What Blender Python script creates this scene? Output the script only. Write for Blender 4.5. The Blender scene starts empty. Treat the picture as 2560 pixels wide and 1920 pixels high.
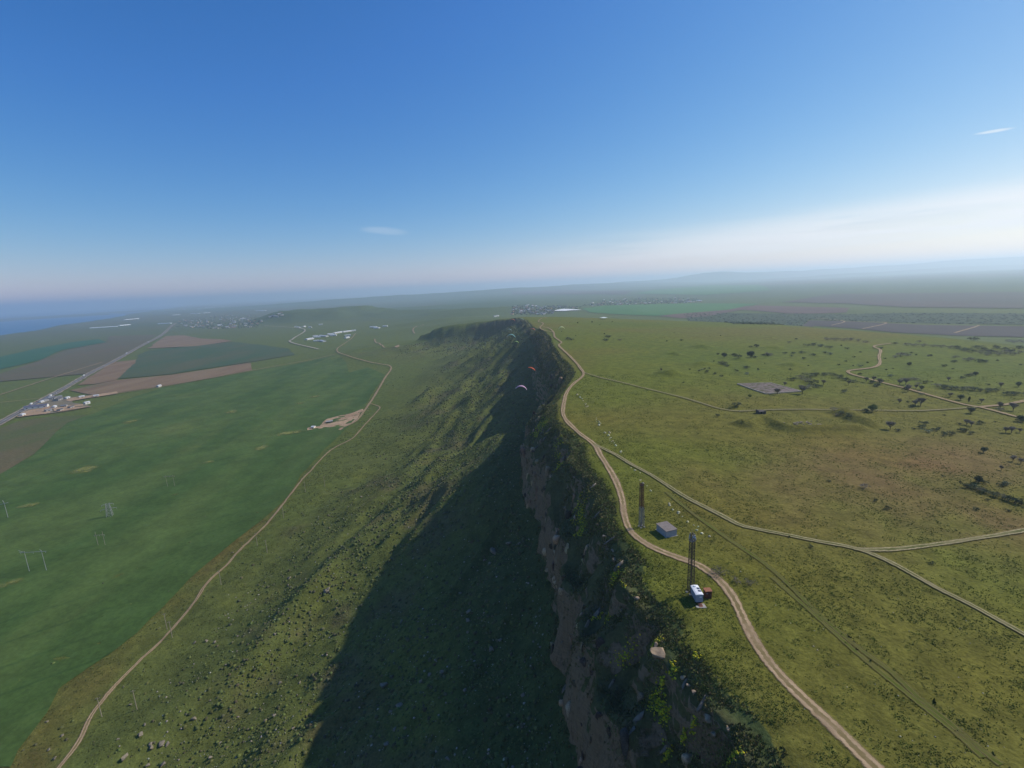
import bpy, bmesh, math, random
import numpy as np
from mathutils import Matrix, Vector

random.seed(4); RNG = np.random.default_rng(7)
scn = bpy.context.scene
col = scn.collection
D = bpy.data

# ---------------------------------------------------------------- camera
PITCH, ROLL, CAMZ = math.radians(11.4), math.radians(2.7), 80.0
cam = D.cameras.new('camera'); camo = D.objects.new('camera', cam); col.objects.link(camo)
cam.sensor_width = 36.0; cam.lens = 36.0 * 1041 / 2212; cam.clip_start = 1.0; cam.clip_end = 250000
fw = Vector((0, math.cos(PITCH), -math.sin(PITCH))); u0 = Vector((0, math.sin(PITCH), math.cos(PITCH))); ex = Vector((1, 0, 0))
rv = ex * math.cos(ROLL) - u0 * math.sin(ROLL); uv_ = ex * math.sin(ROLL) + u0 * math.cos(ROLL)
camo.matrix_world = Matrix(((rv.x, uv_.x, -fw.x, 0), (rv.y, uv_.y, -fw.y, 0), (rv.z, uv_.z, -fw.z, CAMZ), (0, 0, 0, 1)))
scn.camera = camo

# ---------------------------------------------------------------- light
SUN_EL, SUN_AZ = 36.5, 21.0            # elevation; azimuth from +X towards +Y
world = D.worlds.new('World'); scn.world = world; world.use_nodes = True
wn, wl = world.node_tree.nodes, world.node_tree.links
bg = wn['Background']; bg.inputs[1].default_value = 0.12
sky = wn.new('ShaderNodeTexSky'); sky.sky_type = 'NISHITA'; sky.sun_disc = False
sky.sun_elevation = math.radians(SUN_EL); sky.sun_rotation = math.radians(90 - SUN_AZ)
sky.altitude = 300; sky.air_density = 1.0; sky.dust_density = 0.25; sky.ozone_density = 5.0

def WN(t, **kw):
    n = wn.new(t)
    for k, v in kw.items(): setattr(n, k, v)
    return n
def wmath(op, a, b=None, c=None, clamp=False):
    n = WN('ShaderNodeMath', operation=op); n.use_clamp = clamp
    for i, v in enumerate((a, b, c)):
        if v is None: continue
        if isinstance(v, (int, float)): n.inputs[i].default_value = v
        else: wl.new(v, n.inputs[i])
    return n.outputs[0]
def wmap(v, a, b, c=0., d=1.):
    n = WN('ShaderNodeMapRange', interpolation_type='SMOOTHSTEP'); wl.new(v, n.inputs[0])
    for i, q in enumerate((a, b, c, d)): n.inputs[i + 1].default_value = q
    return n.outputs[0]
# thin stratus low over the mountains and a few high wisps, laid out over the whole sky on a cloud ceiling
tc = WN('ShaderNodeTexCoord'); sep = WN('ShaderNodeSeparateXYZ'); wl.new(tc.outputs['Generated'], sep.inputs[0])
sx, sy, sz = sep.outputs
az = wmath('ARCTAN2', sx, sy); el = wmath('ARCSINE', sz)
cmb = WN('ShaderNodeCombineXYZ'); wl.new(wmath('MULTIPLY', az, 2.2), cmb.inputs[0]); wl.new(wmath('MULTIPLY', el, 30.), cmb.inputs[1])
nz = WN('ShaderNodeTexNoise'); nz.inputs['Scale'].default_value = 1.6; nz.inputs['Detail'].default_value = 5; nz.inputs['Roughness'].default_value = .55
wl.new(cmb.outputs[0], nz.inputs['Vector'])
el2 = wmath('ADD', el, wmath('MULTIPLY', wmath('SUBTRACT', .78, az), .035))
bank = wmath('MULTIPLY', wmap(el2, .040, .058), wmap(el2, .125, .075))
bank = wmath('MULTIPLY', bank, wmap(wmath('ADD', az, wmath('MULTIPLY', nz.outputs[0], .5)), .15, 1.15))
bank = wmath('MULTIPLY', bank, wmap(nz.outputs[0], .30, .52))
cmb2 = WN('ShaderNodeCombineXYZ'); wl.new(wmath('MULTIPLY', az, 6.), cmb2.inputs[0]); wl.new(wmath('MULTIPLY', wmath('SUBTRACT', el, wmath('MULTIPLY', az, .16)), 34.), cmb2.inputs[1])
nz2 = WN('ShaderNodeTexNoise'); nz2.inputs['Scale'].default_value = 1.0; nz2.inputs['Detail'].default_value = 4
wl.new(cmb2.outputs[0], nz2.inputs['Vector'])
wisp = None
for wa, we, ra, re, amt in ((.762, .1798, .022, .0022, .55), (-.235, .117, .050, .0085, .16), (1.9, .32, .1, .02, .6), (-1.6, .2, .12, .02, .6), (3.0, .3, .1, .02, .5)):
    dx = wmath('DIVIDE', wmath('SUBTRACT', az, wa), ra)
    dy = wmath('DIVIDE', wmath('SUBTRACT', wmath('SUBTRACT', el, we), wmath('MULTIPLY', wmath('SUBTRACT', az, wa), -.02 if wa > .5 else -.10)), re)
    q = wmath('ADD', wmath('MULTIPLY', dx, dx), wmath('MULTIPLY', dy, dy))
    m = wmath('MULTIPLY', wmap(wmath('ADD', q, wmath('MULTIPLY', nz2.outputs[0], 1.6)), 1.9, .7), amt)
    wisp = m if wisp is None else wmath('MAXIMUM', wisp, m)
cloud = wmath('MAXIMUM', wmath('MULTIPLY', bank, .85), wisp)
# deeper blue overhead: a film-like curve on the sky's own colour
sepc = WN('ShaderNodeSeparateColor'); wl.new(sky.outputs[0], sepc.inputs[0]); cmbc = WN('ShaderNodeCombineColor')
for i, (piv, pw) in enumerate(((5.5, 1.75), (120., 1.1), (3.9, .55))):
    q = wmath('DIVIDE', sepc.outputs[i], piv); wl.new(wmath('MULTIPLY', wmath('MINIMUM', wmath('POWER', q, pw), q), piv), cmbc.inputs[i])
mixc = WN('ShaderNodeMix', data_type='RGBA'); wl.new(cloud, mixc.inputs[0]); wl.new(cmbc.outputs[0], mixc.inputs[6])
mixc.inputs[7].default_value = (6.6, 6.7, 6.9, 1)
wl.new(mixc.outputs[2], bg.inputs[0])

sl = D.lights.new('sun', 'SUN'); sl.energy = 3.8; sl.angle = math.radians(.5); sl.color = (1, .93, .82)
suno = D.objects.new('sun', sl); col.objects.link(suno)
ce, se = math.cos(math.radians(SUN_EL)), math.sin(math.radians(SUN_EL)); ca, sa = math.cos(math.radians(SUN_AZ)), math.sin(math.radians(SUN_AZ))
suno.rotation_euler = Vector((ce * ca, ce * sa, se)).to_track_quat('Z', 'Y').to_euler()
suno.location = (0, 0, 400)

scn.view_settings.view_transform = 'Standard'; scn.view_settings.look = 'None'
scn.view_settings.exposure = 0.25; scn.view_settings.gamma = 1.0; scn.view_settings.use_curve_mapping = False
scn.render.engine = 'CYCLES'
scn.cycles.use_denoising = True
scn.cycles.max_bounces = 6; scn.cycles.diffuse_bounces = 2; scn.cycles.transparent_max_bounces = 12; scn.cycles.volume_bounces = 2
scn.cycles.caustics_reflective = False; scn.cycles.caustics_refractive = False

# ---------------------------------------------------------------- survey of the place (metres, plan x, y)
RIM = [(60.0,-3000.0,0.0),(46.0,-50.0,0.0),(44.0,30.0,0.0),(42.5,66.3,0.0),(43.1,73.0,0.0),(41.6,76.5,0.0),(40.0,79.5,0.0),(38.5,84.7,0.0),(36.8,90.2,0.0),(34.7,93.2,0.0),
    (34.6,95.5,0.0),(36.8,97.7,0.0),(37.8,101.9,0.0),(37.0,104.5,0.0),(35.7,106.9,0.0),(33.8,113.0,0.0),(32.4,118.2,0.0),(35.8,126.1,0.0),(34.3,136.4,0.0),(33.3,142.8,0.0),
    (32.0,149.1,0.0),(34.3,161.3,0.0),(35.3,176.1,0.0),(34.6,189.2,0.0),(32.7,202.1,0.0),(31.6,213.5,0.0),(34.4,234.8,0.0),(33.0,248.3,0.0),(28.8,261.0,0.0),(25.3,284.1,0.0),
    (29.1,324.1,0.0),(40.5,369.6,0.0),(57.9,435.8,0.0),(58.9,481.1,0.0),(56.4,545.3,0.0),(58.2,663.1,0.0),(62.8,762.3,0.0),(60.7,852.4,0.0),(48.2,1009.1,-2.0),(47.3,1224.6,-5.0),
    (27.0,1395.0,-8.0),(-20.0,1462.0,-15.0),(-85.0,1500.0,-22.0),(-150.0,1512.0,-27.0),(-200.0,1524.0,-30.0),(-232.0,1545.0,-38.0),(-266.0,1580.0,-58.0),(-322.0,1618.0,-90.0)]
BACK = [(-322.0,1618.0,0.0),(-250.0,1650.0,0.0),(-100.0,1650.0,0.0),(70.0,1590.0,0.0),(202.5,1408.3,0.0),(344.8,1286.3,0.0),(447.9,1168.8,0.0),(546.7,1055.3,0.0),
    (586.3,870.3,0.0),(606.0,696.2,0.0),(614.2,567.8,0.0),(700.0,380.0,0.0),(760.0,0.0,0.0),(900.0,-3000.0,0.0)]
COAST = [(-4109,3929),(-6879,8698)]
ROADS = [('plateau_road',3.4,'dirt',[(57.1,61.0),(56.4,64.4),(54.7,72.0),(52.1,82.1),(51.3,89.5),(52.1,98.9),(53.6,109.1),(53.0,117.2),(50.6,123.5),(46.7,127.4),
    (41.6,132.7),(37.7,139.2),(36.1,146.2),(37.0,156.7),(39.0,167.9),(40.5,185.1),(40.4,203.4),(40.0,215.1),(40.0,232.4),(34.7,255.9),(31.1,283.2),(33.6,312.2),(40.4,350.7),
    (49.6,382.9),(63.8,420.1),(66.4,461.5),(66.6,543.1),(64.4,635.9),(71.7,670.6),(69.5,742.5),(75.4,826.4),(73.5,910.4),(67.5,964.0)]),('rim_track',3.0,'dirt',[(75.1,822.6),
    (61.0,873.5),(60.1,949.5),(73.6,1047.3),(71.6,1172.3),(106.1,1371.2)]),('field_track',2.6,'track',[(39.6,232.3),(46.7,216.9),(51.0,203.5),(56.5,189.0),(61.6,171.3),
    (65.6,160.5),(69.6,151.7),(72.2,145.5),(75.6,142.8),(84.1,138.0),(92.1,133.5),(99.7,129.3),(104.3,121.9),(106.7,110.7),(109.1,103.7),(111.5,93.3),(112.4,89.3)]),
    ('side_track',2.6,'track',[(98.9,129.6),(101.9,128.8),(112.6,129.2),(131.5,132.9),(144.7,135.5),(159.6,138.8),(174.1,142.4)]),('plateau_track',2.6,'track',[(66.1,431.2),
    (77.5,401.3),(93.0,374.8),(106.1,349.3),(117.7,327.3),(124.6,310.1),(130.9,294.5),(140.5,288.7),(154.1,291.4),(179.3,292.4),(212.8,290.8),(250.9,287.3),(284.8,292.3),
    (296.4,295.7)]),('farm_road',4.0,'dirt',[(294.0,259.6),(294.4,268.4),(296.2,283.9),(296.4,295.7),(293.2,301.2),(294.1,333.2),(294.5,357.1),(292.2,380.8),(291.9,399.8),
    (295.2,414.1),(304.2,423.7),(324.1,431.6),(342.6,443.4),(365.4,469.4),(391.2,504.1),(434.3,558.8),(454.1,595.5),(499.3,623.8)]),('fork_road',4.0,'dirt',[(296.6,295.0),
    (317.2,299.7),(339.6,308.7),(353.8,314.8)]),('valley_track',2.8,'dirt',[(-193.8,158.8),(-196.9,168.1),(-198.9,177.1),(-203.0,187.1),(-206.9,195.3),(-207.8,202.5),
    (-209.0,216.1),(-208.7,230.3),(-207.3,241.7),(-208.2,257.7),(-209.2,274.2),(-212.8,290.8),(-214.2,302.6),(-212.7,317.0),(-214.0,337.8),(-212.5,355.9),(-212.7,385.2),
    (-216.3,419.5),(-224.6,477.5),(-225.1,500.5),(-227.6,548.7),(-223.8,580.6),(-213.0,608.7),(-214.3,669.9),(-216.1,744.7),(-221.1,777.8),(-245.2,812.9)]),('valley_road',5.5,'dirt',[(-250.0,668.3),
    (-236.6,697.8),(-241.9,755.4),(-250.6,832.2),(-266.0,943.3),(-285.2,1069.8),(-305.4,1215.1),(-346.6,1267.7),(-392.9,1314.9),(-480.5,1428.3),(-557.3,1556.5),(-615.8,1716.8),
    (-644.5,1859.9),(-681.4,2070.1),(-739.6,2323.5)]),('field_lane',4.5,'dirt',[(-548.9,1516.3),(-673.3,1338.7),(-723.6,1241.4),(-808.3,1102.0),(-864.3,1040.4),(-898.7,1000.9),
    (-917.0,977.2)]),('village_lane',8,'paved',[(-691.2,1737.2),(-935.6,2061.8),(-1002.9,2247.2),(-1218.0,2869.1),(-1690.6,3359.3)]),('highway',21,'asphalt',[(-852.8,749.1),
    (-885.1,809.4),(-963.4,945.4),(-1063.3,1124.3),(-1233.9,1414.0),(-1386.8,1692.9),(-1668.5,2179.2),(-2090.4,2918.0),(-2699.4,3889.3),(-3019.8,4418.8)]),('coast_track',5,'dirt',[(-1099.5,985.5),
    (-1076.4,994.5),(-1018.1,1026.1)]),('plain_track',5,'dirt',[(-1157.8,1040.2),(-1175.7,1090.6),(-1294.8,1379.6),(-1393.8,1641.5)]),('hill_track',7,'dirt',[(-561.8,2010.6),
    (-519.4,1865.3),(-391.2,1503.0)]),('ridge_track',7,'dirt',[(-444.2,2527.9),(-455.1,2369.8),(-448.3,2252.7),(-416.3,2118.8)]),('dark_field_track',9,'dirt',[(1007.2,1504.1),
    (1133.9,1632.2),(1154.5,1811.9)]),('plough_track',9,'dirt',[(993.1,1352.3),(1182.3,1511.7),(1132.6,1617.5)]),('far_field_track',9,'dirt',[(1095.1,1178.1),(1254.8,1291.4),
    (1293.1,1322.2)])]
FIELDS = [('crop_field','crop',[(-541.8,1495.9),(-665.1,1321.7),(-715.7,1227.2),(-800.1,1090.4),(-789.5,978.7),(-756.9,848.3),(-756.4,797.5),(-703.3,711.5),(-642.6,619.0),
    (-611.0,544.1),(-583.6,431.8),(-295.4,174.4),(-220.6,170.1),(-224.6,177.6),(-230.1,197.2),(-237.8,211.0),(-234.5,224.6),(-230.4,235.9),(-228.4,251.1),(-229.4,263.6),
    (-229.9,278.2),(-230.6,305.4),(-230.0,324.5),(-228.5,344.5),(-224.3,367.2),(-220.1,397.1),(-218.7,432.0),(-231.4,489.0),(-237.8,574.5),(-237.4,633.2),(-242.2,732.1),
    (-269.3,909.9),(-296.0,1113.2),(-371.7,1239.0),(-397.9,1169.4),(-458.6,1331.9),(-534.6,1490.7)]),('worn_field','worn',[(-788.6,672.4),(-846.3,771.7),(-860.6,819.9),
    (-824.5,839.5),(-760.8,839.6),(-750.4,787.8),(-703.3,711.5),(-642.6,619.0),(-611.0,544.1),(-583.7,485.4)]),('ploughed_field','plough',[(-1030.4,1108.1),(-1029.8,1172.0),
    (-1023.4,1231.0),(-912.1,1279.9),(-855.0,1350.7),(-792.5,1458.2),(-704.5,1299.8),(-764.2,1176.3),(-810.6,1110.5),(-870.5,1048.4),(-914.3,1035.0)]),('brown_field','plough',[(-1077.6,1182.8),
    (-1179.2,1349.1),(-1351.8,1628.9),(-1298.8,1685.0),(-1209.2,1538.6),(-1025.5,1236.2),(-1039.3,1183.2)]),('green_field','meadow',[(-1033.0,1253.4),(-1222.7,1556.5),
    (-1414.8,1840.2),(-1493.2,1996.5),(-1264.2,2209.7),(-1007.7,1979.0),(-837.9,1813.9),(-718.7,1605.5),(-795.0,1472.1),(-870.3,1368.3),(-922.2,1294.5)]),('tilled_field','plough',[(-1563.9,2084.4),
    (-1994.3,2807.1),(-1907.7,2839.7),(-1593.4,2497.3),(-1402.9,2376.0),(-1292.2,2259.8),(-1348.7,2084.1)]),('fallow_field','fallow',[(-1456.8,1281.8),(-1733.8,1763.2),
    (-2010.2,2184.3),(-2103.7,2532.2),(-2514.7,3048.6),(-2164.8,2982.8),(-1810.8,2410.8),(-1414.3,1727.4),(-1224.0,1380.9)]),('young_crop_field','teal',[(-2036.0,1837.0),
    (-2127.8,2012.0),(-2307.5,2362.5),(-2419.1,2676.8),(-2388.3,2825.9),(-2133.7,2559.0),(-2046.0,2208.3),(-1759.5,1790.1),(-1680.8,1579.4),(-1561.4,1397.9)]),('bright_crop_field','bright',[(469.6,3099.3),
    (649.5,3340.6),(787.0,3317.3),(1185.9,3105.1),(1417.5,2745.8),(1057.4,2351.9),(871.8,2279.6),(664.9,2203.0),(576.4,2324.2),(445.3,2658.8)]),('dark_plough_field','dark',[(560.9,1012.5),
    (1079.7,1738.0),(1137.3,1643.7),(1172.7,1504.5),(1209.7,1390.5),(1286.7,1317.4),(1352.2,1232.0),(1157.1,1050.6),(1139.0,1057.5),(1054.4,1126.8),(992.9,1244.4),(990.1,1384.6),
    (963.3,1521.9)]),('scrub_belt','scrub',[(797.0,2207.1),(851.9,2275.0),(1243.8,2005.4),(1648.2,1507.9),(1388.6,1266.0),(1246.7,1466.3),(1155.3,1663.3),(1113.7,1793.4),
    (560.9,1012.5),(487.7,1038.0)]),('russet_field','plough2',[(1100.4,2308.9),(1319.3,2594.7),(1485.8,2105.3),(1360.8,1955.8),(1188.0,2059.2)]),('far_field','mauve',[(1574.1,2788.3),
    (2341.5,3518.5),(2829.8,2606.9),(1831.9,1678.7),(1639.4,2001.0),(1672.1,2390.4)]),('stubble_field','plough2',[(676.9,2184.3),(1069.2,2452.2),(1300.6,2599.6),(1104.5,2304.9),
    (857.1,2092.2),(738.0,2074.2)]),('far_crop_field','bright',[(1590.1,6149.3),(1835.8,4497.6),(2663.1,4917.9),(4115.3,8004.9),(3821.3,9377.4),(2306.7,7659.7)]),('distant_field','mauve',[(78.8,9259.7),
    (1457.2,6007.1),(2063.9,8065.4),(1280.0,11129.5),(99.1,11243.7)])]
DRY = [(-512.3,547.4,17.1,17.94,0.5),(-481.1,447.5,11.44,6.565,0.3),(-633.7,775.4,12.26,20.51,0.4),(-486.8,811.6,11.205,18.255,0.4),(-327.9,599.3,12.01,13.405,0.4),
    (-320.8,663.3,29.735,11.895,0.35),(-369.3,552.8,9.465,6.06,0.5),(-379.7,906.3,13.345,11.695,0.5),(-384.9,855.0,10.095,8.455,0.5),(-363.1,310.5,9.855,6.215,0.4),(-344.3,457.9,5.61,3.7,0.5)]
POLES = [(-200.9,193.9),(-184.8,195.1),(-202.5,245.3),(-211.6,253.9),(-202.7,294.3),(-188.5,329.6),(-201.9,341.4),(-201.6,385.6),(-204.9,439.1),(-190.2,450.3)]
HPYLON = [(-363.8,326.0),(-351.3,326.2)]
TWIN = [(-341.5,360.5),(-336.1,360.8)]
TPOLE = [(-477.7,422.4)]
LATTICE = [(-377.4,414.1),(-374.3,415.6)]
FARH = [(-368.9,481.5),(-361.5,481.8)]
MASTS = [(43.8,111.6),(40.7,147.0)]
WAGON = [(43.8,107.4),(44.0,110.9)]
RUST = [(47.7,109.3)]
SLAB = [(44.3,106.0)]
SHED = [(46.6,139.3),(50.2,140.2),(44.9,144.8)]
HUT = [(148.8,283.3),(153.8,283.4)]
PIT = [(177.3,370.6),(204.8,372.9),(211.1,342.8),(181.1,334.8)]
RUIN = [(151.1,261.8),(169.6,267.2),(179.8,265.4),(174.9,249.3),(147.9,250.4)]
TREES = [(203.5,249.1,5.29,'bare'),(255.1,307.3,3.87,'bare'),(222.1,286.8,6.04,'green'),(263.7,301.0,6.33,'bare'),(259.5,300.1,5.05,'bare'),(303.4,323.3,4.07,'bare'),
    (303.5,315.5,4.59,'olive'),(301.0,307.1,5.17,'slim'),(309.0,306.6,3.87,'bare'),(277.0,280.2,4.89,'olive'),(307.6,292.8,4.94,'bare'),(309.1,286.3,6.45,'bare'),(251.6,256.1,3.77,'bare'),
    (251.2,253.0,3.73,'bare'),(257.6,240.5,4.1,'bare'),(259.8,239.8,4.09,'bare'),(217.1,211.0,3.32,'olive'),(376.8,447.6,4.69,'olive'),(188.8,334.1,5.39,'bare'),(208.1,336.2,7.96,'bare'),
    (242.6,366.1,5.08,'bare'),(210.6,363.1,3.62,'bare'),(261.8,365.2,4.26,'bare'),(282.9,375.4,5.41,'bare'),(292.5,379.8,4.42,'bare'),(286.6,365.8,6.3,'bare'),(288.9,341.7,6.67,'bare'),
    (302.9,346.4,4.34,'olive'),(302.4,350.8,3.91,'bare'),(349.5,375.8,4.7,'bare'),(366.7,350.9,4.4,'bare'),(381.6,352.3,4.91,'olive'),(392.8,398.4,4.42,'olive'),(164.2,324.1,2.89,'green'),
    (257.3,510.7,8.67,'dark'),(301.7,365.1,5.27,'bare'),(306.0,364.8,5.88,'bare'),(287.4,261.1,4.43,'dark'),(278.9,517.5,4.25,'olive'),(228.3,509.2,6.97,'olive'),(135.6,429.6,3.31,'bare'),
    (152.8,776.9,2.94,'dark'),(184.3,1076.2,4.06,'dark'),(148.2,1046.4,3.38,'dark'),(218.5,199.1,3.5,'bare'),(218.9,196.1,2.76,'bare'),(217.0,210.9,2.21,'bare'),(203.2,189.1,2.34,'bare'),
    (181.4,176.5,3.29,'dark'),(264.6,240.2,2.92,'bare')]
BUSHES = [(289.8,331.4,3.7,'pale'),(327.6,444.0,4.4,'pale'),(351.0,466.5,2.82,'d'),(315.1,455.3,3.01,'d'),(336.5,475.8,2.88,'d'),(324.5,449.4,2.48,'d'),(299.8,405.4,3.81,'d'),
    (240.5,340.9,5.69,'o'),(319.7,396.3,5.49,'pale'),(338.6,426.3,2.59,'d'),(349.6,432.9,1.91,'d'),(405.2,573.4,5.64,'d'),(418.5,603.2,3.95,'d'),(363.9,502.9,3.31,'d'),
    (398.4,542.1,3.27,'d'),(386.8,490.3,3.23,'d'),(417.9,508.7,12.57,'g'),(428.3,513.7,8.46,'g'),(404.7,499.2,6.86,'g'),(446.0,506.3,5.01,'g'),(451.1,509.0,4.19,'d'),
    (402.8,439.3,4.85,'d'),(435.8,466.0,6.42,'d'),(464.2,494.9,6.81,'g'),(456.5,472.9,9.12,'g'),(467.9,480.1,7.93,'g'),(459.9,464.2,8.96,'d'),(465.3,463.2,6.38,'d'),
    (483.1,470.0,3.37,'d'),(479.5,444.3,2.7,'d'),(643.1,663.9,12.69,'d'),(545.6,636.1,6.95,'g'),(451.0,534.3,3.52,'d'),(441.7,517.9,3.41,'d'),(371.0,386.7,4.29,'d'),
    (383.8,394.5,6.56,'d'),(394.5,402.3,5.57,'g'),(365.5,359.2,3.0,'d'),(395.8,422.8,2.34,'d'),(279.6,359.8,7.0,'d'),(285.4,371.6,6.19,'d'),(324.7,357.9,6.97,'g'),(323.9,350.9,7.82,'o'),
    (325.7,346.3,8.69,'o'),(329.2,343.8,7.67,'o'),(335.7,345.6,7.71,'g'),(336.8,340.7,8.55,'o'),(339.2,338.3,4.72,'d'),(343.7,338.0,7.55,'o'),(348.9,337.5,6.6,'o'),(347.1,326.9,7.31,'d'),
    (351.8,326.6,7.31,'d'),(316.4,365.3,5.08,'g'),(326.4,369.8,6.16,'o'),(292.1,348.0,4.84,'d'),(321.4,380.1,6.33,'g'),(315.8,379.8,6.32,'g'),(327.7,382.6,6.37,'g'),
    (255.0,297.2,4.17,'d'),(261.9,308.7,2.59,'d'),(217.4,285.5,4.81,'d'),(197.7,286.0,4.82,'g'),(196.0,278.3,5.48,'o'),(195.0,270.5,4.57,'o'),(192.7,276.8,3.89,'g'),
    (204.4,245.4,3.2,'d'),(216.0,248.8,2.11,'d'),(229.3,257.3,4.37,'d'),(221.5,249.9,4.25,'o'),(218.2,242.7,4.13,'pale'),(225.2,246.0,3.49,'d'),(229.0,248.3,2.81,'d'),
    (222.4,238.1,4.06,'o'),(227.3,239.0,4.07,'o'),(237.1,244.0,4.15,'d'),(238.9,242.7,4.13,'o'),(237.9,239.3,3.4,'o'),(248.1,256.3,2.61,'d'),(260.2,256.7,4.36,'d'),(271.8,260.3,1.62,'d'),
    (257.2,275.8,1.71,'d'),(301.8,287.0,4.85,'g'),(285.3,259.8,4.41,'d'),(228.8,383.0,7.42,'d'),(240.0,391.1,8.65,'g'),(251.2,398.7,8.81,'o'),(259.4,401.1,8.87,'o'),
    (266.6,403.7,6.69,'o'),(236.0,377.3,9.41,'g'),(234.9,367.1,9.16,'d'),(231.5,355.3,6.91,'d'),(223.2,353.1,7.85,'g'),(274.3,403.4,6.69,'o'),(272.4,392.3,7.6,'o'),(271.3,381.3,7.39,'o'),
    (271.4,373.9,6.22,'o'),(144.2,299.0,2.51,'d'),(203.7,408.9,3.38,'pale'),(225.3,431.1,2.37,'d'),(219.7,441.6,4.86,'o'),(203.0,424.2,2.34,'d'),(253.2,429.8,3.55,'d'),
    (282.7,450.8,2.23,'d'),(375.8,643.9,7.02,'g'),(406.3,680.7,5.56,'d'),(376.3,605.9,8.27,'o'),(389.0,611.6,10.01,'o'),(389.9,597.3,9.79,'o'),(390.8,583.7,7.97,'o'),
    (330.9,542.5,7.42,'d'),(318.9,537.3,5.88,'d'),(310.3,537.7,5.89,'d'),(330.5,518.1,7.1,'d'),(354.9,538.2,5.89,'d'),(354.7,526.7,7.21,'pale'),(306.3,497.0,5.45,'d'),
    (305.4,516.6,4.25,'pale'),(259.8,507.8,6.96,'d'),(238.6,498.5,8.19,'d'),(284.5,528.1,8.67,'g'),(278.2,523.0,5.73,'d'),(285.1,522.5,7.15,'g'),(300.3,598.0,4.89,'d'),
    (308.2,597.4,9.78,'d'),(442.7,668.1,10.92,'g'),(453.0,667.2,10.9,'g'),(461.0,662.8,10.83,'g'),(471.3,662.0,10.82,'g'),(475.2,652.3,8.89,'g'),(473.3,635.0,8.66,'g'),
    (502.4,604.5,9.91,'g'),(506.2,597.0,9.8,'g'),(513.4,592.0,9.72,'g'),(519.5,586.0,9.62,'g'),(526.2,580.8,9.54,'g'),(530.5,573.2,9.42,'g'),(500.8,619.2,6.77,'d'),(448.3,577.1,6.32,'d'),
    (534.7,569.1,10.92,'o'),(527.3,552.5,10.61,'o'),(519.7,536.2,10.3,'o'),(557.1,567.0,10.88,'o'),(549.6,551.0,10.58,'o'),(541.7,535.1,10.28,'o'),(580.2,565.7,10.86,'o'),
    (572.3,550.0,10.57,'o'),(563.4,533.7,10.26,'o'),(603.3,564.5,10.84,'o'),(523.7,528.7,10.16,'g'),(514.5,512.1,9.85,'g'),(536.8,527.7,10.15,'g'),(526.4,510.5,9.83,'g'),
    (549.2,526.1,10.12,'g'),(538.8,509.3,9.81,'g'),(562.0,525.1,10.1,'g'),(1051.8,1006.7,13.76,'g'),(1040.8,985.3,13.48,'g'),(1068.0,1001.0,13.69,'g'),(1056.8,980.0,13.41,'g'),
    (173.9,420.5,4.63,'d'),(177.3,411.9,3.86,'d'),(178.6,401.5,3.54,'d'),(206.4,414.5,2.97,'pale'),(201.9,425.7,3.52,'o'),(207.7,459.8,7.58,'o'),(205.5,463.6,7.64,'o'),
    (206.3,451.1,6.2,'o'),(205.1,480.9,2.64,'d'),(183.7,438.6,2.89,'d'),(173.4,432.3,3.09,'pale'),(177.7,435.6,3.11,'o'),(163.3,434.1,2.63,'d'),(246.0,523.4,8.02,'d'),
    (232.1,534.4,4.38,'d'),(219.1,441.6,4.86,'o'),(226.4,434.5,2.63,'d'),(250.9,469.8,1.55,'d'),(149.3,729.6,9.88,'d'),(85.4,707.6,10.73,'o'),(88.8,697.1,7.56,'d'),(103.1,752.7,2.85,'d'),
    (136.1,683.2,9.27,'d'),(157.0,685.4,7.44,'g'),(241.6,677.0,4.78,'d'),(218.6,668.5,3.63,'d'),(274.4,803.5,2.17,'d'),(237.4,1114.7,3.6,'d'),(186.5,995.6,2.68,'d'),
    (133.4,1063.0,2.86,'d'),(150.7,363.4,1.41,'d'),(137.6,377.6,2.09,'d'),(121.9,277.4,3.43,'d'),(142.2,297.5,5.82,'o'),(99.1,213.5,0.85,'d'),(169.6,427.1,3.06,'o'),
    (172.3,171.7,3.66,'d'),(174.2,172.1,3.36,'d'),(174.0,169.9,3.63,'o'),(174.4,168.4,3.6,'g'),(174.8,167.0,3.57,'o'),(175.5,165.6,3.54,'o'),(175.6,163.6,3.5,'o'),(176.5,162.2,3.77,'g'),
    (176.8,160.2,4.01,'d'),(177.1,158.3,4.25,'d'),(178.0,156.9,4.22,'d'),(189.6,173.3,3.39,'pale'),(187.0,172.5,2.76,'d'),(169.5,160.8,1.72,'d'),(158.7,153.7,2.21,'d'),
    (128.7,154.7,2.49,'d'),(172.9,182.6,1.61,'d'),(173.8,162.2,1.16,'d'),(168.5,152.1,1.64,'d'),(175.9,154.5,1.11,'d'),(182.9,175.7,2.8,'d'),(174.2,176.6,1.57,'d'),(54.6,119.0,4.29,'g'),
    (57.1,115.1,2.78,'g'),(60.1,113.7,2.75,'g'),(133.3,172.5,4.01,'g'),(128.9,161.3,2.26,'d'),(115.5,121.5,1.66,'d'),(87.0,130.8,1.56,'d'),(83.9,136.7,1.08,'d'),(124.4,179.3,1.8,'d')]
STONEROW = [[(48.5,321.8),(49.2,295.5),(49.6,261.4),(50.3,241.7),(50.2,221.2),(50.7,206.2),(51.5,187.3),(53.0,170.2),(55.4,159.0),(56.3,150.7),(57.8,145.1),(60.0,137.4)],[(59.3,127.6),
    (59.7,123.9),(61.1,118.7),(60.4,112.5),(61.6,110.3),(61.8,102.7),(63.1,94.4),(63.6,86.2),(63.6,76.4),(64.5,71.2),(64.9,67.6),(65.5,65.1)],[(48.3,344.6),(48.9,312.6),
    (49.2,280.3),(49.6,251.2),(50.9,217.3)]]
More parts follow.
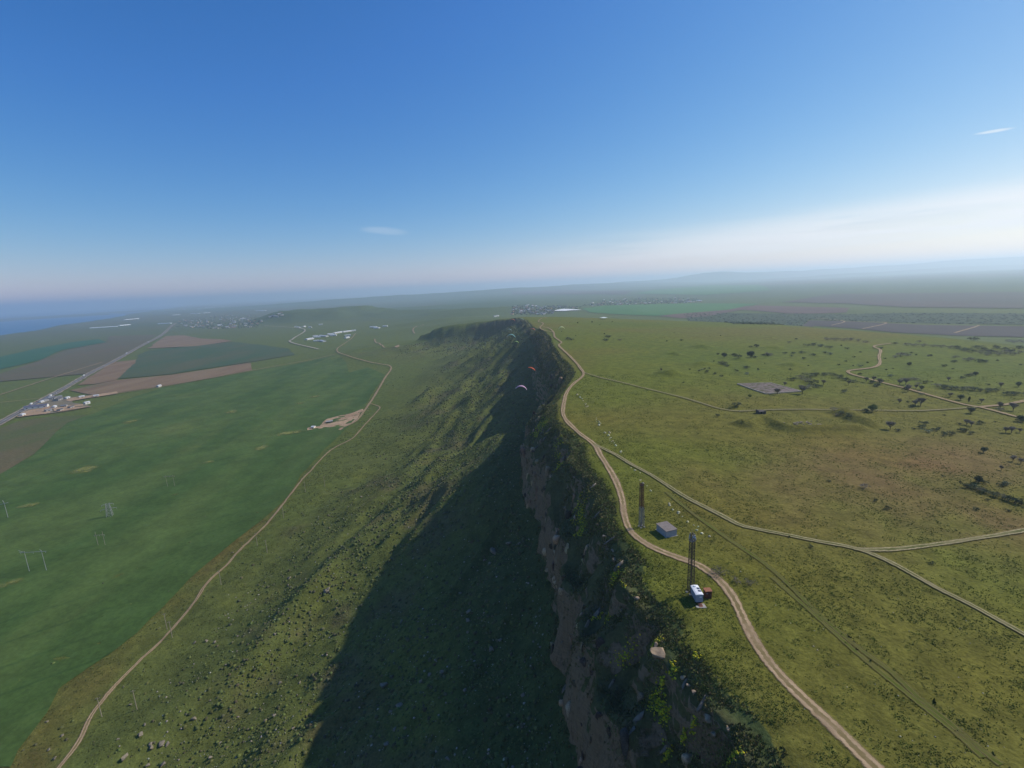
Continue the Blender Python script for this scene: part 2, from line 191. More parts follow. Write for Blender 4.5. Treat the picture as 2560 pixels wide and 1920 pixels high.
FURROWS = [[(57.2,172.8),(60.5,155.0),(64.4,139.1),(68.6,123.8),(70.0,113.3),(70.2,102.7),(71.2,94.9),(72.3,89.3),(73.9,83.2),(74.2,77.4),(75.1,72.8),(75.7,68.3),
    (76.7,64.0)],[(67.6,116.5),(69.0,104.1),(70.2,93.3),(71.1,86.7),(73.3,76.2),(74.5,71.1),(75.1,65.3)],[(65.5,324.8),(66.3,277.6),(64.1,224.0),(61.9,191.9),(62.9,169.2),
    (63.9,151.5),(65.7,138.9)],[(134.1,701.5),(194.4,706.2),(259.2,726.6),(323.8,738.9),(377.1,745.0),(417.5,713.1)],[(375.8,738.4),(379.6,707.7),(376.9,668.1)]]
MOUNDS = [(138.6,412.0,26.1,19.7,3.2),(241.0,601.3,27.85,27.45,2.5),(185.3,538.8,14.71,20.35,2.0),(188.3,465.2,22.98,18.74,2.2),(241.5,496.0,12.23,15.97,2),(322.4,590.5,30.62,19.63,1.8),
    (142.5,298.1,8.34,7.57,1.5),(101.4,258.6,8.01,6.75,0.8),(270.3,456.2,20.07,20.17,2.4),(389.0,423.8,23.42,22.38,1.0)]
BERM = [(127.2,260.4),(131.0,257.7),(140.1,266.3),(145.9,267.4),(146.7,258.5),(146.9,249.9),(153.6,246.8),(164.4,247.3),(173.7,247.5),(186.9,249.2)]
BERM2 = [(200.9,283.0),(201.0,276.9),(198.5,266.4),(198.2,257.3)]
RIMROCKS = [(29.8,93.2),(30.1,96.0),(34.5,77.5),(34.8,75.4),(36.8,74.3),(33.1,87.2),(34.0,83.1),(29.8,110.9),(26.1,112.9),(33.6,85.2),(26.0,202.2),(20.8,197.6),(27.7,156.0),
    (28.2,146.7),(7.5,284.2),(22.6,192.4),(29.2,135.0),(29.4,138.8)]
YELLOW = [(25.5,117.4,3.8,3.29),(24.7,117.8,3.19,2.71),(30.7,97.8,2.96,1.72),(24.5,103.7,5.75,1.77),(28.4,87.7,2.98,4.29),(29.1,85.9,1.96,2.08),(29.4,89.3,1.0,0.75),
    (31.5,81.5,0.71,0.98),(28.5,82.1,1.43,1.29),(35.6,69.7,2.44,1.68),(37.2,90.4,1.0,1.18),(21.7,122.8,2.67,1.66),(31.9,89.4,1.5,2.28),(33.0,80.3,1.15,1.3),(23.4,247.4,4.09,10.71),
    (23.2,236.0,5.05,4.68),(25.4,176.7,5.6,10.44),(23.0,166.1,3.66,5.14),(14.2,290.9,4.09,13.8),(25.6,189.9,2.76,3.21),(27.8,128.5,2.89,2.96),(18.6,294.0,5.5,14.72)]
BOULDERS = [(-211.8,185.2,1.58),(-226.1,192.9,1.47),(-210.6,177.4,1.37),(-203.9,172.7,1.94),(-172.4,184.0,1.72),(-171.0,179.4,2.14),(-164.5,176.4,1.82),(-163.6,175.0,2.56),
    (-160.2,176.4,2.58),(-157.8,176.7,1.97),(-171.4,170.6,3.39),(-153.9,168.3,2.19),(-160.6,168.4,1.9),(-180.3,178.3,1.37),(-191.1,198.9,1.51),(-203.8,210.7,1.23),(-186.4,240.0,1.96),
    (-179.2,239.8,1.77),(-172.1,235.9,2.12),(-152.8,287.3,2.06),(-150.1,280.3,1.79),(-115.2,257.0,3.5),(-130.1,238.5,1.55),(-132.9,227.5,1.86),(-152.2,186.5,2.22),(-116.3,181.2,2.0),
    (-112.8,182.4,1.55),(-133.1,167.9,1.89),(-97.2,168.4,1.73),(-105.8,159.5,1.51),(-151.7,212.6,1.23),(-148.8,194.0,1.14),(-137.1,396.5,2.13),(-116.2,169.7,1.02),(-142.1,210.8,1.05),
    (-133.5,175.1,1.05),(-218.6,336.4,1.32),(-108.2,198.5,1.66),(-118.8,201.1,1.51),(-59.8,174.4,3.66),(-24.4,192.0,2.65),(-24.4,187.3,1.83),(-24.0,180.9,1.48),(-13.4,168.1,2.92),
    (-9.6,171.1,1.69),(-14.0,240.0,4.74),(-6.2,241.1,3.42),(-32.8,164.0,2.05),(-38.9,167.8,1.96),(-42.0,165.1,1.66),(-48.7,156.9,2.39),(-52.2,156.7,1.6),(-13.1,142.9,1.33),
    (-1.2,139.0,1.41),(-22.4,150.3,1.52),(-48.3,146.4,1.63),(-50.5,142.1,1.84),(-73.4,155.7,1.61),(-25.8,126.5,1.65),(-19.2,237.5,1.88),(-16.0,230.6,1.83),(-44.1,145.2,1.24),
    (-58.1,149.2,1.28),(-61.0,214.0,1.74),(-36.6,172.7,1.72),(-0.0,234.8,2.03),(-115.6,256.0,3.69),(-152.6,287.7,2.29),(-30.9,217.5,1.4),(-58.8,234.8,1.32),(-50.9,208.6,1.02)]
VILLAGE_L = [(-2021.2,3394.2),(-3017.4,4786.3),(-2284.9,4279.5),(-3615.9,6189.4),(-2068.8,3772.8),(-2392.8,3805.1),(-2964.5,4689.3),(-3350.4,5049.4),(-2634.1,4808.2),
    (-2019.8,3362.9),(-2973.8,5067.0),(-3427.6,5801.0),(-2059.0,3588.7),(-1949.5,3382.6),(-3701.5,6156.8),(-1972.1,3455.2),(-2928.9,5074.7),(-1967.2,3697.3),(-2202.3,3703.0),
    (-2568.7,3874.3),(-1992.5,3541.7),(-2542.9,3883.8),(-1775.6,3346.0),(-1939.8,3694.7),(-2086.2,3664.2),(-2495.8,4692.3),(-2760.9,4250.6),(-3135.3,4744.4),(-1928.9,3699.4),
    (-3536.1,6131.1),(-1894.7,3353.3),(-1784.4,3328.4),(-2857.9,5062.7),(-2757.8,5068.2),(-2962.3,5570.4),(-2754.4,5164.8),(-3144.3,5087.0),(-2936.9,5259.3),(-3095.1,4838.9),
    (-2920.2,4359.0),(-2429.9,3925.4),(-2503.3,4418.6),(-1898.1,3598.8),(-2428.4,4523.0),(-3149.8,5374.3),(-2520.5,3925.0),(-3039.8,5457.7),(-2925.1,4730.3),(-2451.1,4341.7),
    (-2041.4,3513.8),(-2510.8,4543.1),(-2930.1,4845.9),(-3318.2,5224.3),(-2733.3,4332.2),(-1899.1,3502.3),(-1964.9,3391.5),(-2355.0,4204.3),(-3233.6,4793.4),(-2184.5,3666.6),
    (-2470.4,3889.0),(-3314.9,5625.7),(-1859.6,3659.3),(-2358.1,3710.2),(-2721.8,4080.9),(-3280.0,5019.6),(-2444.4,3775.8),(-2130.2,3717.4),(-2939.3,4975.8),(-2146.9,3478.3),
    (-2473.8,4525.0),(-2605.2,4581.6),(-2763.3,4472.8),(-2352.2,4285.0),(-2386.2,3660.2),(-1938.0,3651.4),(-1972.6,3660.3),(-2398.2,3852.4),(-2821.0,4553.9),(-2711.1,4646.2),
    (-1993.4,3681.2),(-1849.3,3495.9),(-2861.7,4971.5),(-2641.7,4877.2),(-2156.5,3659.0),(-2408.0,4076.8),(-2268.6,4027.7),(-3069.1,4648.3),(-2723.5,4106.4),(-2965.7,4538.8),
    (-2075.0,3419.1),(-1947.7,3446.9),(-3502.6,5256.8),(-2996.4,4458.5),(-3496.8,5469.8),(-2026.0,3675.7),(-3472.0,6052.7),(-2422.8,3974.0),(-3356.9,5091.7),(-3180.4,4906.4),
    (-2130.3,3525.4),(-2973.1,5580.9),(-2518.6,4600.0),(-3398.0,5119.0),(-2279.0,3632.1),(-3725.8,6119.2),(-1820.3,3526.1),(-3592.1,5985.8),(-2248.9,3935.1),(-1798.3,3307.4),
    (-2080.8,3685.4),(-1898.5,3328.6),(-2424.3,3878.9),(-2829.0,4437.4),(-2527.4,4321.2),(-2581.3,4230.9),(-1813.4,3569.0),(-2966.7,5591.3),(-2660.9,4310.6),(-2907.6,5083.2),
    (-2137.0,3466.2),(-2283.7,4019.6),(-3376.8,5951.2),(-2789.8,4368.2),(-2570.9,4783.3),(-2401.8,3766.2),(-1717.6,3695.3),(-1717.2,3625.8),(-1795.2,3697.7),(-1759.3,3667.5),
    (-1770.1,3687.7),(-1786.7,3701.8),(-1748.1,3654.8),(-1801.2,3687.2),(-1729.8,3668.6),(-1742.7,3657.4),(-1694.5,3655.6),(-1683.5,3638.7),(-1697.6,3652.2),(-1728.1,3679.6)]
VILLAGE_R = [(49.7,3333.6),(236.5,3043.0),(49.4,3192.5),(192.2,3875.3),(130.6,3140.8),(138.1,3069.0),(196.4,2732.9),(97.4,3041.2),(230.3,3355.3),(19.4,2864.5),(110.2,3283.0),
    (259.9,3033.6),(143.3,2957.4),(29.1,3036.0),(164.5,4070.3),(179.8,2764.5),(77.1,3053.6),(99.4,2995.2),(239.8,2991.1),(192.6,2870.5),(132.9,2974.2),(263.4,3207.6),
    (193.9,3903.9),(231.0,3356.3),(183.2,3229.6),(68.3,3000.2),(224.5,3058.5),(275.8,2995.3),(165.4,2744.7),(219.9,2881.8),(38.7,3229.6),(59.2,3978.9),(75.1,2930.6),
    (60.6,3284.2),(145.0,2883.3),(269.3,2923.6),(80.5,3109.7),(218.1,3247.7),(177.9,3016.6),(205.5,3110.0),(211.4,3758.2),(201.3,3942.9),(154.1,3116.5),(242.8,3218.9),
    (27.6,3131.2),(75.0,3001.0),(134.1,3234.9),(280.2,3206.4),(123.8,3259.9),(200.2,4019.0),(153.8,2796.6),(167.8,2966.5),(253.0,2798.1),(207.9,2867.5),(162.4,3266.2),
    (93.0,3089.2),(107.1,3058.2),(149.1,3228.4),(68.9,3134.3),(129.1,3028.2),(141.9,3867.7),(66.8,3299.2),(1263.3,3312.9),(1133.3,3784.2),(1375.5,3966.5),(1209.8,3324.1),
    (1258.1,3387.9),(856.3,3338.8),(1358.8,3472.7),(746.5,3829.8),(1312.0,4183.5),(1004.4,3681.4),(1033.3,4363.0),(961.9,3450.7),(930.4,3428.6),(1128.6,4219.0),(811.0,4093.0),
    (1070.0,4463.6),(1296.7,3534.1),(1236.3,3300.9),(1321.1,3760.6),(995.8,4094.6),(1320.0,3398.1),(1300.3,3499.7),(771.6,3407.0),(1129.1,3287.1),(827.4,3949.4),(639.4,3782.1),
    (942.6,3367.6),(669.6,3866.9),(917.9,3796.3),(843.6,3615.5),(999.9,3447.9),(1192.1,4436.8),(1117.7,3557.6),(964.7,3527.9),(1216.5,3795.4),(1159.2,3454.5),(838.4,3434.8),
    (877.1,4468.9),(904.2,4059.4),(891.7,3712.4),(1299.2,3627.0),(1117.8,3348.6),(968.2,3463.5),(1194.5,4430.3),(1283.4,3620.5),(607.7,3642.8),(586.9,3406.6),(811.9,3900.3),
    (842.7,3411.3),(1234.4,3631.3),(1431.5,4180.5),(833.8,3604.9),(1124.4,3281.5),(1280.3,3483.7),(945.8,4120.2),(869.2,3946.5),(673.1,3906.3),(1303.2,3300.7),(1471.8,3807.7),
    (1319.1,3705.5),(599.2,3726.5),(1371.9,4117.6),(1206.0,3978.3),(1455.0,3934.2),(961.3,3400.1),(1356.8,3850.3),(1249.5,3347.1),(619.1,3490.2),(757.8,3401.0),(832.4,4036.7),
    (658.3,3548.1),(879.2,3944.4),(1251.7,3625.2),(1232.9,3356.9),(867.6,3808.8),(942.6,4431.5),(791.1,3711.2),(725.1,3643.7),(771.3,3361.1),(671.3,3513.8),(1338.9,3397.8),
    (1076.3,3492.8),(901.8,3448.1),(800.3,3435.5),(977.5,3918.8),(637.2,3424.0),(798.3,3455.5),(1114.1,3311.7),(424.4,3196.5),(367.3,3499.7),(220.5,3640.4),(353.7,3733.9),
    (414.3,3505.9),(309.2,3184.4),(449.9,3175.4),(316.3,3396.8),(380.7,3497.9),(385.7,3197.3),(352.5,3396.4),(272.8,3639.2)]
VTREES = [(-2844.1,4838.8),(-3033.7,4897.0),(-2654.6,4721.4),(-3086.1,5507.8),(-1853.2,3459.8),(-1973.1,3723.7),(-3190.7,5596.7),(-3047.4,4658.0),(-2039.6,3727.1),
    (-2553.4,3805.8),(-3247.1,4900.0),(-2817.7,4870.2),(-2173.3,3546.8),(-2600.9,4303.4),(-1941.8,3726.0),(-2300.1,3636.0),(-2598.6,3829.0),(-1777.7,3316.7),(-2319.9,4265.5),
    (-2946.6,4276.5),(-2874.6,5423.5),(-3012.1,4724.2),(-2645.3,4328.9),(-1896.9,3598.3),(-2253.7,3973.2),(-3112.6,4792.9),(-2032.8,3725.0),(-1896.9,3598.4),(-2702.4,4394.9),
    (-2900.2,4446.0),(-2430.6,3847.2),(-2963.5,5580.3),(-1921.6,3462.3),(-1940.9,3690.5),(-2585.2,4306.8),(-2775.6,4115.8),(-2703.9,5052.7),(-1875.3,3675.0),(-3539.5,5417.4),
    (-2675.9,3997.8),(-2583.5,4057.8),(-3507.1,5833.5),(-1934.6,3327.5),(-3001.0,4496.8),(-2049.5,3485.5),(-2403.0,4317.5),(-2369.2,3688.3),(-1802.0,3434.3),(-2902.8,4476.9),
    (-3030.6,4490.9),(-1887.8,3692.1),(-2892.7,5177.5),(-1804.3,3329.9),(-2036.5,3796.8),(-2140.1,3652.8),(-2563.3,3957.4),(-2575.2,4001.9),(-2313.4,3600.1),(-2020.8,3572.7),
    (-2215.1,3534.8),(-2296.4,4108.8),(-1774.2,3394.4),(-2928.7,5093.3),(-2403.6,4060.4),(-3176.9,4687.6),(-1882.4,3665.8),(-2744.7,5018.0),(-2662.0,5072.3),(-3547.2,5551.9),
    (-2806.7,4231.0),(-2739.9,5169.3),(-3247.6,4985.9),(-2646.1,4177.0),(-2992.8,4482.9),(-3446.8,5810.6),(-2915.9,4821.8),(-1953.6,3423.8),(-3542.1,5795.8),(-2238.6,3985.6),
    (-2503.4,4750.2),(-3221.7,5707.4),(-3004.2,4761.8),(-2425.9,4510.5),(-1860.9,3634.6),(-2808.1,4316.7),(-1994.1,3685.3),(-2786.6,5084.6),(-2429.3,4465.9),(-1883.6,3691.8),
    (-2259.0,3646.0),(-2348.6,4151.0),(-3048.0,4996.8),(-2999.0,5120.2),(-1865.5,3311.2),(-1974.2,3680.0),(-2483.0,3866.8),(-2878.3,5420.6),(-2333.0,4217.5),(-2999.1,4437.9),
    (-1883.4,3520.4),(-2352.7,3967.6),(-1809.7,3495.2),(-1922.9,3409.6),(-3479.0,5689.1),(-3518.2,5275.8),(-1937.3,3671.8),(-2991.2,5610.3),(-2783.6,5147.7),(-2733.5,4914.9),
    (-2212.6,3627.5),(-2884.2,4323.7),(-1997.2,3650.8),(-2714.3,4503.3),(-2484.1,4024.0),(-2668.3,4559.8),(-2368.8,4182.3),(-1960.8,3607.2),(-1948.4,3440.3),(-2904.6,5449.2),
    (-3159.0,5492.3),(-2348.0,3700.5),(-2004.7,3490.4),(-1969.2,3408.1),(-2953.5,4631.1),(-1769.0,3433.1),(-2557.0,4122.1),(-2375.4,3732.2),(-2298.3,4275.2),(-3593.8,5609.8),
    (-2986.0,4617.1),(-2035.2,3453.9),(-2510.1,4209.4),(-3404.0,5688.5),(-2527.6,3974.4),(-2111.5,3605.1),(-2159.1,3737.7),(-2288.5,3710.6),(-1859.8,3446.9),(-2038.4,3558.1),
    (-2652.7,4928.9),(-1776.3,3365.3),(-3278.5,5724.1),(-1944.1,3692.4),(-2512.1,3780.4),(-2707.1,4303.5),(-2683.4,4680.2),(-2406.6,4235.0),(-2039.9,3720.5),(-2625.7,4216.0),
    (-1756.3,3321.5),(-2636.8,4295.1),(-3483.8,6036.8),(-1834.8,3500.7),(-3632.1,5974.1),(-2037.0,3666.5),(-2503.5,4343.4),(-2258.7,3701.7),(-2748.3,4774.9),(-2028.6,3667.8),
    (-2388.4,3929.5),(-3232.4,4914.1),(-1885.3,3464.5),(-2177.7,3523.4),(-1921.2,3524.6),(-3079.6,5667.8),(-3164.3,4837.1),(-2465.5,4632.9),(-2505.9,4572.6),(-2060.7,3397.9),
    (-2383.5,4085.3),(-3205.5,5508.7),(-1969.8,3495.3),(-3116.1,5231.5),(-2474.9,3984.7),(-2532.1,4173.0),(-2448.4,3771.3),(-1958.1,3713.3),(-1718.3,3309.5),(-2908.0,5130.8),
    (-1820.9,3528.3),(-2188.2,3711.6),(-3105.8,5055.8),(-3120.6,5005.7),(-3676.8,6277.3),(-2882.7,4452.7),(-1918.5,3664.0),(-2489.6,4713.5),(-2750.3,4289.6),(-2232.8,3544.4),
    (-3415.0,5967.7),(-2511.5,4235.8),(-2235.6,3975.1),(-3228.5,5488.6),(-2291.7,4157.8),(-2368.9,3845.6),(-2487.3,3990.8),(-3585.4,5722.0),(-2004.5,3417.8),(-2317.6,3672.1),
    (-2895.7,4803.0),(-3127.9,5050.6),(-2694.2,4594.3),(-2686.8,4055.3),(-3002.6,4545.0),(-3778.9,6339.3),(-2484.6,3853.6),(-1790.3,3352.9),(-2682.3,4039.2),(-3428.9,5510.7),
    (-2437.4,3721.7),(-1791.1,3540.0),(-1913.9,3664.1),(-2311.5,3596.8),(-2668.5,4698.0),(-2278.8,3919.0),(-3101.3,4596.8),(-3347.4,5829.1),(-2065.2,3555.9),(-2539.7,3786.4),
    (-3111.3,5101.0),(-3173.1,5103.8),(-2425.1,4469.3),(-1913.5,3590.2),(-2009.4,3570.9),(-3595.8,6198.6),(-2393.5,3660.1),(-3110.0,4795.2),(-3642.7,6260.2),(-2583.5,4230.3),
    (-1994.2,3659.8),(-3125.6,4811.4),(-3260.3,4983.0),(-2943.4,4721.3),(-2869.6,5197.7),(-1767.6,3428.4),(-1882.4,3689.0),(-2151.2,3754.8),(-3331.3,5630.7),(-1796.5,3302.7),
    (-2368.7,4169.6),(-1934.9,3635.6),(-2277.6,3824.1),(-2348.2,4447.2),(-3433.2,5204.0),(-3214.3,4834.8),(-2448.3,4467.5),(-3344.9,5568.6),(-1954.6,3760.0),(-2660.4,5112.5),
    (-2342.5,4073.6),(-2908.8,4404.2),(-2053.2,3471.4),(-3209.1,4774.3),(-2619.7,3853.4),(-1838.1,3310.9),(-3398.9,5806.7),(-3216.3,5841.8),(-3435.3,5854.7),(-3175.5,5375.9),
    (-2274.8,3561.5),(-2489.9,4480.8),(-1919.4,3594.1),(-3392.6,5311.6),(-3038.0,4868.0),(-2558.7,3876.4),(-2689.6,4532.2),(-1875.7,3411.4),(-3159.2,5076.8),(-3342.6,5124.3),
    (-1925.4,3703.4),(-2276.4,3716.8),(-2286.7,4098.0),(-3377.8,5175.4),(-2492.0,4059.5),(-3198.2,4767.8),(-1997.4,3697.2),(-2228.8,3558.2),(-2478.1,4174.2),(-2407.3,3837.7),
    (-2700.2,4320.5),(-2862.4,4698.5),(-3533.9,5462.3),(-2499.1,4222.4),(-2730.0,4207.6),(-1847.4,3543.3),(-2035.6,3526.4),(-2924.2,5090.4),(-3017.4,5026.9),(-2738.8,5221.3),
    (-1937.2,3746.3),(-1944.5,3745.1),(-2517.1,4032.0),(-2686.6,3975.7),(-3490.9,5595.7),(-2403.7,3913.6),(-2872.9,4623.9),(-3596.7,5729.2),(-1936.4,3650.2),(-2283.7,4119.4),
    (-2592.3,4518.0),(-2453.2,4108.0),(-3145.6,5011.3),(-2692.7,3981.0),(-3156.0,4754.9),(-2648.1,4342.4),(-3080.3,5573.7),(-2135.1,3450.9),(-2667.8,4497.4),(-3484.5,5883.6),
    (-2933.6,5232.1),(-3400.5,5854.7),(-2740.2,4154.8),(-3060.7,4593.8),(-2125.4,3688.9),(-1902.3,3540.7),(-2631.5,4596.8),(-2868.9,5131.7),(-3447.5,5421.6),(-3292.9,5180.2),
    (-1988.6,3407.6),(-2458.7,4170.8),(-3508.0,5841.7),(-2737.7,4999.0),(-2826.1,4537.0),(-3619.8,5693.5),(-2325.6,4052.9),(-2788.7,4781.6),(-2961.4,4622.8),(-3641.6,5725.6),
    (-2621.4,4602.3),(-3168.3,5045.3),(-2223.1,3709.9),(-2954.1,5279.1),(-2585.4,4548.4),(-2248.7,3712.6),(-1924.1,3696.9),(-3081.4,4965.8),(-3113.9,5172.5),(-3269.7,5626.1),
    (-2939.2,5062.1),(-3048.4,5234.0),(-2631.2,4537.1),(-2628.2,5044.1),(-2973.3,4806.4),(-3061.9,4951.0),(-2944.6,4781.1),(-1822.4,3386.6),(-3346.5,5891.1),(-1947.8,3691.4),
    (-2193.6,3732.9),(-2865.4,5502.6),(-2246.9,3687.6),(-2707.0,5044.4),(-2982.5,5144.9),(-2559.2,3856.3),(-2206.9,3556.5),(-2005.8,3726.5),(-2988.6,5070.1),(-2210.7,3724.8),
    (-2112.1,3772.1),(-1859.3,3667.6),(-2943.5,4780.4),(-2000.1,3781.0),(-2687.8,4612.0),(-3473.0,5360.3),(-2508.4,3867.8),(-2447.9,4120.4),(-2111.6,3541.4),(-2371.5,4272.1),
    (-1827.9,3318.1),(-2600.3,3971.6),(-2046.2,3697.7),(-2589.6,4197.3),(-3481.1,5912.4),(-2563.6,4071.3),(-2727.1,5269.4),(-2880.1,5151.3),(-2869.7,5407.9),(-2002.5,3472.9),
    (-3271.3,4970.0),(-2252.1,3541.2),(-1967.4,3405.5),(-2004.5,3717.0),(-2086.9,3406.3),(-3012.2,4860.7),(-3463.8,5547.6),(-3311.5,5312.5),(-1838.6,3479.2),(-2093.0,3571.7),
    (-2002.2,3796.5),(-2811.9,4272.6),(-1942.7,3705.6),(-2819.3,4782.5),(-1798.9,3566.5),(-2071.4,3732.9),(-2499.1,4573.6),(-2488.7,4300.1),(-2684.6,3939.5),(-3015.9,4634.4),
    (-2937.6,4909.4),(-2360.7,3795.4),(-1810.9,3509.2),(-3199.5,5433.0),(-3038.0,4434.8),(-1889.8,3425.5),(-2712.5,4297.2),(-1818.7,3306.1),(-2301.5,3788.3),(-2931.2,5549.0),
    (-2708.8,4770.8),(-2308.4,3740.8),(-2339.4,3670.6),(-2214.7,3516.5),(-2347.8,4201.4),(-2705.0,4342.8),(-3152.8,5360.1),(-3387.5,5562.6),(-2785.5,4170.4),(-2486.5,4297.7),
    (-1973.2,3358.2),(173.6,2803.0),(96.4,2901.0),(21.7,2982.1),(243.3,3142.7),(112.8,3319.0),(94.5,3190.3),(159.4,3092.0),(168.1,2728.5),(105.4,3996.0),(32.1,3138.7),
    (135.1,2821.3),(195.4,3123.6),(186.5,3650.5),(28.3,3357.7),(170.8,4262.3),(88.1,2902.0),(149.2,2881.2),(187.1,2954.2),(47.1,3113.7),(147.4,2857.4),(119.2,3066.7),
    (40.0,3214.5),(142.5,3972.3),(255.2,3223.7),(282.1,3021.2),(183.0,3031.8),(171.1,3709.3),(173.7,4047.0),(222.2,3342.7),(250.6,2980.2),(54.3,2952.6),(68.0,2871.2),
    (212.9,3799.6),(254.4,2994.4),(186.4,3246.4),(162.2,3725.1),(29.8,2946.2),(150.0,3105.1),(105.5,2988.6),(30.4,3223.7),(42.2,4163.9),(273.8,2966.2),(140.5,3133.8),
    (177.5,3008.0),(120.6,3140.3),(205.5,2765.8),(57.5,2872.6),(22.1,3017.9),(128.1,2926.4),(25.3,3069.7),(239.1,3103.7),(80.3,3247.9),(75.1,3259.3),(275.4,3037.4),(124.1,3331.1),
    (287.9,3160.8),(288.6,3084.7),(149.3,2830.5),(221.0,3046.4),(127.6,2873.4),(121.8,2829.0),(42.2,3193.4),(146.0,2778.3),(85.8,2961.4),(197.8,2970.0),(170.7,2740.7),
    (117.6,3221.0),(107.5,4235.8),(73.5,2879.9),(190.5,3156.2),(179.5,3021.5),(94.9,2811.2),(146.4,3044.8),(40.5,3202.1),(212.6,2862.7),(248.8,2844.7),(260.9,3087.5),
    (45.0,4404.2),(99.0,3346.1),(72.8,3089.6),(32.3,3085.7),(65.4,3030.3),(29.9,3272.6),(276.0,3072.0),(235.2,2993.2),(210.6,2718.2),(121.6,3276.3),(51.8,3060.3),(237.5,2861.0),
    (54.6,2994.8),(174.7,3034.5),(197.7,3027.3),(227.8,2862.9),(107.4,3003.6),(230.3,2764.0),(93.8,4312.0),(156.6,2773.4),(136.9,3361.1),(143.1,3029.8),(52.0,3228.1),
    (57.0,3041.0),(259.2,3223.0),(124.5,3124.8),(87.9,3346.6),(115.2,3181.6),(42.3,3006.4),(193.9,3326.2),(41.1,3001.9),(77.7,4091.4),(79.9,4203.7),(99.3,2934.2),(129.3,2864.2),
    (120.3,3006.8),(46.5,3015.8),(214.8,2850.8),(216.3,3246.3),(40.0,3135.0),(95.3,3120.6),(202.5,2780.2),(73.6,3982.0),(232.8,3002.9),(190.0,2701.9),(251.1,2798.9),
    (243.5,3216.8),(215.6,2917.9),(224.9,3179.4),(130.0,3209.0),(28.8,2966.0),(178.2,3239.1),(165.0,2986.2),(118.2,2920.5),(283.2,3208.9),(57.0,2997.0),(199.4,2860.8),
    (41.6,2822.0),(70.8,4001.5),(184.2,3185.2),(204.1,4149.2),(114.6,3282.6),(223.7,3168.8),(32.9,2823.1),(233.3,2738.3),(93.1,3218.2),(111.7,4067.7),(31.5,3147.3),(73.0,4000.2),
    (258.6,3116.4),(70.2,3033.5),(95.5,3130.2),(100.6,3142.1),(193.7,3099.0),(123.3,2954.1),(80.4,4132.4),(76.1,2815.6),(79.8,3141.7),(142.4,2813.3),(35.5,3270.7),(89.0,3179.5),
    (244.6,2891.2),(232.2,2901.0),(196.6,2838.8),(197.9,2952.6),(133.9,3942.8),(266.4,3022.7),(101.4,2833.8),(65.0,3132.4),(42.0,2846.8),(167.4,2906.0),(93.8,2959.7),
    (207.9,3013.8),(288.5,3170.7),(131.2,3014.3),(163.6,2945.2),(38.2,3020.3),(23.1,2877.9),(156.0,3217.4),(219.1,3103.5),(174.7,3082.3),(142.8,3043.9),(218.6,3667.7),
    (70.1,2918.4),(78.3,3183.8),(216.8,2964.9),(161.8,2907.3),(146.6,3048.7),(235.8,2977.1),(205.3,3220.4),(182.3,3232.6),(235.6,3235.8),(142.8,2973.1),(168.9,3272.3),
    (257.9,3219.9),(234.1,2875.5),(139.2,3001.5),(32.9,3211.9),(252.2,3041.7),(169.7,3021.8),(203.9,3052.3),(171.2,3853.8),(109.2,3302.1),(122.8,2748.8),(121.9,3189.1),
    (122.4,3074.9),(135.6,3344.5),(264.4,3106.6),(192.7,3783.4),(128.0,2915.7),(250.7,3129.7),(236.5,3160.1),(124.5,3115.4),(82.0,3279.0),(201.7,2914.5),(35.9,3019.5),
    (251.1,3169.9),(37.8,3041.4),(87.3,3044.6),(122.4,3045.7),(94.7,3170.7),(162.0,3041.1),(69.6,2827.2),(107.8,3289.8),(125.3,4169.0),(131.0,2965.5),(63.3,3271.8),(234.0,3126.3),
    (263.1,2975.0),(180.7,2931.3),(239.7,3267.7),(95.2,3193.6),(197.4,3908.5),(139.5,3039.8),(79.0,4076.3),(74.7,3304.6),(94.4,3999.4),(185.2,3878.6),(90.9,2968.1),(71.1,3061.7),
    (138.1,3211.5),(243.2,2753.3),(199.4,3043.3),(56.8,3274.6),(28.7,2974.0),(183.8,3015.7),(204.8,3063.0),(274.1,3010.5),(115.4,3144.5),(25.9,3030.1),(219.0,3203.7),
    (238.0,2902.0),(152.7,4113.7),(75.8,3979.3),(108.2,3188.4),(255.1,2958.2),(263.9,3201.8),(21.4,2999.3),(116.9,4023.6),(230.4,2973.4),(86.8,3333.2),(158.9,2872.1),
    (48.6,3294.2),(225.4,3026.6),(105.5,3052.9),(135.2,2881.5),(97.7,2986.9),(186.2,2956.1),(120.8,2999.2),(222.4,3234.1),(25.8,2869.3),(138.8,2879.9),(155.4,3323.0),
    (142.0,4128.1),(88.7,3329.4),(96.0,4222.8),(181.7,3755.5),(198.5,2758.2),(96.1,3089.3),(52.0,2926.0),(142.5,2928.3),(39.7,3080.1),(232.1,2790.2),(23.8,3135.0),(117.4,2979.0),
    (45.5,3302.8),(247.1,3137.1),(129.6,2776.5),(149.8,4197.8),(165.0,3933.1),(44.1,3096.3),(276.4,3032.0),(212.1,3298.6),(169.3,2957.0),(170.9,2904.0),(210.0,3759.9),
    (184.2,3148.8),(66.2,3061.5),(163.7,2977.8),(143.3,3346.9),(124.5,3122.3),(207.6,3071.4),(48.3,2972.6),(116.1,3953.0),(224.8,2750.9),(36.4,3263.7),(76.5,3174.4),
    (70.2,3159.5),(157.9,2972.1),(181.0,3936.5),(105.4,2783.8),(142.8,3027.5),(200.8,3850.8),(64.4,3292.8),(40.1,3343.3),(59.1,3174.9),(118.2,3073.1),(136.6,4234.2),
    (107.7,2985.5),(95.5,3211.3),(236.7,3210.0),(232.8,2737.1),(102.7,2997.5),(784.3,3421.2),(1283.9,3532.8),(1024.1,3966.0),(934.9,4442.6),(1235.5,3532.3),(806.3,3768.3),
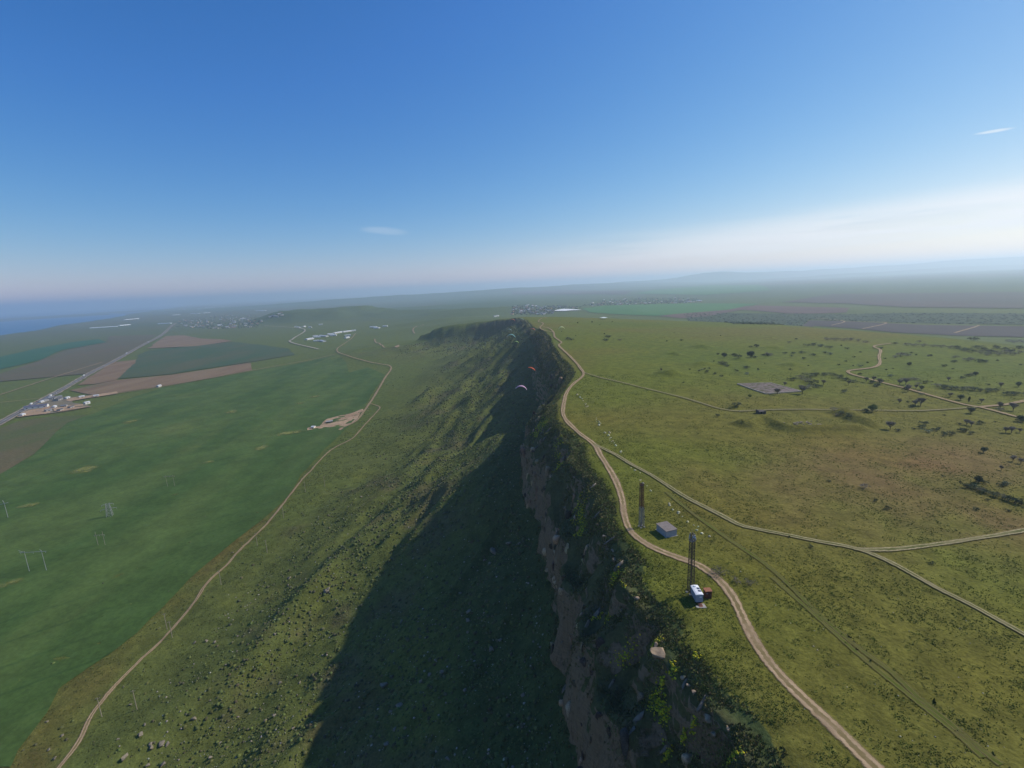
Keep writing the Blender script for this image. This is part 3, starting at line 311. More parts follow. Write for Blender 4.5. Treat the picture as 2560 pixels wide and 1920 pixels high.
    (1010.5,3382.2),(1453.2,3891.6),(1022.9,4226.0),(985.2,3977.0),(1101.7,3650.7),(1216.3,4062.0),(896.2,3398.7),(919.6,3785.3),(1255.9,3765.7),(1081.6,4141.7),(964.9,3697.1),
    (966.2,3340.8),(782.1,3714.8),(681.9,3927.2),(1162.6,4414.6),(965.0,3982.9),(1232.1,3781.3),(732.8,3327.4),(1004.2,3369.6),(1168.2,4157.8),(1251.3,3773.0),(778.1,3439.3),
    (863.9,4034.1),(795.2,4183.0),(1407.9,3822.3),(913.8,3525.8),(907.2,3496.0),(1224.3,3455.2),(1438.1,3812.6),(1317.6,4294.3),(1096.6,3812.9),(686.4,3490.5),(995.7,3316.5),
    (1250.8,3924.2),(1078.3,4462.0),(857.4,3355.3),(1416.9,4214.1),(1333.2,3484.0),(1268.6,3616.7),(1161.6,3749.5),(1194.8,3398.5),(1379.3,3533.9),(800.1,3652.3),(1169.5,3618.7),
    (887.0,3814.4),(1189.8,3450.9),(687.0,3353.5),(781.2,3604.6),(1357.1,4229.1),(622.8,3652.6),(1206.8,3315.1),(1385.0,4207.0),(1139.1,4095.2),(804.6,4170.9),(1006.8,3650.0),
    (1196.8,3272.2),(1209.4,3414.5),(1143.5,4360.9),(709.6,3691.8),(800.6,3368.7),(774.6,3549.9),(976.8,3784.6),(1241.3,3468.3),(1149.8,3321.6),(625.8,3525.7),(565.2,3393.6),
    (932.1,3642.0),(1110.3,3902.9),(1056.4,4094.8),(1351.0,3565.8),(675.2,3375.6),(609.3,3651.3),(1113.9,4221.7),(1209.8,4294.4),(861.6,3808.0),(946.0,4331.3),(1185.6,3677.2),
    (970.8,3493.8),(635.6,3554.5),(918.3,4193.0),(1205.1,3616.5),(977.7,3483.0),(1076.6,3991.1),(1191.7,3371.1),(1395.6,3964.4),(777.5,3624.5),(1149.3,3871.7),(987.5,4097.4),
    (1428.7,4178.9),(746.6,3691.1),(752.9,3836.6),(846.5,3319.3),(1289.5,3768.4),(989.6,3837.0),(1114.3,3691.2),(729.7,3570.1),(1374.1,4001.5),(825.4,3853.2),(853.3,3947.5),
    (1341.1,3610.6),(1053.9,3448.0),(995.6,4154.3),(643.2,3592.9),(873.8,3286.7),(1164.7,3545.9),(1270.6,3847.8),(947.4,4421.3),(1326.9,3599.1),(1276.5,4376.2),(1039.0,3822.7),
    (997.9,3307.8),(960.1,3805.9),(859.9,3590.1),(925.7,3671.9),(1032.7,3712.7),(1340.0,3603.1),(946.0,3558.5),(1176.3,3423.6),(709.0,3614.9),(757.0,4082.6),(1399.1,3781.2),
    (1313.2,3371.5),(1226.0,3622.9),(1054.4,3506.5),(988.3,3740.4),(1014.0,3498.4),(1025.0,3460.2),(1223.0,3922.9),(746.6,3899.5),(1228.3,3529.5),(1269.7,4483.7),(1105.9,4007.3),
    (1433.3,4122.8),(716.8,3526.1),(1022.4,3625.3),(983.8,4278.7),(1271.3,3313.6),(879.5,3919.7),(894.1,3300.0),(1350.6,3561.2),(1001.9,4098.1),(1297.2,3793.5),(1390.3,4069.4),
    (1174.6,4390.3),(924.0,3400.4),(1206.4,4279.9),(1288.1,3364.1),(1187.6,4223.8),(742.3,3742.3),(1181.0,3586.2),(1038.7,3298.9),(1040.1,3833.4),(1455.2,3837.9),(1050.9,3480.3),
    (1102.9,4053.1),(1088.5,3451.6),(890.6,3763.0),(979.0,3436.6),(792.8,3415.2),(966.6,4057.9),(762.6,3447.0),(914.6,4235.3),(950.7,3943.1),(758.4,3649.0),(975.7,3419.5),
    (1058.0,4095.3),(892.9,3326.0),(866.7,4169.4),(703.2,3698.8),(734.1,3703.0),(906.7,3615.6),(1448.5,3835.5),(913.4,3669.7),(1256.8,3546.4),(850.6,3566.5),(994.0,3976.8),
    (1187.4,4201.3),(1103.1,3780.6),(894.5,3751.6),(1139.7,4385.4),(927.5,4167.1),(835.8,3949.3),(1291.2,4207.8),(953.2,3379.0),(1267.9,4284.2),(1392.5,3619.8),(1097.9,4167.5),
    (1165.8,3342.5),(1245.8,3876.0),(1012.3,3791.7),(811.7,4044.6),(954.0,3371.7),(963.2,4121.7),(728.1,3472.3),(1408.0,4039.3),(598.8,3610.4),(567.8,3617.6),(875.4,3525.8),
    (1414.8,3764.1),(1102.9,3394.7),(980.7,3914.6),(611.8,3576.7),(740.6,3403.2),(1415.6,3930.8),(813.4,3629.1),(719.8,3417.5),(1385.3,3769.3),(1029.6,3923.6),(1151.5,3462.6),
    (966.4,3885.7),(769.1,3349.6),(1436.7,4119.8),(1228.8,4202.0),(977.5,4144.7),(693.7,3389.6),(899.2,3564.9),(556.4,3561.6),(865.0,3450.2),(758.6,3631.3),(1109.7,3468.4),
    (1168.7,4438.2),(1233.6,4489.1),(1179.7,3307.1),(1151.5,3725.2),(928.0,4025.1),(846.0,3413.4),(799.0,3335.9),(794.9,3329.1),(1126.7,3433.8),(706.1,3752.1),(1157.1,3403.2),
    (624.3,3647.1),(1415.9,3830.3),(1470.3,3852.0),(820.6,3913.8),(1372.1,3485.5),(747.0,3673.4),(692.3,3372.2),(824.9,3964.6),(1409.0,4091.9),(765.5,3338.1),(803.3,3338.9),
    (1128.7,3714.2),(745.6,3504.9),(1317.8,4153.4),(1129.5,4181.5),(715.7,3688.5),(910.2,3480.6),(1375.9,4337.2),(1418.9,3945.5),(740.9,3892.9),(753.9,3624.8),(1115.6,3459.7),
    (903.3,3491.4),(1110.7,3322.7),(1006.3,3402.8),(936.9,3725.8),(849.1,3693.6),(1207.5,3788.1),(1260.3,4357.2),(1230.6,4335.8),(1374.3,4191.2),(1086.9,3325.2),(1165.8,3654.1),
    (1004.5,3989.7),(832.1,3383.3),(1292.7,3559.6),(1315.7,3966.0),(1457.0,4052.6),(1298.5,4260.1),(1022.1,3454.0),(1001.3,4024.6),(1136.2,3510.7),(804.0,3378.5),(679.0,3788.9),
    (748.9,3543.0),(1189.5,4427.9),(915.9,3287.4),(1034.9,3935.0),(1163.4,3373.6),(1085.5,3674.1),(1180.8,3348.7),(1013.1,4117.1),(943.8,3285.7),(1066.0,3466.4),(910.0,3954.5),
    (1134.7,3491.7),(1031.1,3538.0),(1118.8,4396.9),(1006.4,4174.0),(714.3,3507.9),(1079.5,3935.9),(1137.5,3968.1),(721.2,3363.5),(794.4,3331.8),(858.1,3472.7),(992.2,3721.0),
    (1076.1,3269.2),(955.0,3666.9),(833.6,4329.2),(1051.5,3618.8),(1005.3,4198.5),(640.8,3545.1),(682.9,3908.3),(1262.4,4215.8),(868.9,3487.9),(1138.5,3486.4),(1245.5,3594.3),
    (1204.1,3418.3),(999.1,3360.0),(1233.3,3853.7),(1385.6,4280.8),(875.9,4386.0),(699.2,3836.1),(1190.1,3378.4),(843.2,3416.6),(944.7,4126.3),(974.9,3861.8),(1251.8,3347.3),
    (1078.7,4155.0),(973.6,3568.7),(955.9,3399.0),(1098.7,4035.2),(1095.5,3527.8),(1283.1,3826.4),(883.2,3903.5),(1048.3,3685.0),(1117.3,3942.4),(891.4,4439.7),(1191.1,3726.8),
    (1297.5,3787.3),(1223.1,3479.9),(773.0,3754.6),(1170.9,3587.2),(1137.2,3778.0),(1101.6,4193.8),(1226.3,4462.8),(867.3,3372.8),(889.4,4181.7),(1070.6,3345.6),(835.6,4301.1),
    (1374.6,4261.3),(1427.0,3831.4),(1235.7,4176.4),(802.5,3348.3),(775.2,3363.8),(691.8,3555.9),(1167.8,4165.8),(941.0,3486.6),(1099.7,3712.5),(931.3,3327.9),(867.9,3305.6),
    (1374.5,3952.0),(929.4,4041.5),(1159.1,3443.5),(1372.3,4158.6),(807.0,4078.2),(1251.4,3601.1),(1030.3,3627.3),(1398.0,3600.0),(941.2,3974.0),(1241.8,3730.6),(1182.2,3531.9),
    (1021.0,3383.8),(1227.2,4014.5),(984.4,3692.0),(853.5,3333.5),(546.9,3562.3),(811.0,3834.8),(1338.4,4359.1),(1165.0,3777.9),(1197.1,3691.0),(1452.2,3933.6),(1408.7,3683.4),
    (1286.9,3497.3),(1247.5,3546.1),(1003.4,3451.5),(1076.4,3712.4),(1079.9,4070.1),(758.5,3929.4),(1376.2,3732.3),(1157.6,3345.4),(921.0,3900.3),(806.8,3478.0),(1222.8,3872.7),
    (1178.3,3353.2),(874.1,3741.9),(1316.0,3564.7),(964.8,4213.4),(1100.3,3499.1),(1229.4,4139.7),(822.3,3924.8),(947.4,4080.0),(1217.8,3475.5),(1047.7,3720.8),(609.5,3663.6),
    (1325.7,3728.3),(579.3,3413.2),(1208.5,3629.6),(1434.5,3677.3),(1237.5,3485.6),(937.9,4330.3),(1321.8,3580.1),(1203.2,3713.5),(818.8,3813.3),(667.7,3707.9),(1334.5,3678.1),
    (1277.5,3568.3),(850.8,3572.3),(1308.8,3538.3),(926.3,3295.6),(1112.9,3357.4),(1206.3,4416.4),(1194.5,4403.5),(1037.1,4269.8),(1162.3,4125.5),(553.3,3481.2),(808.5,4282.7),
    (1108.6,4342.2),(1154.4,3621.5),(1261.0,3506.2),(722.6,3469.8),(1321.0,3494.6),(813.2,3638.8),(650.0,3419.3),(1082.6,4377.5),(926.2,3635.7),(1178.0,3269.9),(633.9,3756.3),
    (647.9,3557.3),(1362.7,3502.5),(1109.6,3299.2),(1206.4,4008.9),(915.5,3845.1),(1012.9,3885.0),(1165.0,3510.7),(644.9,3504.5),(885.1,3967.6),(1250.9,4126.7),(1233.6,4027.1),
    (1261.6,3537.9),(828.0,3562.4),(1414.7,4131.8),(1317.8,4162.9),(1220.7,3712.9),(1269.7,4377.7),(902.7,3921.7),(1375.8,3950.2),(1188.7,4070.5),(792.4,4091.0),(1203.8,4262.7),
    (807.5,4137.8),(927.1,4410.9),(1125.4,3634.1),(696.1,3564.3),(1072.3,4411.1),(1008.8,3858.6),(933.1,4445.0),(1170.0,4475.4),(933.1,3613.8),(1134.3,3719.1),(903.8,3356.2),
    (736.6,3651.2),(1102.1,3598.2),(1156.7,3275.7),(711.9,3597.5),(1225.6,4157.7),(1079.1,3796.4),(1098.1,3375.6),(1021.9,3801.3),(1316.8,3940.3),(1414.0,3603.5),(785.7,3518.1),
    (874.2,3661.4),(1319.7,3878.4),(1121.6,4452.8),(969.7,3685.9),(1050.7,4321.9),(1312.2,3370.9),(1111.7,4327.6),(1001.1,3403.5),(1379.4,3650.9),(797.1,3551.4),(1043.2,4336.9),
    (1117.3,3927.0),(1182.0,4272.4),(759.8,3456.1),(1283.8,3710.1),(1075.1,4004.0),(1210.3,4272.6),(934.4,3574.1),(574.2,3658.5),(816.6,3888.3),(1265.4,4379.8),(691.2,3776.0),
    (916.2,4011.7),(995.3,3469.9),(669.3,3541.1),(816.5,4023.6),(1329.0,3374.9),(1239.7,4240.6),(900.8,3943.5),(1108.0,4063.2),(956.1,4188.7),(1118.4,3522.6),(624.5,3604.7),
    (1184.5,3665.8),(1286.4,3834.1),(1224.5,3826.7),(1188.7,3856.3),(1321.8,3701.5),(1154.0,3672.8),(1285.3,3449.4),(679.4,3680.1),(474.3,3409.5),(367.8,3245.1),(394.8,3178.7),
    (436.1,3158.1),(209.7,3618.8),(376.8,3691.5),(281.4,3284.7),(275.3,3274.3),(266.8,3245.7),(442.7,3156.2),(408.0,3304.0),(304.0,3342.9),(327.9,3238.3),(304.0,3318.6),
    (317.8,3682.3),(372.5,3306.4),(301.7,3717.8),(420.2,3255.3),(458.2,3461.1),(430.0,3292.9),(379.0,3305.3),(400.4,3435.5),(343.4,3743.2),(367.1,3240.7),(376.4,3312.6),
    (430.3,3263.8),(347.3,3325.2),(379.7,3448.6),(403.8,3375.9),(394.4,3333.0),(413.9,3250.6),(480.1,3389.2),(402.4,3198.1),(377.3,3648.9),(402.2,3200.5),(313.1,3666.9),
    (426.6,3303.9),(258.8,3394.1),(364.1,3336.3),(309.2,3506.1),(343.8,3321.9),(359.1,3274.4),(326.2,3183.7),(349.4,3374.3),(445.6,3252.0),(454.8,3383.2),(358.0,3297.0),
    (254.5,3261.3),(262.8,3235.5),(375.6,3712.4),(256.3,3446.3),(249.2,3292.9),(251.1,3621.0),(315.8,3205.5),(347.2,3682.3),(334.2,3484.2),(398.7,3623.8),(317.2,3305.7),
    (302.4,3192.5),(289.8,3210.5),(306.3,3503.5),(407.6,3309.5),(295.8,3574.2),(379.8,3235.6),(330.9,3696.4),(261.9,3241.1),(359.6,3189.7),(294.1,3439.7),(296.0,3194.3),
    (456.5,3296.9),(511.3,3417.4),(320.2,3352.8),(419.2,3239.2),(305.0,3194.6),(320.0,3231.2),(301.3,3715.7),(505.3,3384.6),(428.6,3439.5),(454.6,3504.6),(340.7,3240.8),
    (409.9,3371.5),(241.8,3473.7),(319.3,3716.2),(279.4,3235.0),(417.9,3335.2),(288.9,3182.7),(344.0,3293.5),(447.9,3294.7),(387.2,3351.5),(435.8,3207.4),(317.7,3228.1),
    (278.7,3561.1),(429.7,3578.0),(492.6,3399.4),(479.9,3400.4),(430.1,3295.3),(327.7,3365.5),(309.0,3652.3),(424.0,3606.5),(254.3,3271.8),(486.7,3299.0),(372.8,3701.7),
    (374.7,3605.0),(391.5,3646.8),(265.7,3215.3),(282.9,3233.2),(428.4,3595.0),(334.6,3369.7),(367.3,3617.9),(276.4,3271.4),(377.9,3381.0),(336.6,3397.8),(342.1,3327.7),
    (415.3,3636.3),(385.8,3329.7),(436.3,3296.7),(441.4,3164.9),(338.7,3652.3),(403.4,3283.4),(330.6,3697.5)]
GREENHOUSES = [((-3706.0,4313.3),(-3526.0,4390.3),45),((-3632.7,4542.9),(-3602.5,4635.8),45),((-4954.4,6302.4),(-4957.1,6546.6),40),((-3274.3,4559.0),(-3147.6,4544.0),40),
    ((-5059.0,7369.7),(-5013.4,7459.6),60),((-4987.9,7696.6),(-4815.6,7636.5),60),((-4788.7,7691.4),(-4731.8,7759.5),60),((-3913.8,7583.5),(-3751.6,7572.9),50),((-7617.5,12019.7),
    (-7309.0,11738.2),80),((-8366.5,13546.4),(-8116.4,13560.0),80),((-8208.6,14012.6),(-8150.3,14065.6),80),((-9068.4,13438.5),(-8652.9,13194.4),80)]
FARMSHEDS = [((-936.7,2301.9),(-914.9,2312.5)),((-907.1,2243.1),(-882.5,2255.7)),((-904.2,2307.0),(-854.9,2266.9)),((-892.7,2370.0),(-867.5,2386.6)),((-853.5,2298.2),
    (-822.4,2301.8)),((-879.1,2419.3),(-859.7,2482.5)),((-854.1,2479.5),(-827.8,2527.9)),((-826.0,2537.1),(-808.7,2550.4)),((-762.4,2237.6),(-738.1,2247.1)),((-903.7,2142.6),
    (-890.2,2184.6)),((-836.2,2057.9),(-816.6,2067.2)),((-807.0,2062.3),(-777.0,2023.4)),((-726.0,2133.3),(-718.3,2159.1)),((-1236.7,2988.4),(-1214.4,2988.4)),((-1379.1,3117.6),
    (-1367.5,3124.3)),((-1328.7,3054.0),(-1302.8,3026.3)),((-1305.6,3073.8),(-1305.0,3107.1)),((-1249.7,3189.6),(-1227.2,3201.1)),((-691.8,2659.3),(-665.1,2652.1)),((-727.0,2614.1),
    (-696.0,2598.5)),((-771.3,2693.7),(-732.0,2679.0)),((-83.2,2685.6),(-68.5,2702.5)),((-66.3,2717.0),(-56.4,2731.8))]
YARD = [(-894.3,847.3),(-927.3,894.0),(-946.4,930.8),(-977.1,979.6),(-1000.0,1023.5),(-977.6,1029.8),(-949.1,1020.7),(-882.5,1060.5),(-862.2,1037.0),(-887.2,1004.6),
    (-911.0,979.5),(-890.8,956.7),(-852.3,939.3),(-812.5,911.0),(-833.8,877.1),(-869.1,857.7)]
YARDSAND = [[(-894.3,847.3),(-920.3,887.0),(-925.8,905.2),(-911.1,916.1),(-920.4,932.0),(-908.8,931.9),(-888.5,914.5),(-881.9,891.0),(-856.2,875.2),(-855.5,862.9),
    (-872.4,858.3)],[(-932.9,987.1),(-939.4,1011.5),(-917.9,1017.2),(-908.1,1029.4),(-882.5,1060.5),(-865.0,1040.5),(-873.7,1022.0),(-897.3,993.2),(-910.5,972.2)],[(-879.7,902.0),
    (-882.0,924.4),(-849.9,936.4),(-836.7,921.9),(-856.2,911.3),(-811.2,909.4),(-823.8,896.6),(-842.9,875.3),(-862.6,885.0)]]
YARDHOUSES = [((-938.1,917.2),(-920.4,926.7),'long'),((-974.3,994.3),(-993.3,1019.6),'grey'),((-974.9,1001.5),(-981.7,1017.2),'grey'),((-979.8,1016.8),(-973.9,1025.7),'grey'),
    ((-959.6,999.7),(-959.6,1008.2),'grey'),((-973.3,981.9),(-976.4,993.3),'grey'),((-945.6,1003.8),(-945.9,1009.3),'white'),((-920.0,1007.0),(-914.7,1013.3),'white'),
    ((-893.2,1011.8),(-886.6,1016.8),'white'),((-819.2,1100.3),(-818.7,1105.8),'white'),((-894.1,856.3),(-895.2,860.0),'white'),((-875.1,883.7),(-872.8,890.1),'grey'),
    ((-848.9,881.9),(-850.1,887.7),'grey'),((-876.5,918.2),(-870.2,920.8),'grey'),((-848.1,903.8),(-848.0,908.3),'grey'),((-890.6,915.2),(-892.5,920.3),'white'),((-947.6,981.8),
    (-953.0,997.6),'grey'),((-851.0,942.8),(-850.0,945.8),'white'),((-970.3,972.4),(-971.4,978.3),'white')]
CARS = [(-1029.5,1069.9),(-971.6,964.1),(-926.5,883.8),(-881.6,811.8),(-963.9,934.1),(-981.9,994.2),(-1008.6,1039.5),(-1053.8,1113.8),(-996.7,1013.3),(-1189.6,1328.1),
    (-1416.2,1751.2),(-1506.3,1893.0),(-1127.3,1235.0),(-1597.5,2044.6),(-1800.4,2386.2)]
SITE = [(-298.1,672.9),(-303.9,685.9),(-299.9,689.0),(-288.1,689.4),(-290.7,707.5),(-291.8,731.5),(-287.4,738.1),(-281.3,743.9),(-272.0,750.6),(-260.1,759.1),(-249.4,780.9),
    (-243.9,766.1),(-247.4,754.2),(-241.8,733.7),(-236.7,711.8),(-237.9,697.8),(-242.0,685.0),(-245.5,659.2),(-251.5,663.0),(-248.2,679.5),(-261.0,682.6),(-279.7,678.5)]
SITESHED = [(-284.3,708.2),(-276.1,711.6),(-296.7,685.1),(-292.7,684.7)]
SITEPILES = [(-285.7,697.2,3.25),(-279.4,697.9,3.79),(-274.5,700.6,3.26),(-283.3,721.9,2.8),(-257.8,706.4,3.29),(-258.3,721.4,3.35),(-253.5,738.4,3.43),(-251.2,745.5,2.88),
    (-245.6,709.6,3.85),(-242.8,716.7,3.33),(-255.1,725.5,2.81),(-254.7,690.9,3.22),(-247.2,747.7,2.89),(-279.2,734.6,2.84),(-273.3,740.6,3.44),(-251.0,694.3,2.69),(-238.0,766.5,2.37),
    (-241.0,779.1,2.4)]
QUARRY = [(-354.1,1469.6),(-350.2,1514.9),(-337.6,1470.6),(-344.4,1462.7)]
WHITELAKE = [(274.0,2954.2),(352.9,3125.3),(389.4,3083.8),(440.2,2919.3),(380.6,2912.1),(332.7,2891.9)]
POND = [(242.9,1295.6),(267.1,1351.9),(268.1,1312.4),(252.0,1276.0)]
GLIDERS = [('pink',7.6,373.2,2.8,10),('orange',24.1,550.5,-13.2,25),('lime',10.4,820.5,-11.5,0),('teal',1.8,504.3,31.1,8),('grey',-0.3,955.5,-1.7,5),('cream',75.5,699.5,19.8,-4),
    ('red',40.9,851.4,6.2,8),('coral',6.2,828.0,25.5,6),('blue',34.2,1268.8,-3.0,10)]

# ---------------------------------------------------------------- terrain
def hash2(ix, iy, seed):
    h = (ix.astype(np.int64) * 374761393 + iy.astype(np.int64) * 668265263 + seed * 1442695041) & 0xFFFFFFFF
    h = ((h ^ (h >> 13)) * 1274126177) & 0xFFFFFFFF
    return ((h ^ (h >> 16)) & 0xFFFFFF) / float(0xFFFFFF)

def vnoise(x, y, seed=0):
    """smooth value noise in -1..1"""
    ix = np.floor(x); iy = np.floor(y); fx = x - ix; fy = y - iy
    fx = fx * fx * fx * (fx * (fx * 6 - 15) + 10); fy = fy * fy * fy * (fy * (fy * 6 - 15) + 10)
    a = hash2(ix, iy, seed); b = hash2(ix + 1, iy, seed); c = hash2(ix, iy + 1, seed); d = hash2(ix + 1, iy + 1, seed)
    return (a + (b - a) * fx + (c - a) * fy + (a - b - c + d) * fx * fy) * 2 - 1

def fbm(x, y, scale, octaves=4, seed=0, gain=.5):
    v = np.zeros(np.broadcast(x, y).shape); amp = 1.; tot = 0
    for o in range(octaves):
        k = 2.03 ** o / scale
        v = v + amp * vnoise(x * k + 17.3 * o, y * k - 9.1 * o, seed + o); tot += amp; amp *= gain
    return v / tot

def sstep(a, b, x):
    t = np.clip((x - a) / (b - a), 0, 1); return t * t * (3 - 2 * t)

def seg_dist(x, y, pts):
    """distance to an open polyline and the interpolated third column of its nearest point"""
    best = np.full(x.shape, 1e12); val = np.zeros(x.shape)
    for (x0, y0, v0), (x1, y1, v1) in zip(pts[:-1], pts[1:]):
        dx, dy = x1 - x0, y1 - y0; L = dx * dx + dy * dy + 1e-9
        t = np.clip(((x - x0) * dx + (y - y0) * dy) / L, 0, 1)
        d = (x - x0 - t * dx) ** 2 + (y - y0 - t * dy) ** 2
        m = d < best
        best = np.where(m, d, best); val = np.where(m, v0 + t * (v1 - v0), val)
    return np.sqrt(best), val

def inside(x, y, poly):
    r = np.zeros(x.shape, bool); n = len(poly)
    for i in range(n):
        x0, y0 = poly[i][:2]; x1, y1 = poly[(i + 1) % n][:2]
        if y0 == y1: continue
        c = ((y0 > y) != (y1 > y)) & (x < (x1 - x0) * (y - y0) / (y1 - y0) + x0)
        r ^= c
    return r

VALLEY = -110.
PLAIN = -80.
PROFILES = {
    60: [(0, 0), (3, -.9), (6.5, -3.2), (11, -8.5), (17, -15.5), (18.2, -19), (20.5, -46), (27, -49.5), (55, -65), (119, -94), (150, -101), (200, -107), (260, -110)],
    250: [(0, 0), (3, -.9), (6.5, -3.2), (11, -8.5), (17, -15.5), (18.2, -19), (20.5, -46), (27, -49.5), (55, -63.5), (119, -92), (150, -101), (200, -107), (260, -110)],
    330: [(0, 0), (6, -2.8), (13, -9.5), (19, -17), (22, -38), (52, -44), (90, -72), (140, -95), (200, -105), (280, -110)],
    430: [(0, 0), (6, -2.8), (14, -9.5), (22, -20), (30, -42), (75, -59), (120, -80), (200, -100), (300, -110)],
    600: [(0, 0), (20, -17), (30, -40), (80, -63), (140, -85), (220, -102), (330, -110)],
    800: [(0, 0), (20, -14), (50, -38), (110, -68), (190, -92), (300, -107), (360, -110)],
    1000: [(0, 0), (30, -14), (90, -46), (160, -76), (250, -100), (340, -110)],
    1280: [(0, 0), (30, -14), (90, -46), (160, -76), (250, -100), (340, -110)],
    1420: [(0, 0), (10, -11), (35, -44), (90, -78), (170, -99), (260, -110)],
    1700: [(0, 0), (10, -11), (35, -44), (90, -78), (170, -99), (260, -110)],
}
PK = np.array(sorted(PROFILES)); PD = np.arange(0, 401, 1.)
def _prof(pts):
    p = np.interp(PD, [q[0] for q in pts] + [1000], [q[1] for q in pts] + [VALLEY])
    s = p.copy(); k = np.ones(25) / 25
    pad = np.pad(p, 12, mode='edge'); sm = np.convolve(pad, k, 'valid')
    w = np.clip((PD - 34) / 14, 0, 1)
    return s * (1 - w) + sm * w
PT = np.stack([_prof(PROFILES[k]) for k in PK])

def escarp(d, y):
    fy = np.interp(y, PK, np.arange(len(PK))); i = np.clip(fy.astype(int), 0, len(PK) - 2); f = fy - i
    dd = np.clip(d, 0, 399.); j = dd.astype(int); g = dd - j
    a = PT[i, j] * (1 - g) + PT[i, j + 1] * g; b = PT[i + 1, j] * (1 - g) + PT[i + 1, j + 1] * g
    return a * (1 - f) + b * f

# hollows bitten out of the bench below the rim: centre x, y, radius across, along, depth
SCOOPS = [(27, 96, 9, 9, 9), (29, 78, 9, 8, 9), (25, 118, 8, 9, 7), (24, 150, 8, 11, 6), (22, 196, 7, 12, 6), (24, 232, 7, 12, 6),
          (24, 175, 6, 9, 5), (30, 310, 9, 22, 7), (40, 420, 10, 26, 8), (34, 360, 9, 20, 6)]
# slumped ridges and hummocks on the lower slope: x, y, half length, half width, angle, height
RIDGES = [(-118, 292, 60, 8, 68, 6), (-92, 330, 55, 7, 70, 5), (-130, 235, 50, 9, 75, 3), (-140, 800, 55, 16, 78, 11), (-70, 420, 60, 8, 84, 4),
          (-95, 500, 80, 9, 84, 4), (-62, 600, 90, 9, 86, 4), (-100, 700, 80, 10, 84, 4)]
# far hills: x, y, radius x, radius y, height, flatness of the top
HILLS = [(-1500, 4000, 400, 340, 78, 1), (-750, 3800, 500, 380, 44, 0), (-250, 3300, 460, 340, 40, 0), (-350, 2700, 330, 160, 26, 0), (-150, 2350, 420, 170, 24, 0),
         (-1100, 5200, 900, 600, 30, 0), (-3600, 11500, 2600, 1500, 80, 0), (-1500, 12500, 2600, 1600, 60, 0), (600, 13500, 2600, 1800, 80, 0), (2600, 15500, 3000, 2000, 120, 0),
         (4800, 18500, 2600, 2000, 140, 0), (7900, 18500, 1900, 1800, 270, 0), (10500, 19500, 2600, 2200, 180, 0), (14500, 20500, 4500, 2500, 220, 0),
         (20500, 19500, 5200, 3000, 330, 0), (26000, 16500, 4200, 4200, 330, 0), (14500, 15500, 3600, 1200, 110, 0), (10500, 14500, 3600, 900, 70, 0)]

def plateau_sd(x, y):
    """distance to the rim, to the back edge, the rim height and inside flag"""
    dl, _ = seg_dist(x, y, RIM); db, _ = seg_dist(x, y, BACK)
    zr = np.zeros(x.shape); ws = np.zeros(x.shape)          # rim height, blended smoothly between the rim points
    m = y > 700
    for px, py, pz in RIM[-18:]:
        w = 1. / ((x[m] - px) ** 2 + (y[m] - py) ** 2 + 900.) ** 2; zr[m] += w * pz; ws[m] += w
    zr[m] = zr[m] / np.maximum(ws[m], 1e-30) * sstep(700, 900, y[m])
    ins = inside(x, y, [p[:2] for p in RIM] + [p[:2] for p in BACK] + [(3000., -3000.), (60., -3000.)])
    return dl, db, zr, ins

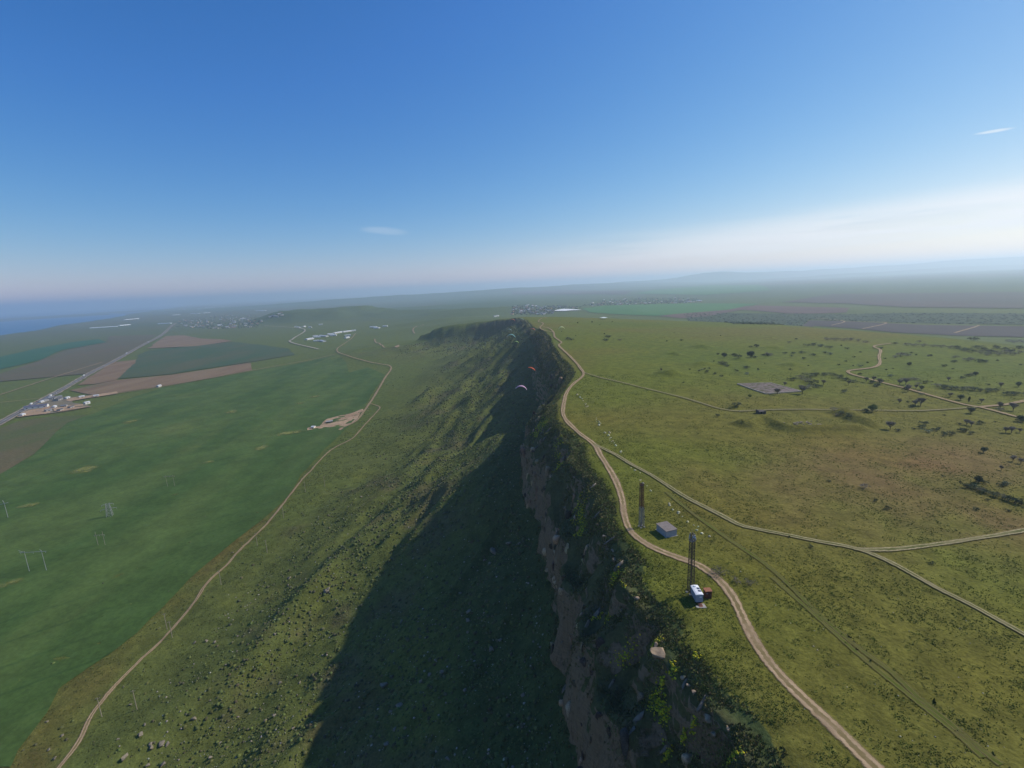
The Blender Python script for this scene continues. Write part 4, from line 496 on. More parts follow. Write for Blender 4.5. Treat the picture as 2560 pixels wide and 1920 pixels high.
def terrain(x, y, fine=True):
    x = np.asarray(x, float); y = np.asarray(y, float)
    shp = np.broadcast(x, y).shape
    x = np.broadcast_to(x, shp).ravel().copy(); y = np.broadcast_to(y, shp).ravel().copy()
    z = np.empty(x.shape)
    near = (np.abs(x) < 1500) & (y < 2300)
    # the wide plain either side
    side = sstep(-700, 500, x + .12 * np.maximum(y - 1500, 0))
    base = VALLEY + (PLAIN - VALLEY) * side * sstep(600, 1500, y + .6 * np.maximum(x, 0))
    base = base + fbm(x, y, 900, 3, 5) * 4 * sstep(2200, 4000, y)
    far = sstep(5000, 11000, y)
    base = base + far * (fbm(x, y, 3600, 4, 11) * 16 + 8)
    for hx, hy, rx, ry, hh, flat in HILLS:
        q = ((x - hx) / rx) ** 2 + ((y - hy) / ry) ** 2
        m = q < 9
        if not m.any(): continue
        wob = 1 + .35 * fbm(x[m], y[m], max(rx, ry) * .45, 4, 23)
        g = np.exp(-q[m] * wob * 1.3)
        if flat: g = np.minimum(g * 3.4, 1. + .05 * g)
        base[m] = base[m] + hh * g * (1 + .18 * fbm(x[m], y[m], rx * .35, 4, 31))
    # the coast: the land dips under the sea
    dsea = (x - (COAST[0][0] + (y - COAST[0][1]) * (COAST[1][0] - COAST[0][0]) / (COAST[1][1] - COAST[0][1])))
    dsea = dsea + 60 * np.sin(y / 700.) + fbm(x, y, 500, 3, 3) * 60
    base = base - 14 * (1 - sstep(-60, 60, dsea)) * sstep(1000, 2000, y)
    z[:] = base
    if near.any():
        X = x[near]; Y = y[near]; B = base[near]
        dl, db, zr, ins = plateau_sd(X, Y)
        # plateau surface: dips gently away from the rim
        top = zr - .038 * np.clip(dl - 35, 0, 700) + fbm(X, Y, 160, 3, 7) * 1.3 * sstep(15, 120, dl) + fbm(X, Y, 14, 3, 8) * .14
        # escarpment, its edge wobbling and hollowed
        wob = (fbm(X, Y, 24, 3, 41) * 3.6 + fbm(X, Y, 7, 3, 42) * 1.2) * sstep(0, 9, dl) * (1 - .5 * sstep(60, 120, dl))
        e = escarp(np.maximum(dl + wob, 0), Y)
        e = zr + e * (B * 0 + (110 + zr) / 110.)
        if fine:
            e = e + fbm(X, Y, 5, 3, 43) * .8 * sstep(2, 8, dl) + fbm(X, Y, 38, 3, 44) * 3.0 * sstep(40, 90, dl) * (1 - sstep(190, 280, dl))
        for sx, sy, rx, ry, dep in SCOOPS:
            q = ((X - sx) / rx) ** 2 + ((Y - sy) / ry) ** 2
            e = e - dep * np.exp(-q * q) * sstep(4.5, 9, dl)
        for rx, ry, la, wa, an, hh in RIDGES:
            c, s = math.cos(math.radians(an)), math.sin(math.radians(an))
            a = (X - rx) * c + (Y - ry) * s; b = -(X - rx) * s + (Y - ry) * c
            e = e + hh * np.exp(-(a / la) ** 2 * 1.0 - (b / wa) ** 2) * (1 + .3 * fbm(X, Y, 18, 2, 49))
        # strata: dipping ribs that run obliquely down the bench and fade out over the scree
        A = X * .68 - Y * .73; Bc = X * .73 + Y * .68
        wl = 11. + .016 * np.clip(Y, 0, 900)
        rib = 1 - 2 * np.abs(vnoise(A / wl + .5 * vnoise(Bc / 40, A / 60, 55), Bc / (wl * 4.5), 56)); rib2 = 1 - 2 * np.abs(vnoise(A / (wl * .4), Bc / (wl * 2.2), 57))
        bench = sstep(2, 7, dl) * (1 - sstep(15, 20, dl)); scree = sstep(26, 50, dl) * (1 - sstep(130, 210, dl))
        e = e + (rib * 2.6 + rib2 * .9) * bench * (1 + .0012 * np.clip(Y - 100, 0, 900)) + (rib * 2.1 + rib2 * .5) * scree * (1 + .001 * np.clip(Y, 0, 900))
        e = e + vnoise(A / 44. + .35 * vnoise(Bc / 70, A / 70, 58), Bc / 170., 59) * 6.0 * sstep(45, 95, dl) * (1 - sstep(170, 250, dl))
        back = top - (top - B) * sstep(0, 380, db)
        w = dl / (dl + db + 1e-6); w = sstep(.25, .75, w)
        out = e * (1 - w) + back * w
        rnd = sstep(0, 3.0, dl)             # slightly rounded lip
        z[near] = np.where(ins, top - .5 * (1 - rnd), np.minimum(out, zr + 3) - .5 * (1 - w))
        # fade into the plain where the near window ends
        fw = sstep(1250, 1500, np.abs(X)) + sstep(1900, 2300, Y); fw = np.clip(fw, 0, 1)
        z[near] = z[near] * (1 - fw) + B * fw
    return z.reshape(shp)
# ---------------------------------------------------------------- end terrain

terrain_base = terrain
def terrain(x, y):
    z = terrain_base(x, y); x = np.asarray(x, float); y = np.asarray(y, float)
    for mx, my, w, h, a in MOUNDS:
        q = ((x - mx) / (w * .42)) ** 2 + ((y - my) / (h * .40)) ** 2
        z = z + 1.5 * a * np.exp(-q)
    for pts, a, w in ((BERM, 3.4, 3.4), (BERM2, 4.0, 4.2)):
        m = (np.abs(x - 160) < 90) & (np.abs(y - 260) < 60)
        if m.any():
            d, _ = seg_dist(x[m], y[m], [p + (0.,) for p in pts]); z[m] = z[m] + a * np.exp(-(d / w) ** 2)
    for pts, dep, w in [(f, .10, .9) for f in FURROWS[:2]] + [(f, -.9, 2.2) for f in FURROWS[3:]]:
        P = np.array(pts); m = (x > P[:, 0].min() - 8) & (x < P[:, 0].max() + 8) & (y > P[:, 1].min() - 8) & (y < P[:, 1].max() + 8)
        if m.any():
            d, _ = seg_dist(x[m], y[m], [p + (0.,) for p in pts]); z[m] = z[m] - dep * np.exp(-(d / w) ** 2)
    return z

# ---------------------------------------------------------------- helpers
MATS = {}
class NT:
    def __init__(s, name, rough=.9, spec=.1):
        s.m = D.materials.new(name); s.m.use_nodes = True; s.n = s.m.node_tree.nodes; s.l = s.m.node_tree.links
        s.b = s.n['Principled BSDF']; s.b.inputs['Roughness'].default_value = rough; s.b.inputs['Specular IOR Level'].default_value = spec
        s.pos = s.n.new('ShaderNodeNewGeometry')
    def node(s, t, **kw):
        n = s.n.new(t)
        for k, v in kw.items(): setattr(n, k, v)
        return n
    def put(s, inp, v):
        if isinstance(v, (int, float)): inp.default_value = v
        elif isinstance(v, tuple): inp.default_value = v if len(v) == 4 or inp.type == 'VECTOR' else v + (1,)
        else: s.l.new(v, inp)
    def math(s, op, a, b=0., clamp=False):
        n = s.node('ShaderNodeMath', operation=op); n.use_clamp = clamp; s.put(n.inputs[0], a); s.put(n.inputs[1], b); return n.outputs[0]
    def ramp(s, v, a, b, c=0., d=1.):
        n = s.node('ShaderNodeMapRange', interpolation_type='SMOOTHSTEP'); s.put(n.inputs[0], v)
        for i, q in enumerate((a, b, c, d)): s.put(n.inputs[i + 1], q)
        return n.outputs[0]
    def noise(s, scale, detail=4, rough=.55, vec=None, stretch=None, out=0):
        n = s.node('ShaderNodeTexNoise'); n.inputs['Scale'].default_value = scale; n.inputs['Detail'].default_value = detail; n.inputs['Roughness'].default_value = rough
        v = vec or s.pos.outputs['Position']
        if stretch:
            m = s.node('ShaderNodeMapping'); s.l.new(v, m.inputs[0]); m.inputs['Scale'].default_value = stretch[:3]
            if len(stretch) > 3: m.inputs['Rotation'].default_value = (0, 0, stretch[3])
            v = m.outputs[0]
        s.l.new(v, n.inputs['Vector']); return n.outputs[out]
    def voro(s, scale, feature='F1', out='Distance'):
        n = s.node('ShaderNodeTexVoronoi', feature=feature); n.inputs['Scale'].default_value = scale; s.l.new(s.pos.outputs['Position'], n.inputs['Vector']); return n.outputs[out]
    def mix(s, f, a, b, blend='MIX'):
        n = s.node('ShaderNodeMix', data_type='RGBA', blend_type=blend); s.put(n.inputs[0], f); s.put(n.inputs[6], a); s.put(n.inputs[7], b); return n.outputs[2]
    def attr(s, name, out='Color'):
        n = s.node('ShaderNodeAttribute', attribute_name=name); return n.outputs[out]
    def bump(s, h, strength=.5, dist=.3):
        n = s.node('ShaderNodeBump'); s.put(n.inputs['Height'], h); n.inputs['Strength'].default_value = strength; n.inputs['Distance'].default_value = dist
        s.l.new(n.outputs[0], s.b.inputs['Normal'])
    def color(s, c): s.put(s.b.inputs['Base Color'], c)
    def alpha(s, a): s.put(s.b.inputs['Alpha'], a)
    def randobj(s):
        return s.node('ShaderNodeObjectInfo').outputs['Random']

def plain(name, c, rough=.8, var=.15, scale=1.5, spec=.2, metal=0., bump=0.):
    if name in MATS: return MATS[name]
    t = NT(name, rough, spec); n = t.noise(scale, 5)
    k = t.ramp(n, .25, .75, 1 - var, 1 + var)
    t.color(t.mix(1., c + (1,), k, 'MULTIPLY')); t.b.inputs['Metallic'].default_value = metal
    if bump: t.bump(n, bump, .1)
    MATS[name] = t.m; return t.m

class MB:
    def __init__(s): s.v = []; s.f = []; s.mi = []; s.cur = 0
    def quad_box(s, c, d, R=None):
        R = R or Matrix.Identity(3); c = Vector(c); b = len(s.v); h = [q / 2 for q in d]
        for z in (-1, 1):
            for x, y in ((-1, -1), (1, -1), (1, 1), (-1, 1)): s.v.append(tuple(c + R @ Vector((x * h[0], y * h[1], z * h[2]))))
        for f in ((3, 2, 1, 0), (4, 5, 6, 7), (0, 1, 5, 4), (1, 2, 6, 5), (2, 3, 7, 6), (3, 0, 4, 7)): s.f.append(tuple(b + i for i in f)); s.mi.append(s.cur)
        return s
    def bar(s, a, b, r0, r1=None, n=6, cap=True):
        a, b = Vector(a), Vector(b); r1 = r0 if r1 is None else r1; d = (b - a)
        if d.length < 1e-6: return s
        q = d.to_track_quat('Z', 'Y').to_matrix(); k = len(s.v)
        for p, r in ((a, r0), (b, r1)):
            for i in range(n):
                t = 2 * math.pi * i / n; s.v.append(tuple(p + q @ Vector((r * math.cos(t), r * math.sin(t), 0))))
        for i in range(n): s.f.append((k + i, k + (i + 1) % n, k + n + (i + 1) % n, k + n + i)); s.mi.append(s.cur)
        if cap: s.f.append(tuple(k + n - 1 - i for i in range(n))); s.mi.append(s.cur); s.f.append(tuple(k + n + i for i in range(n))); s.mi.append(s.cur)
        return s
    def poly(s, pts):
        k = len(s.v); s.v += [tuple(p) for p in pts]; s.f.append(tuple(range(k, k + len(pts)))); s.mi.append(s.cur); return s
    def prism(s, outline, axis_a, axis_b, depth_vec, origin):
        """extrude a closed 2-D outline (a, b) along depth_vec"""
        A, B, Dv, O = Vector(axis_a), Vector(axis_b), Vector(depth_vec), Vector(origin); k = len(s.v); n = len(outline)
        for e in (0, 1):
            for a, b in outline: s.v.append(tuple(O + A * a + B * b + Dv * e))
        s.f.append(tuple(k + n - 1 - i for i in range(n))); s.f.append(tuple(k + n + i for i in range(n))); s.mi += [s.cur, s.cur]
        for i in range(n): s.f.append((k + i, k + (i + 1) % n, k + n + (i + 1) % n, k + n + i)); s.mi.append(s.cur)
        return s
    def mesh(s, name, mats, smooth=False):
        m = D.meshes.new(name); m.from_pydata(s.v, [], s.f)
        for q in (mats if isinstance(mats, (list, tuple)) else [mats]): m.materials.append(q)
        if any(s.mi): m.polygons.foreach_set('material_index', s.mi)
        if smooth: m.polygons.foreach_set('use_smooth', [True] * len(s.f))
        b = bmesh.new(); b.from_mesh(m); bmesh.ops.recalc_face_normals(b, faces=b.faces); b.to_mesh(m); b.free()
        m.update(); return m
    def build(s, name, mats, parent=None, smooth=False):
        return obj(name, s.mesh(name, mats, smooth), parent)

def obj(name, mesh, parent=None, loc=None):
    o = D.objects.new(name, mesh); col.objects.link(o)
    if parent: o.parent = parent
    if loc is not None: o.location = loc
    return o
def tag(o, label=None, cat=None, group=None, kind=None):
    if label: o['label'] = label
    if cat: o['category'] = cat
    if group: o['group'] = group
    if kind: o['kind'] = kind
    return o
def empty(name, loc, rz=0, sc=1):
    o = D.objects.new(name, None); col.objects.link(o); o.location = loc; o.rotation_euler = (0, 0, rz)
    o.scale = (sc, sc, sc) if isinstance(sc, (int, float)) else sc
    o.empty_display_size = .1; return o
def np_mesh(name, V, F, mat, smooth=False, colors=None, uv=None):
    """V (n,3), F (m,3 or 4)"""
    m = D.meshes.new(name); V = np.asarray(V, np.float32); F = np.asarray(F, np.int32); k = F.shape[1]
    m.vertices.add(len(V)); m.vertices.foreach_set('co', V.ravel())
    m.loops.add(F.size); m.loops.foreach_set('vertex_index', F.ravel())
    m.polygons.add(len(F)); m.polygons.foreach_set('loop_start', np.arange(0, F.size, k, dtype=np.int32)); m.polygons.foreach_set('loop_total', np.full(len(F), k, np.int32))
    if smooth: m.polygons.foreach_set('use_smooth', np.ones(len(F), bool))
    m.update(calc_edges=True)
    if colors is not None:
        a = m.attributes.new('Col', 'FLOAT_COLOR', 'POINT'); c = np.ones((len(V), 4), np.float32); c[:, :colors.shape[1]] = colors; a.data.foreach_set('color', c.ravel())
    if uv is not None:
        a = m.attributes.new('track', 'FLOAT2', 'POINT'); a.data.foreach_set('vector', np.asarray(uv, np.float32).ravel())
    m.materials.append(mat); return m

# ---------------------------------------------------------------- ground sheet
def growth(a, b, s0, k):
    r = [a]
    while r[-1] < b: r.append(r[-1] + max(s0, k * abs(r[-1])))
    return np.array(r)
RA = np.array(RIM)
GY = np.concatenate([np.arange(-120, 40, 8.), growth(40, 90000, .62, .0108)])
gr_y = np.concatenate([[-3000], RA[1:40, 1]]); gr_x = np.concatenate([[60], RA[1:40, 0]])
o_ = np.argsort(gr_y); gr_y = gr_y[o_]; gr_x = gr_x[o_]
GR = np.interp(GY, gr_y, gr_x)
GR = np.convolve(np.pad(GR, 4, mode='edge'), np.ones(9) / 9, 'valid')
GU = np.concatenate([-growth(42, 90000, .9, .023)[::-1], np.arange(-41.5, 9.8, .42), growth(10, 90000, .62, .021)])
NX, NY = len(GU), len(GY)
GX = GR[:, None] + GU[None, :]; GYY = np.repeat(GY[:, None], NX, 1)
GZ = np.empty((NY, NX))
for i in range(0, NY, 60): GZ[i:i + 60] = terrain(GX[i:i + 60], GYY[i:i + 60])
# push the cliff face in and out sideways so that it is broken rock, not a smooth sheet
dlg = np.full((NY, NX), 999.)
nr = GY < 1500
DL, ZRIM = seg_dist(GX[nr].ravel(), GYY[nr].ravel(), RIM); dlg[nr] = DL.reshape(GX[nr].shape)
INS = np.zeros((NY, NX), bool); INS[nr] = inside(GX[nr].ravel(), GYY[nr].ravel(), [p[:2] for p in RIM] + [p[:2] for p in BACK] + [(3000., -3000.), (60., -3000.)]).reshape(GX[nr].shape)
gz_y, gz_x = np.gradient(GZ); steep = np.abs(gz_x) / np.maximum(np.gradient(GX, axis=1), .01)
cl = sstep(.9, 2.5, steep) * (dlg < 60) * (GYY < 700)
disp = fbm(GYY, GZ * .8, 11, 4, 61) * 3.0 + fbm(GYY, GZ * .12, 5.5, 3, 63) * 2.4 + fbm(GYY, GZ * 3.5, 3.2, 3, 62) * .8
GXD = GX + cl * disp

def ground(x, y):
    """height of the built ground sheet"""
    x = np.atleast_1d(np.asarray(x, float)); y = np.atleast_1d(np.asarray(y, float))
    j = np.clip(np.searchsorted(GY, y) - 1, 0, NY - 2); t = np.clip((y - GY[j]) / (GY[j + 1] - GY[j]), 0, 1)
    # grid lines lean with the rim: find the column at the blended rim position
    u = x - (GR[j] * (1 - t) + GR[j + 1] * t)
    i = np.clip(np.searchsorted(GU, u) - 1, 0, NX - 2); s = np.clip((u - GU[i]) / (GU[i + 1] - GU[i]), 0, 1)
    z0 = GZ[j, i] * (1 - s) + GZ[j, i + 1] * s; z1 = GZ[j + 1, i] * (1 - s) + GZ[j + 1, i + 1] * s
    return z0 * (1 - t) + z1 * t
def g1(x, y): return float(ground(x, y)[0])

def lerp(a, b, t): return a + (np.array(b) - a) * t[..., None]
def ground_colour(x, y, z, dl, ins):
    n1 = fbm(x, y, 70, 4, 71); n2 = fbm(x, y, 260, 4, 72); n3 = fbm(x, y, 18, 3, 73)
    c = np.empty(x.shape + (3,)); c[:] = (.092, .116, .026)                    # valley pasture
    far = sstep(1800, 6000, np.hypot(x, y))
    c = lerp(c, (.088, .094, .050), far * .8)
    big = fbm(x, y * .5, 1500, 3, 74)
    c = lerp(c, (.115, .090, .060), far * sstep(.0, .5, big) * .6); c = lerp(c, (.045, .095, .045), far * sstep(.1, .6, -big) * .6)
    c = lerp(c, (.062, .105, .042), sstep(-106, -92, z) * far * (y > 1900) * .8)
    c = lerp(c, (.100, .083, .058), sstep(3000, 6000, y) * sstep(300, 2500, x) * .55 * sstep(-.1, .3, fbm(x, y * .6, 2600, 3, 79)))
    # slope below the rim
    near = dl < 420
    sc = (1 - sstep(180, 300, dl + n1 * 70)) * ~ins * near
    c = lerp(c, (.100, .116, .030), sc)
    c = lerp(c, (.105, .085, .046), sc * sstep(.15, .5, n1 * .7 + n3 * .5) * .6)
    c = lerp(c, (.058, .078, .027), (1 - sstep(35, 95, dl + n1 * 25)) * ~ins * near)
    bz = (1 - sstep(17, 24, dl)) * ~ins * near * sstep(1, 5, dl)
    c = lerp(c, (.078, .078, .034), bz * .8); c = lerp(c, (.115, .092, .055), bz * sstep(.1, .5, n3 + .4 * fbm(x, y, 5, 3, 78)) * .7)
    # rust-coloured verge between crop and track
    vd, _ = VERGE
    c = lerp(c, (.130, .092, .028), .65 * (1 - sstep(4, 22, vd + n3 * 8)) * sstep(-.5, .3, n1 + .3) * ~ins)
    # plateau turf
    p = ins & (dl < 900)
    t = np.empty(x.shape + (3,)); t[:] = (.114, .130, .020)
    t = lerp(t, (.138, .112, .028), sstep(.0, .5, n2 * .9 + n1 * .25) * .55)
    t = lerp(t, (.092, .120, .018), sstep(.0, .5, -n2 - n3 * .3) * .8)
    t = lerp(t, (.125, .110, .040), (1 - sstep(0, 9, dl)) * .5 * sstep(-.2, .4, n3))
    for bx, by, r in ((120, 175, 55), (172, 195, 40), (205, 205, 50), (150, 140, 30), (190, 120, 40)):
        t = lerp(t, (.165, .105, .045), np.exp(-(((x - bx) / r) ** 2 + ((y - by) / (r * .62)) ** 2)) * .75 * (.7 + .6 * n3))
    c[p] = t[p]
    # a dip slope of the plateau
    return np.clip(c, .004, .9)
VX = [p for p in ROADS if p[0] == 'valley_track'][0][3]
vd, vv = seg_dist((GX + 16)[nr].ravel(), GYY[nr].ravel(), [p + (0.,) for p in VX[:20]])
vfull = np.full((NY, NX), 999.); vfull[nr] = vd.reshape(GX[nr].shape); vfull[GYY > 520] = 999.
VERGE = (vfull, None)
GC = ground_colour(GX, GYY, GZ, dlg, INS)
V = np.stack([GXD, GYY, GZ], -1).reshape(-1, 3)
idx = np.arange(NX * NY).reshape(NY, NX)
F = np.stack([idx[:-1, :-1], idx[:-1, 1:], idx[1:, 1:], idx[1:, :-1]], -1).reshape(-1, 4)
scrubw = ((1 - sstep(170, 300, dlg + fbm(GX, GYY, 60, 3, 75) * 70)) * ~INS * (dlg < 420)).reshape(-1)
C4 = np.concatenate([GC.reshape(-1, 3), scrubw[:, None]], 1)

t = NT('ground_turf', .95, .05)
a = t.attr('Col'); aw = t.attr('Col', 'Alpha')
n_f = t.noise(1.1, 6, .65); n_m = t.noise(.16, 5, .6); n_l = t.noise(.02, 4, .55)
base = t.mix(1., a, t.ramp(n_f, .3, .7, .78, 1.22), 'MULTIPLY'); base = t.mix(1., base, t.ramp(n_m, .3, .7, .80, 1.2), 'MULTIPLY')
base = t.mix(t.ramp(n_l, .45, .7, 0, .35), base, t.mix(1., base, (1.15, 1.0, .8, 1), 'MULTIPLY'))
dry = t.ramp(t.noise(.35, 5, .7), .60, .75, 0, .25); base = t.mix(dry, base, (.15, .125, .045, 1))
# bare rock where the face is too steep for turf
sepn = t.node('ShaderNodeSeparateXYZ'); t.l.new(t.pos.outputs['True Normal'], sepn.inputs[0])
rn = t.noise(.16, 6, .65); rsel = t.math('ADD', sepn.outputs[2], t.math('MULTIPLY', t.math('SUBTRACT', rn, .5), 1.1))
rock = t.ramp(rsel, .52, .40)
strata = t.noise(.9, 5, .6, stretch=(.25, .25, 2.4)); rstreak = t.noise(1.6, 4, .6, stretch=(1.2, 1.2, .18))
rc = t.mix(strata, (.125, .092, .058, 1), (.31, .225, .14, 1)); rc = t.mix(t.ramp(rstreak, .5, .7, 0, .6), rc, (.07, .054, .042, 1))
t.color(t.mix(rock, base, rc))
hb = t.math('ADD', t.math('MULTIPLY', n_f, .35), t.math('MULTIPLY', t.noise(.33, 5, .6), .9))
hr = t.math('ADD', t.math('MULTIPLY', t.noise(.55, 6, .65, stretch=(1, 1, .45)), 2.6), strata); hb = t.math('ADD', t.math('MULTIPLY', hb, t.math('SUBTRACT', 1., rock)), t.math('MULTIPLY', hr, rock))
t.bump(hb, .85, .6)
MATS['ground'] = t.m
gm = np_mesh('ground', V, F, t.m, True, None)
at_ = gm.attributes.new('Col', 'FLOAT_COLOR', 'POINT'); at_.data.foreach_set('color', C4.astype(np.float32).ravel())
ground_o = obj('ground', gm); tag(ground_o, 'grassy plateau, cliff, slopes and plain', kind='structure')

# ---------------------------------------------------------------- sea
t = NT('sea_water', .45, .3); t.color((.02, .115, .25, 1)); t.bump(t.noise(.02, 4, .6, stretch=(1, .4, 1)), .25, 2.0)
m = MB(); SEAZ = VALLEY - 3.5
m.poly([(-90000, 1500, SEAZ), (-2000, 1500, SEAZ), (-2000, 90000, SEAZ), (-90000, 90000, SEAZ)])
# only the part beyond the coast shows; the land stands above the rest
tag(m.build('sea', t.m), 'blue sea beyond the coast', kind='structure')

# ---------------------------------------------------------------- fields
def field_mat(name, c1, c2, scale, stretch, rows=0., c3=None, lines=None):
    t = NT(name, .95, .05); n = t.noise(scale, 5, .6, stretch=stretch); f = t.noise(.35, 5, .7)
    c = t.mix(t.ramp(n, .32, .68), c1 + (1,), c2 + (1,))
    if c3: c = t.mix(t.ramp(t.noise(.006, 3, .5, stretch=(1, .6, 1)),   .58, .70, 0, .6), c, c3 + (1,))
    if lines:
        mp = t.node('ShaderNodeMapping'); t.l.new(t.pos.outputs['Position'], mp.inputs[0]); mp.inputs['Rotation'].default_value = (0, 0, lines[0]); sq = t.node('ShaderNodeSeparateXYZ'); t.l.new(mp.outputs[0], sq.inputs[0])
        pp = t.math('PINGPONG', t.math('ADD', sq.outputs[0], t.math('MULTIPLY', t.noise(.004, 2), 30.)), lines[1]); c = t.mix(t.math('MULTIPLY', t.ramp(pp, 1.6, .3), t.ramp(t.noise(.01, 3), .4, .65, .1, .8)), c, t.mix(1., c, (.72, .80, .85, 1), 'MULTIPLY'))
        c = t.mix(1., c, t.ramp(t.noise(.035, 5, .65), .3, .7, .84, 1.16), 'MULTIPLY')
    c = t.mix(1., c, t.ramp(f, .3, .7, .82, 1.18), 'MULTIPLY'); t.color(c); t.bump(f, .4, .2)
    return t.m
FM = {'crop': field_mat('crop_green', (.052, .094, .024), (.080, .120, .032), .02, (1, .16, 1, .55), c3=(.115, .135, .036), lines=(.95, 13.)),
      'plough': field_mat('ploughed_soil', (.175, .112, .066), (.215, .150, .088), .02, (1, .2, 1, .5), c3=(.105, .105, .05)),
      'plough2': field_mat('russet_soil', (.115, .075, .062), (.14, .09, .07), .006, (1, .3, 1)),
      'meadow': field_mat('meadow_green', (.045, .088, .040), (.085, .092, .048), .009, (1, .25, 1, .4)),
      'fallow': field_mat('fallow_soil', (.120, .092, .055), (.100, .095, .050), .006, (1, .25, 1, .5)),
      'worn': field_mat('worn_pasture', (.082, .100, .034), (.125, .100, .052), .012, (1, .35, 1, .5)),
      'teal': field_mat('young_crop', (.025, .095, .045), (.035, .105, .05), .01, (1, .3, 1)),
      'bright': field_mat('bright_crop', (.055, .150, .042), (.07, .165, .05), .004, (1, .3, 1)),
      'dark': field_mat('dark_soil', (.058, .046, .042), (.072, .056, .05), .01, (1, .2, 1, -.6)),
      'scrub': field_mat('scrub_floor', (.040, .060, .028), (.055, .075, .032), .02, (1, .3, 1)),
      'mauve': field_mat('bare_earth', (.100, .075, .062), (.08, .078, .055), .0016, (1, .4, 1)),
      'sand': field_mat('site_sand', (.42, .29, .18), (.32, .21, .13), .06, (1, .7, 1)),
      'yard': field_mat('yard_dirt', (.15, .13, .09), (.20, .165, .11), .03, (1, .5, 1))}
t = NT('thin_crop', .95, .05); u = t.attr('track', 'Vector'); sp = t.node('ShaderNodeSeparateXYZ'); t.l.new(u, sp.inputs[0]); n = t.noise(.12, 5, .65)
t.color(t.mix(n, (.25, .24, .075, 1), (.15, .18, .048, 1))); t.alpha(t.ramp(t.math('ADD', sp.outputs[0], t.math('MULTIPLY', t.math('SUBTRACT', n, .5), 1.9)), 1.0, .1, 0, .85)); FM['dry'] = t.m
def ragged(pts, step, amp, seed):
    out = []; n = len(pts)
    for i in range(n):
        a = np.array(pts[i][:2]); b = np.array(pts[(i + 1) % n][:2]); L = np.linalg.norm(b - a); k = max(1, int(L / step))
        for q in range(k): out.append(a + (b - a) * q / k)
    P = np.array(out); P[:, 0] += fbm(P[:, 0], P[:, 1], step * 3, 3, seed) * amp; P[:, 1] += fbm(P[:, 0] + 991, P[:, 1], step * 3, 3, seed + 5) * amp
    return P
def sheet(name, pts, mat, cell, lift, amp=None, seed=1, label=None):
    P = ragged(pts, cell * .7, cell * .12 if amp is None else amp, seed)
    bm = bmesh.new(); vs = [bm.verts.new((p[0], p[1], 0)) for p in P]
    es = [bm.edges.new((vs[i], vs[(i + 1) % len(vs)])) for i in range(len(vs))]
    bmesh.ops.triangle_fill(bm, use_beauty=True, use_dissolve=False, edges=es)
    lo, hi = P.min(0), P.max(0)
    for ax in (0, 1):
        for q in np.arange(lo[ax] + cell * .5, hi[ax], cell):
            no = (1, 0, 0) if ax == 0 else (0, 1, 0); co = (q, 0, 0) if ax == 0 else (0, q, 0)
            bmesh.ops.bisect_plane(bm, geom=bm.verts[:] + bm.edges[:] + bm.faces[:], plane_co=co, plane_no=no, dist=1e-4)
    m = D.meshes.new(name); bm.to_mesh(m); bm.free()
    k = len(m.vertices); co = np.empty(k * 3, np.float32); m.vertices.foreach_get('co', co); co = co.reshape(-1, 3)
    co[:, 2] = ground(co[:, 0], co[:, 1]) + lift + .0006 * np.hypot(co[:, 0], co[:, 1]); m.vertices.foreach_set('co', co.ravel())
    b = bmesh.new(); b.from_mesh(m); bmesh.ops.recalc_face_normals(b, faces=b.faces)
    if sum(f.normal.z for f in b.faces) < 0: bmesh.ops.reverse_faces(b, faces=b.faces)
    b.to_mesh(m); b.free()
    m.polygons.foreach_set('use_smooth', [True] * len(m.polygons)); m.materials.append(mat); m.update()
    o = obj(name, m); tag(o, label, kind='structure'); return o
FL = {'crop_field': 'wide dark green crop field in the valley', 'ploughed_field': 'long brown ploughed strip beside the lane', 'brown_field': 'brown ploughed wedge beside the highway', 'green_field': 'green meadow between the ploughed strips',
      'tilled_field': 'brown tilled field by the village', 'fallow_field': 'brown fallow field towards the sea', 'young_crop_field': 'blue-green young crop towards the sea', 'bright_crop_field': 'bright green crop below the village'}
for i, (n, mk, pts) in enumerate(FIELDS):
    P = np.array([p[:2] for p in pts]); dist = np.hypot(P[:, 0], P[:, 1]).mean()
    sheet(n, pts, FM[mk], max(14, dist * .02) if n != 'crop_field' else 15, .10 + .05 * (i % 3) + dist * .0002, seed=100 + i, label=FL.get(n))
for i, (cx, cy, ra, rb, an) in enumerate(DRY):
    an += .0; P = [(cx + ra * math.cos(q) * math.cos(an) - rb * math.sin(q) * math.sin(an), cy + ra * math.cos(q) * math.sin(an) + rb * math.sin(q) * math.cos(an)) for q in np.linspace(0, 6.283, 26)[:-1]]
    so = sheet('sparse_crop', P, FM['dry'], 6, .75, 2.0, 240 + i, 'yellowish thin patch in the crop field'); sm_ = so.data
    co = np.empty(len(sm_.vertices) * 3, np.float32); sm_.vertices.foreach_get('co', co); co = co.reshape(-1, 3); dx, dy = co[:, 0] - cx, co[:, 1] - cy
    rr = np.hypot((dx * math.cos(an) + dy * math.sin(an)) / ra, (-dx * math.sin(an) + dy * math.cos(an)) / rb)
    at2 = sm_.attributes.new('track', 'FLOAT2', 'POINT'); at2.data.foreach_set('vector', np.stack([rr, rr], 1).astype(np.float32).ravel())
sheet('yard_ground', YARD, FM['yard'], 16, .55, 3, 201, 'dusty works yard beside the highway')
for i, p in enumerate(YARDSAND): sheet('sand_ground', p, FM['sand'], 14, .95 + .2 * i, 3, 210 + i, 'pale sandy ground in the works yard')
sheet('site_ground', SITE, FM['sand'], 8, .35, 2.0, 220, 'pale sandy building site at the field corner')
sheet('pale_ground', WHITELAKE, plain('white_spoil', (.78, .78, .76)), 40, 3., 8, 221, 'white spoil ground beside the far village')
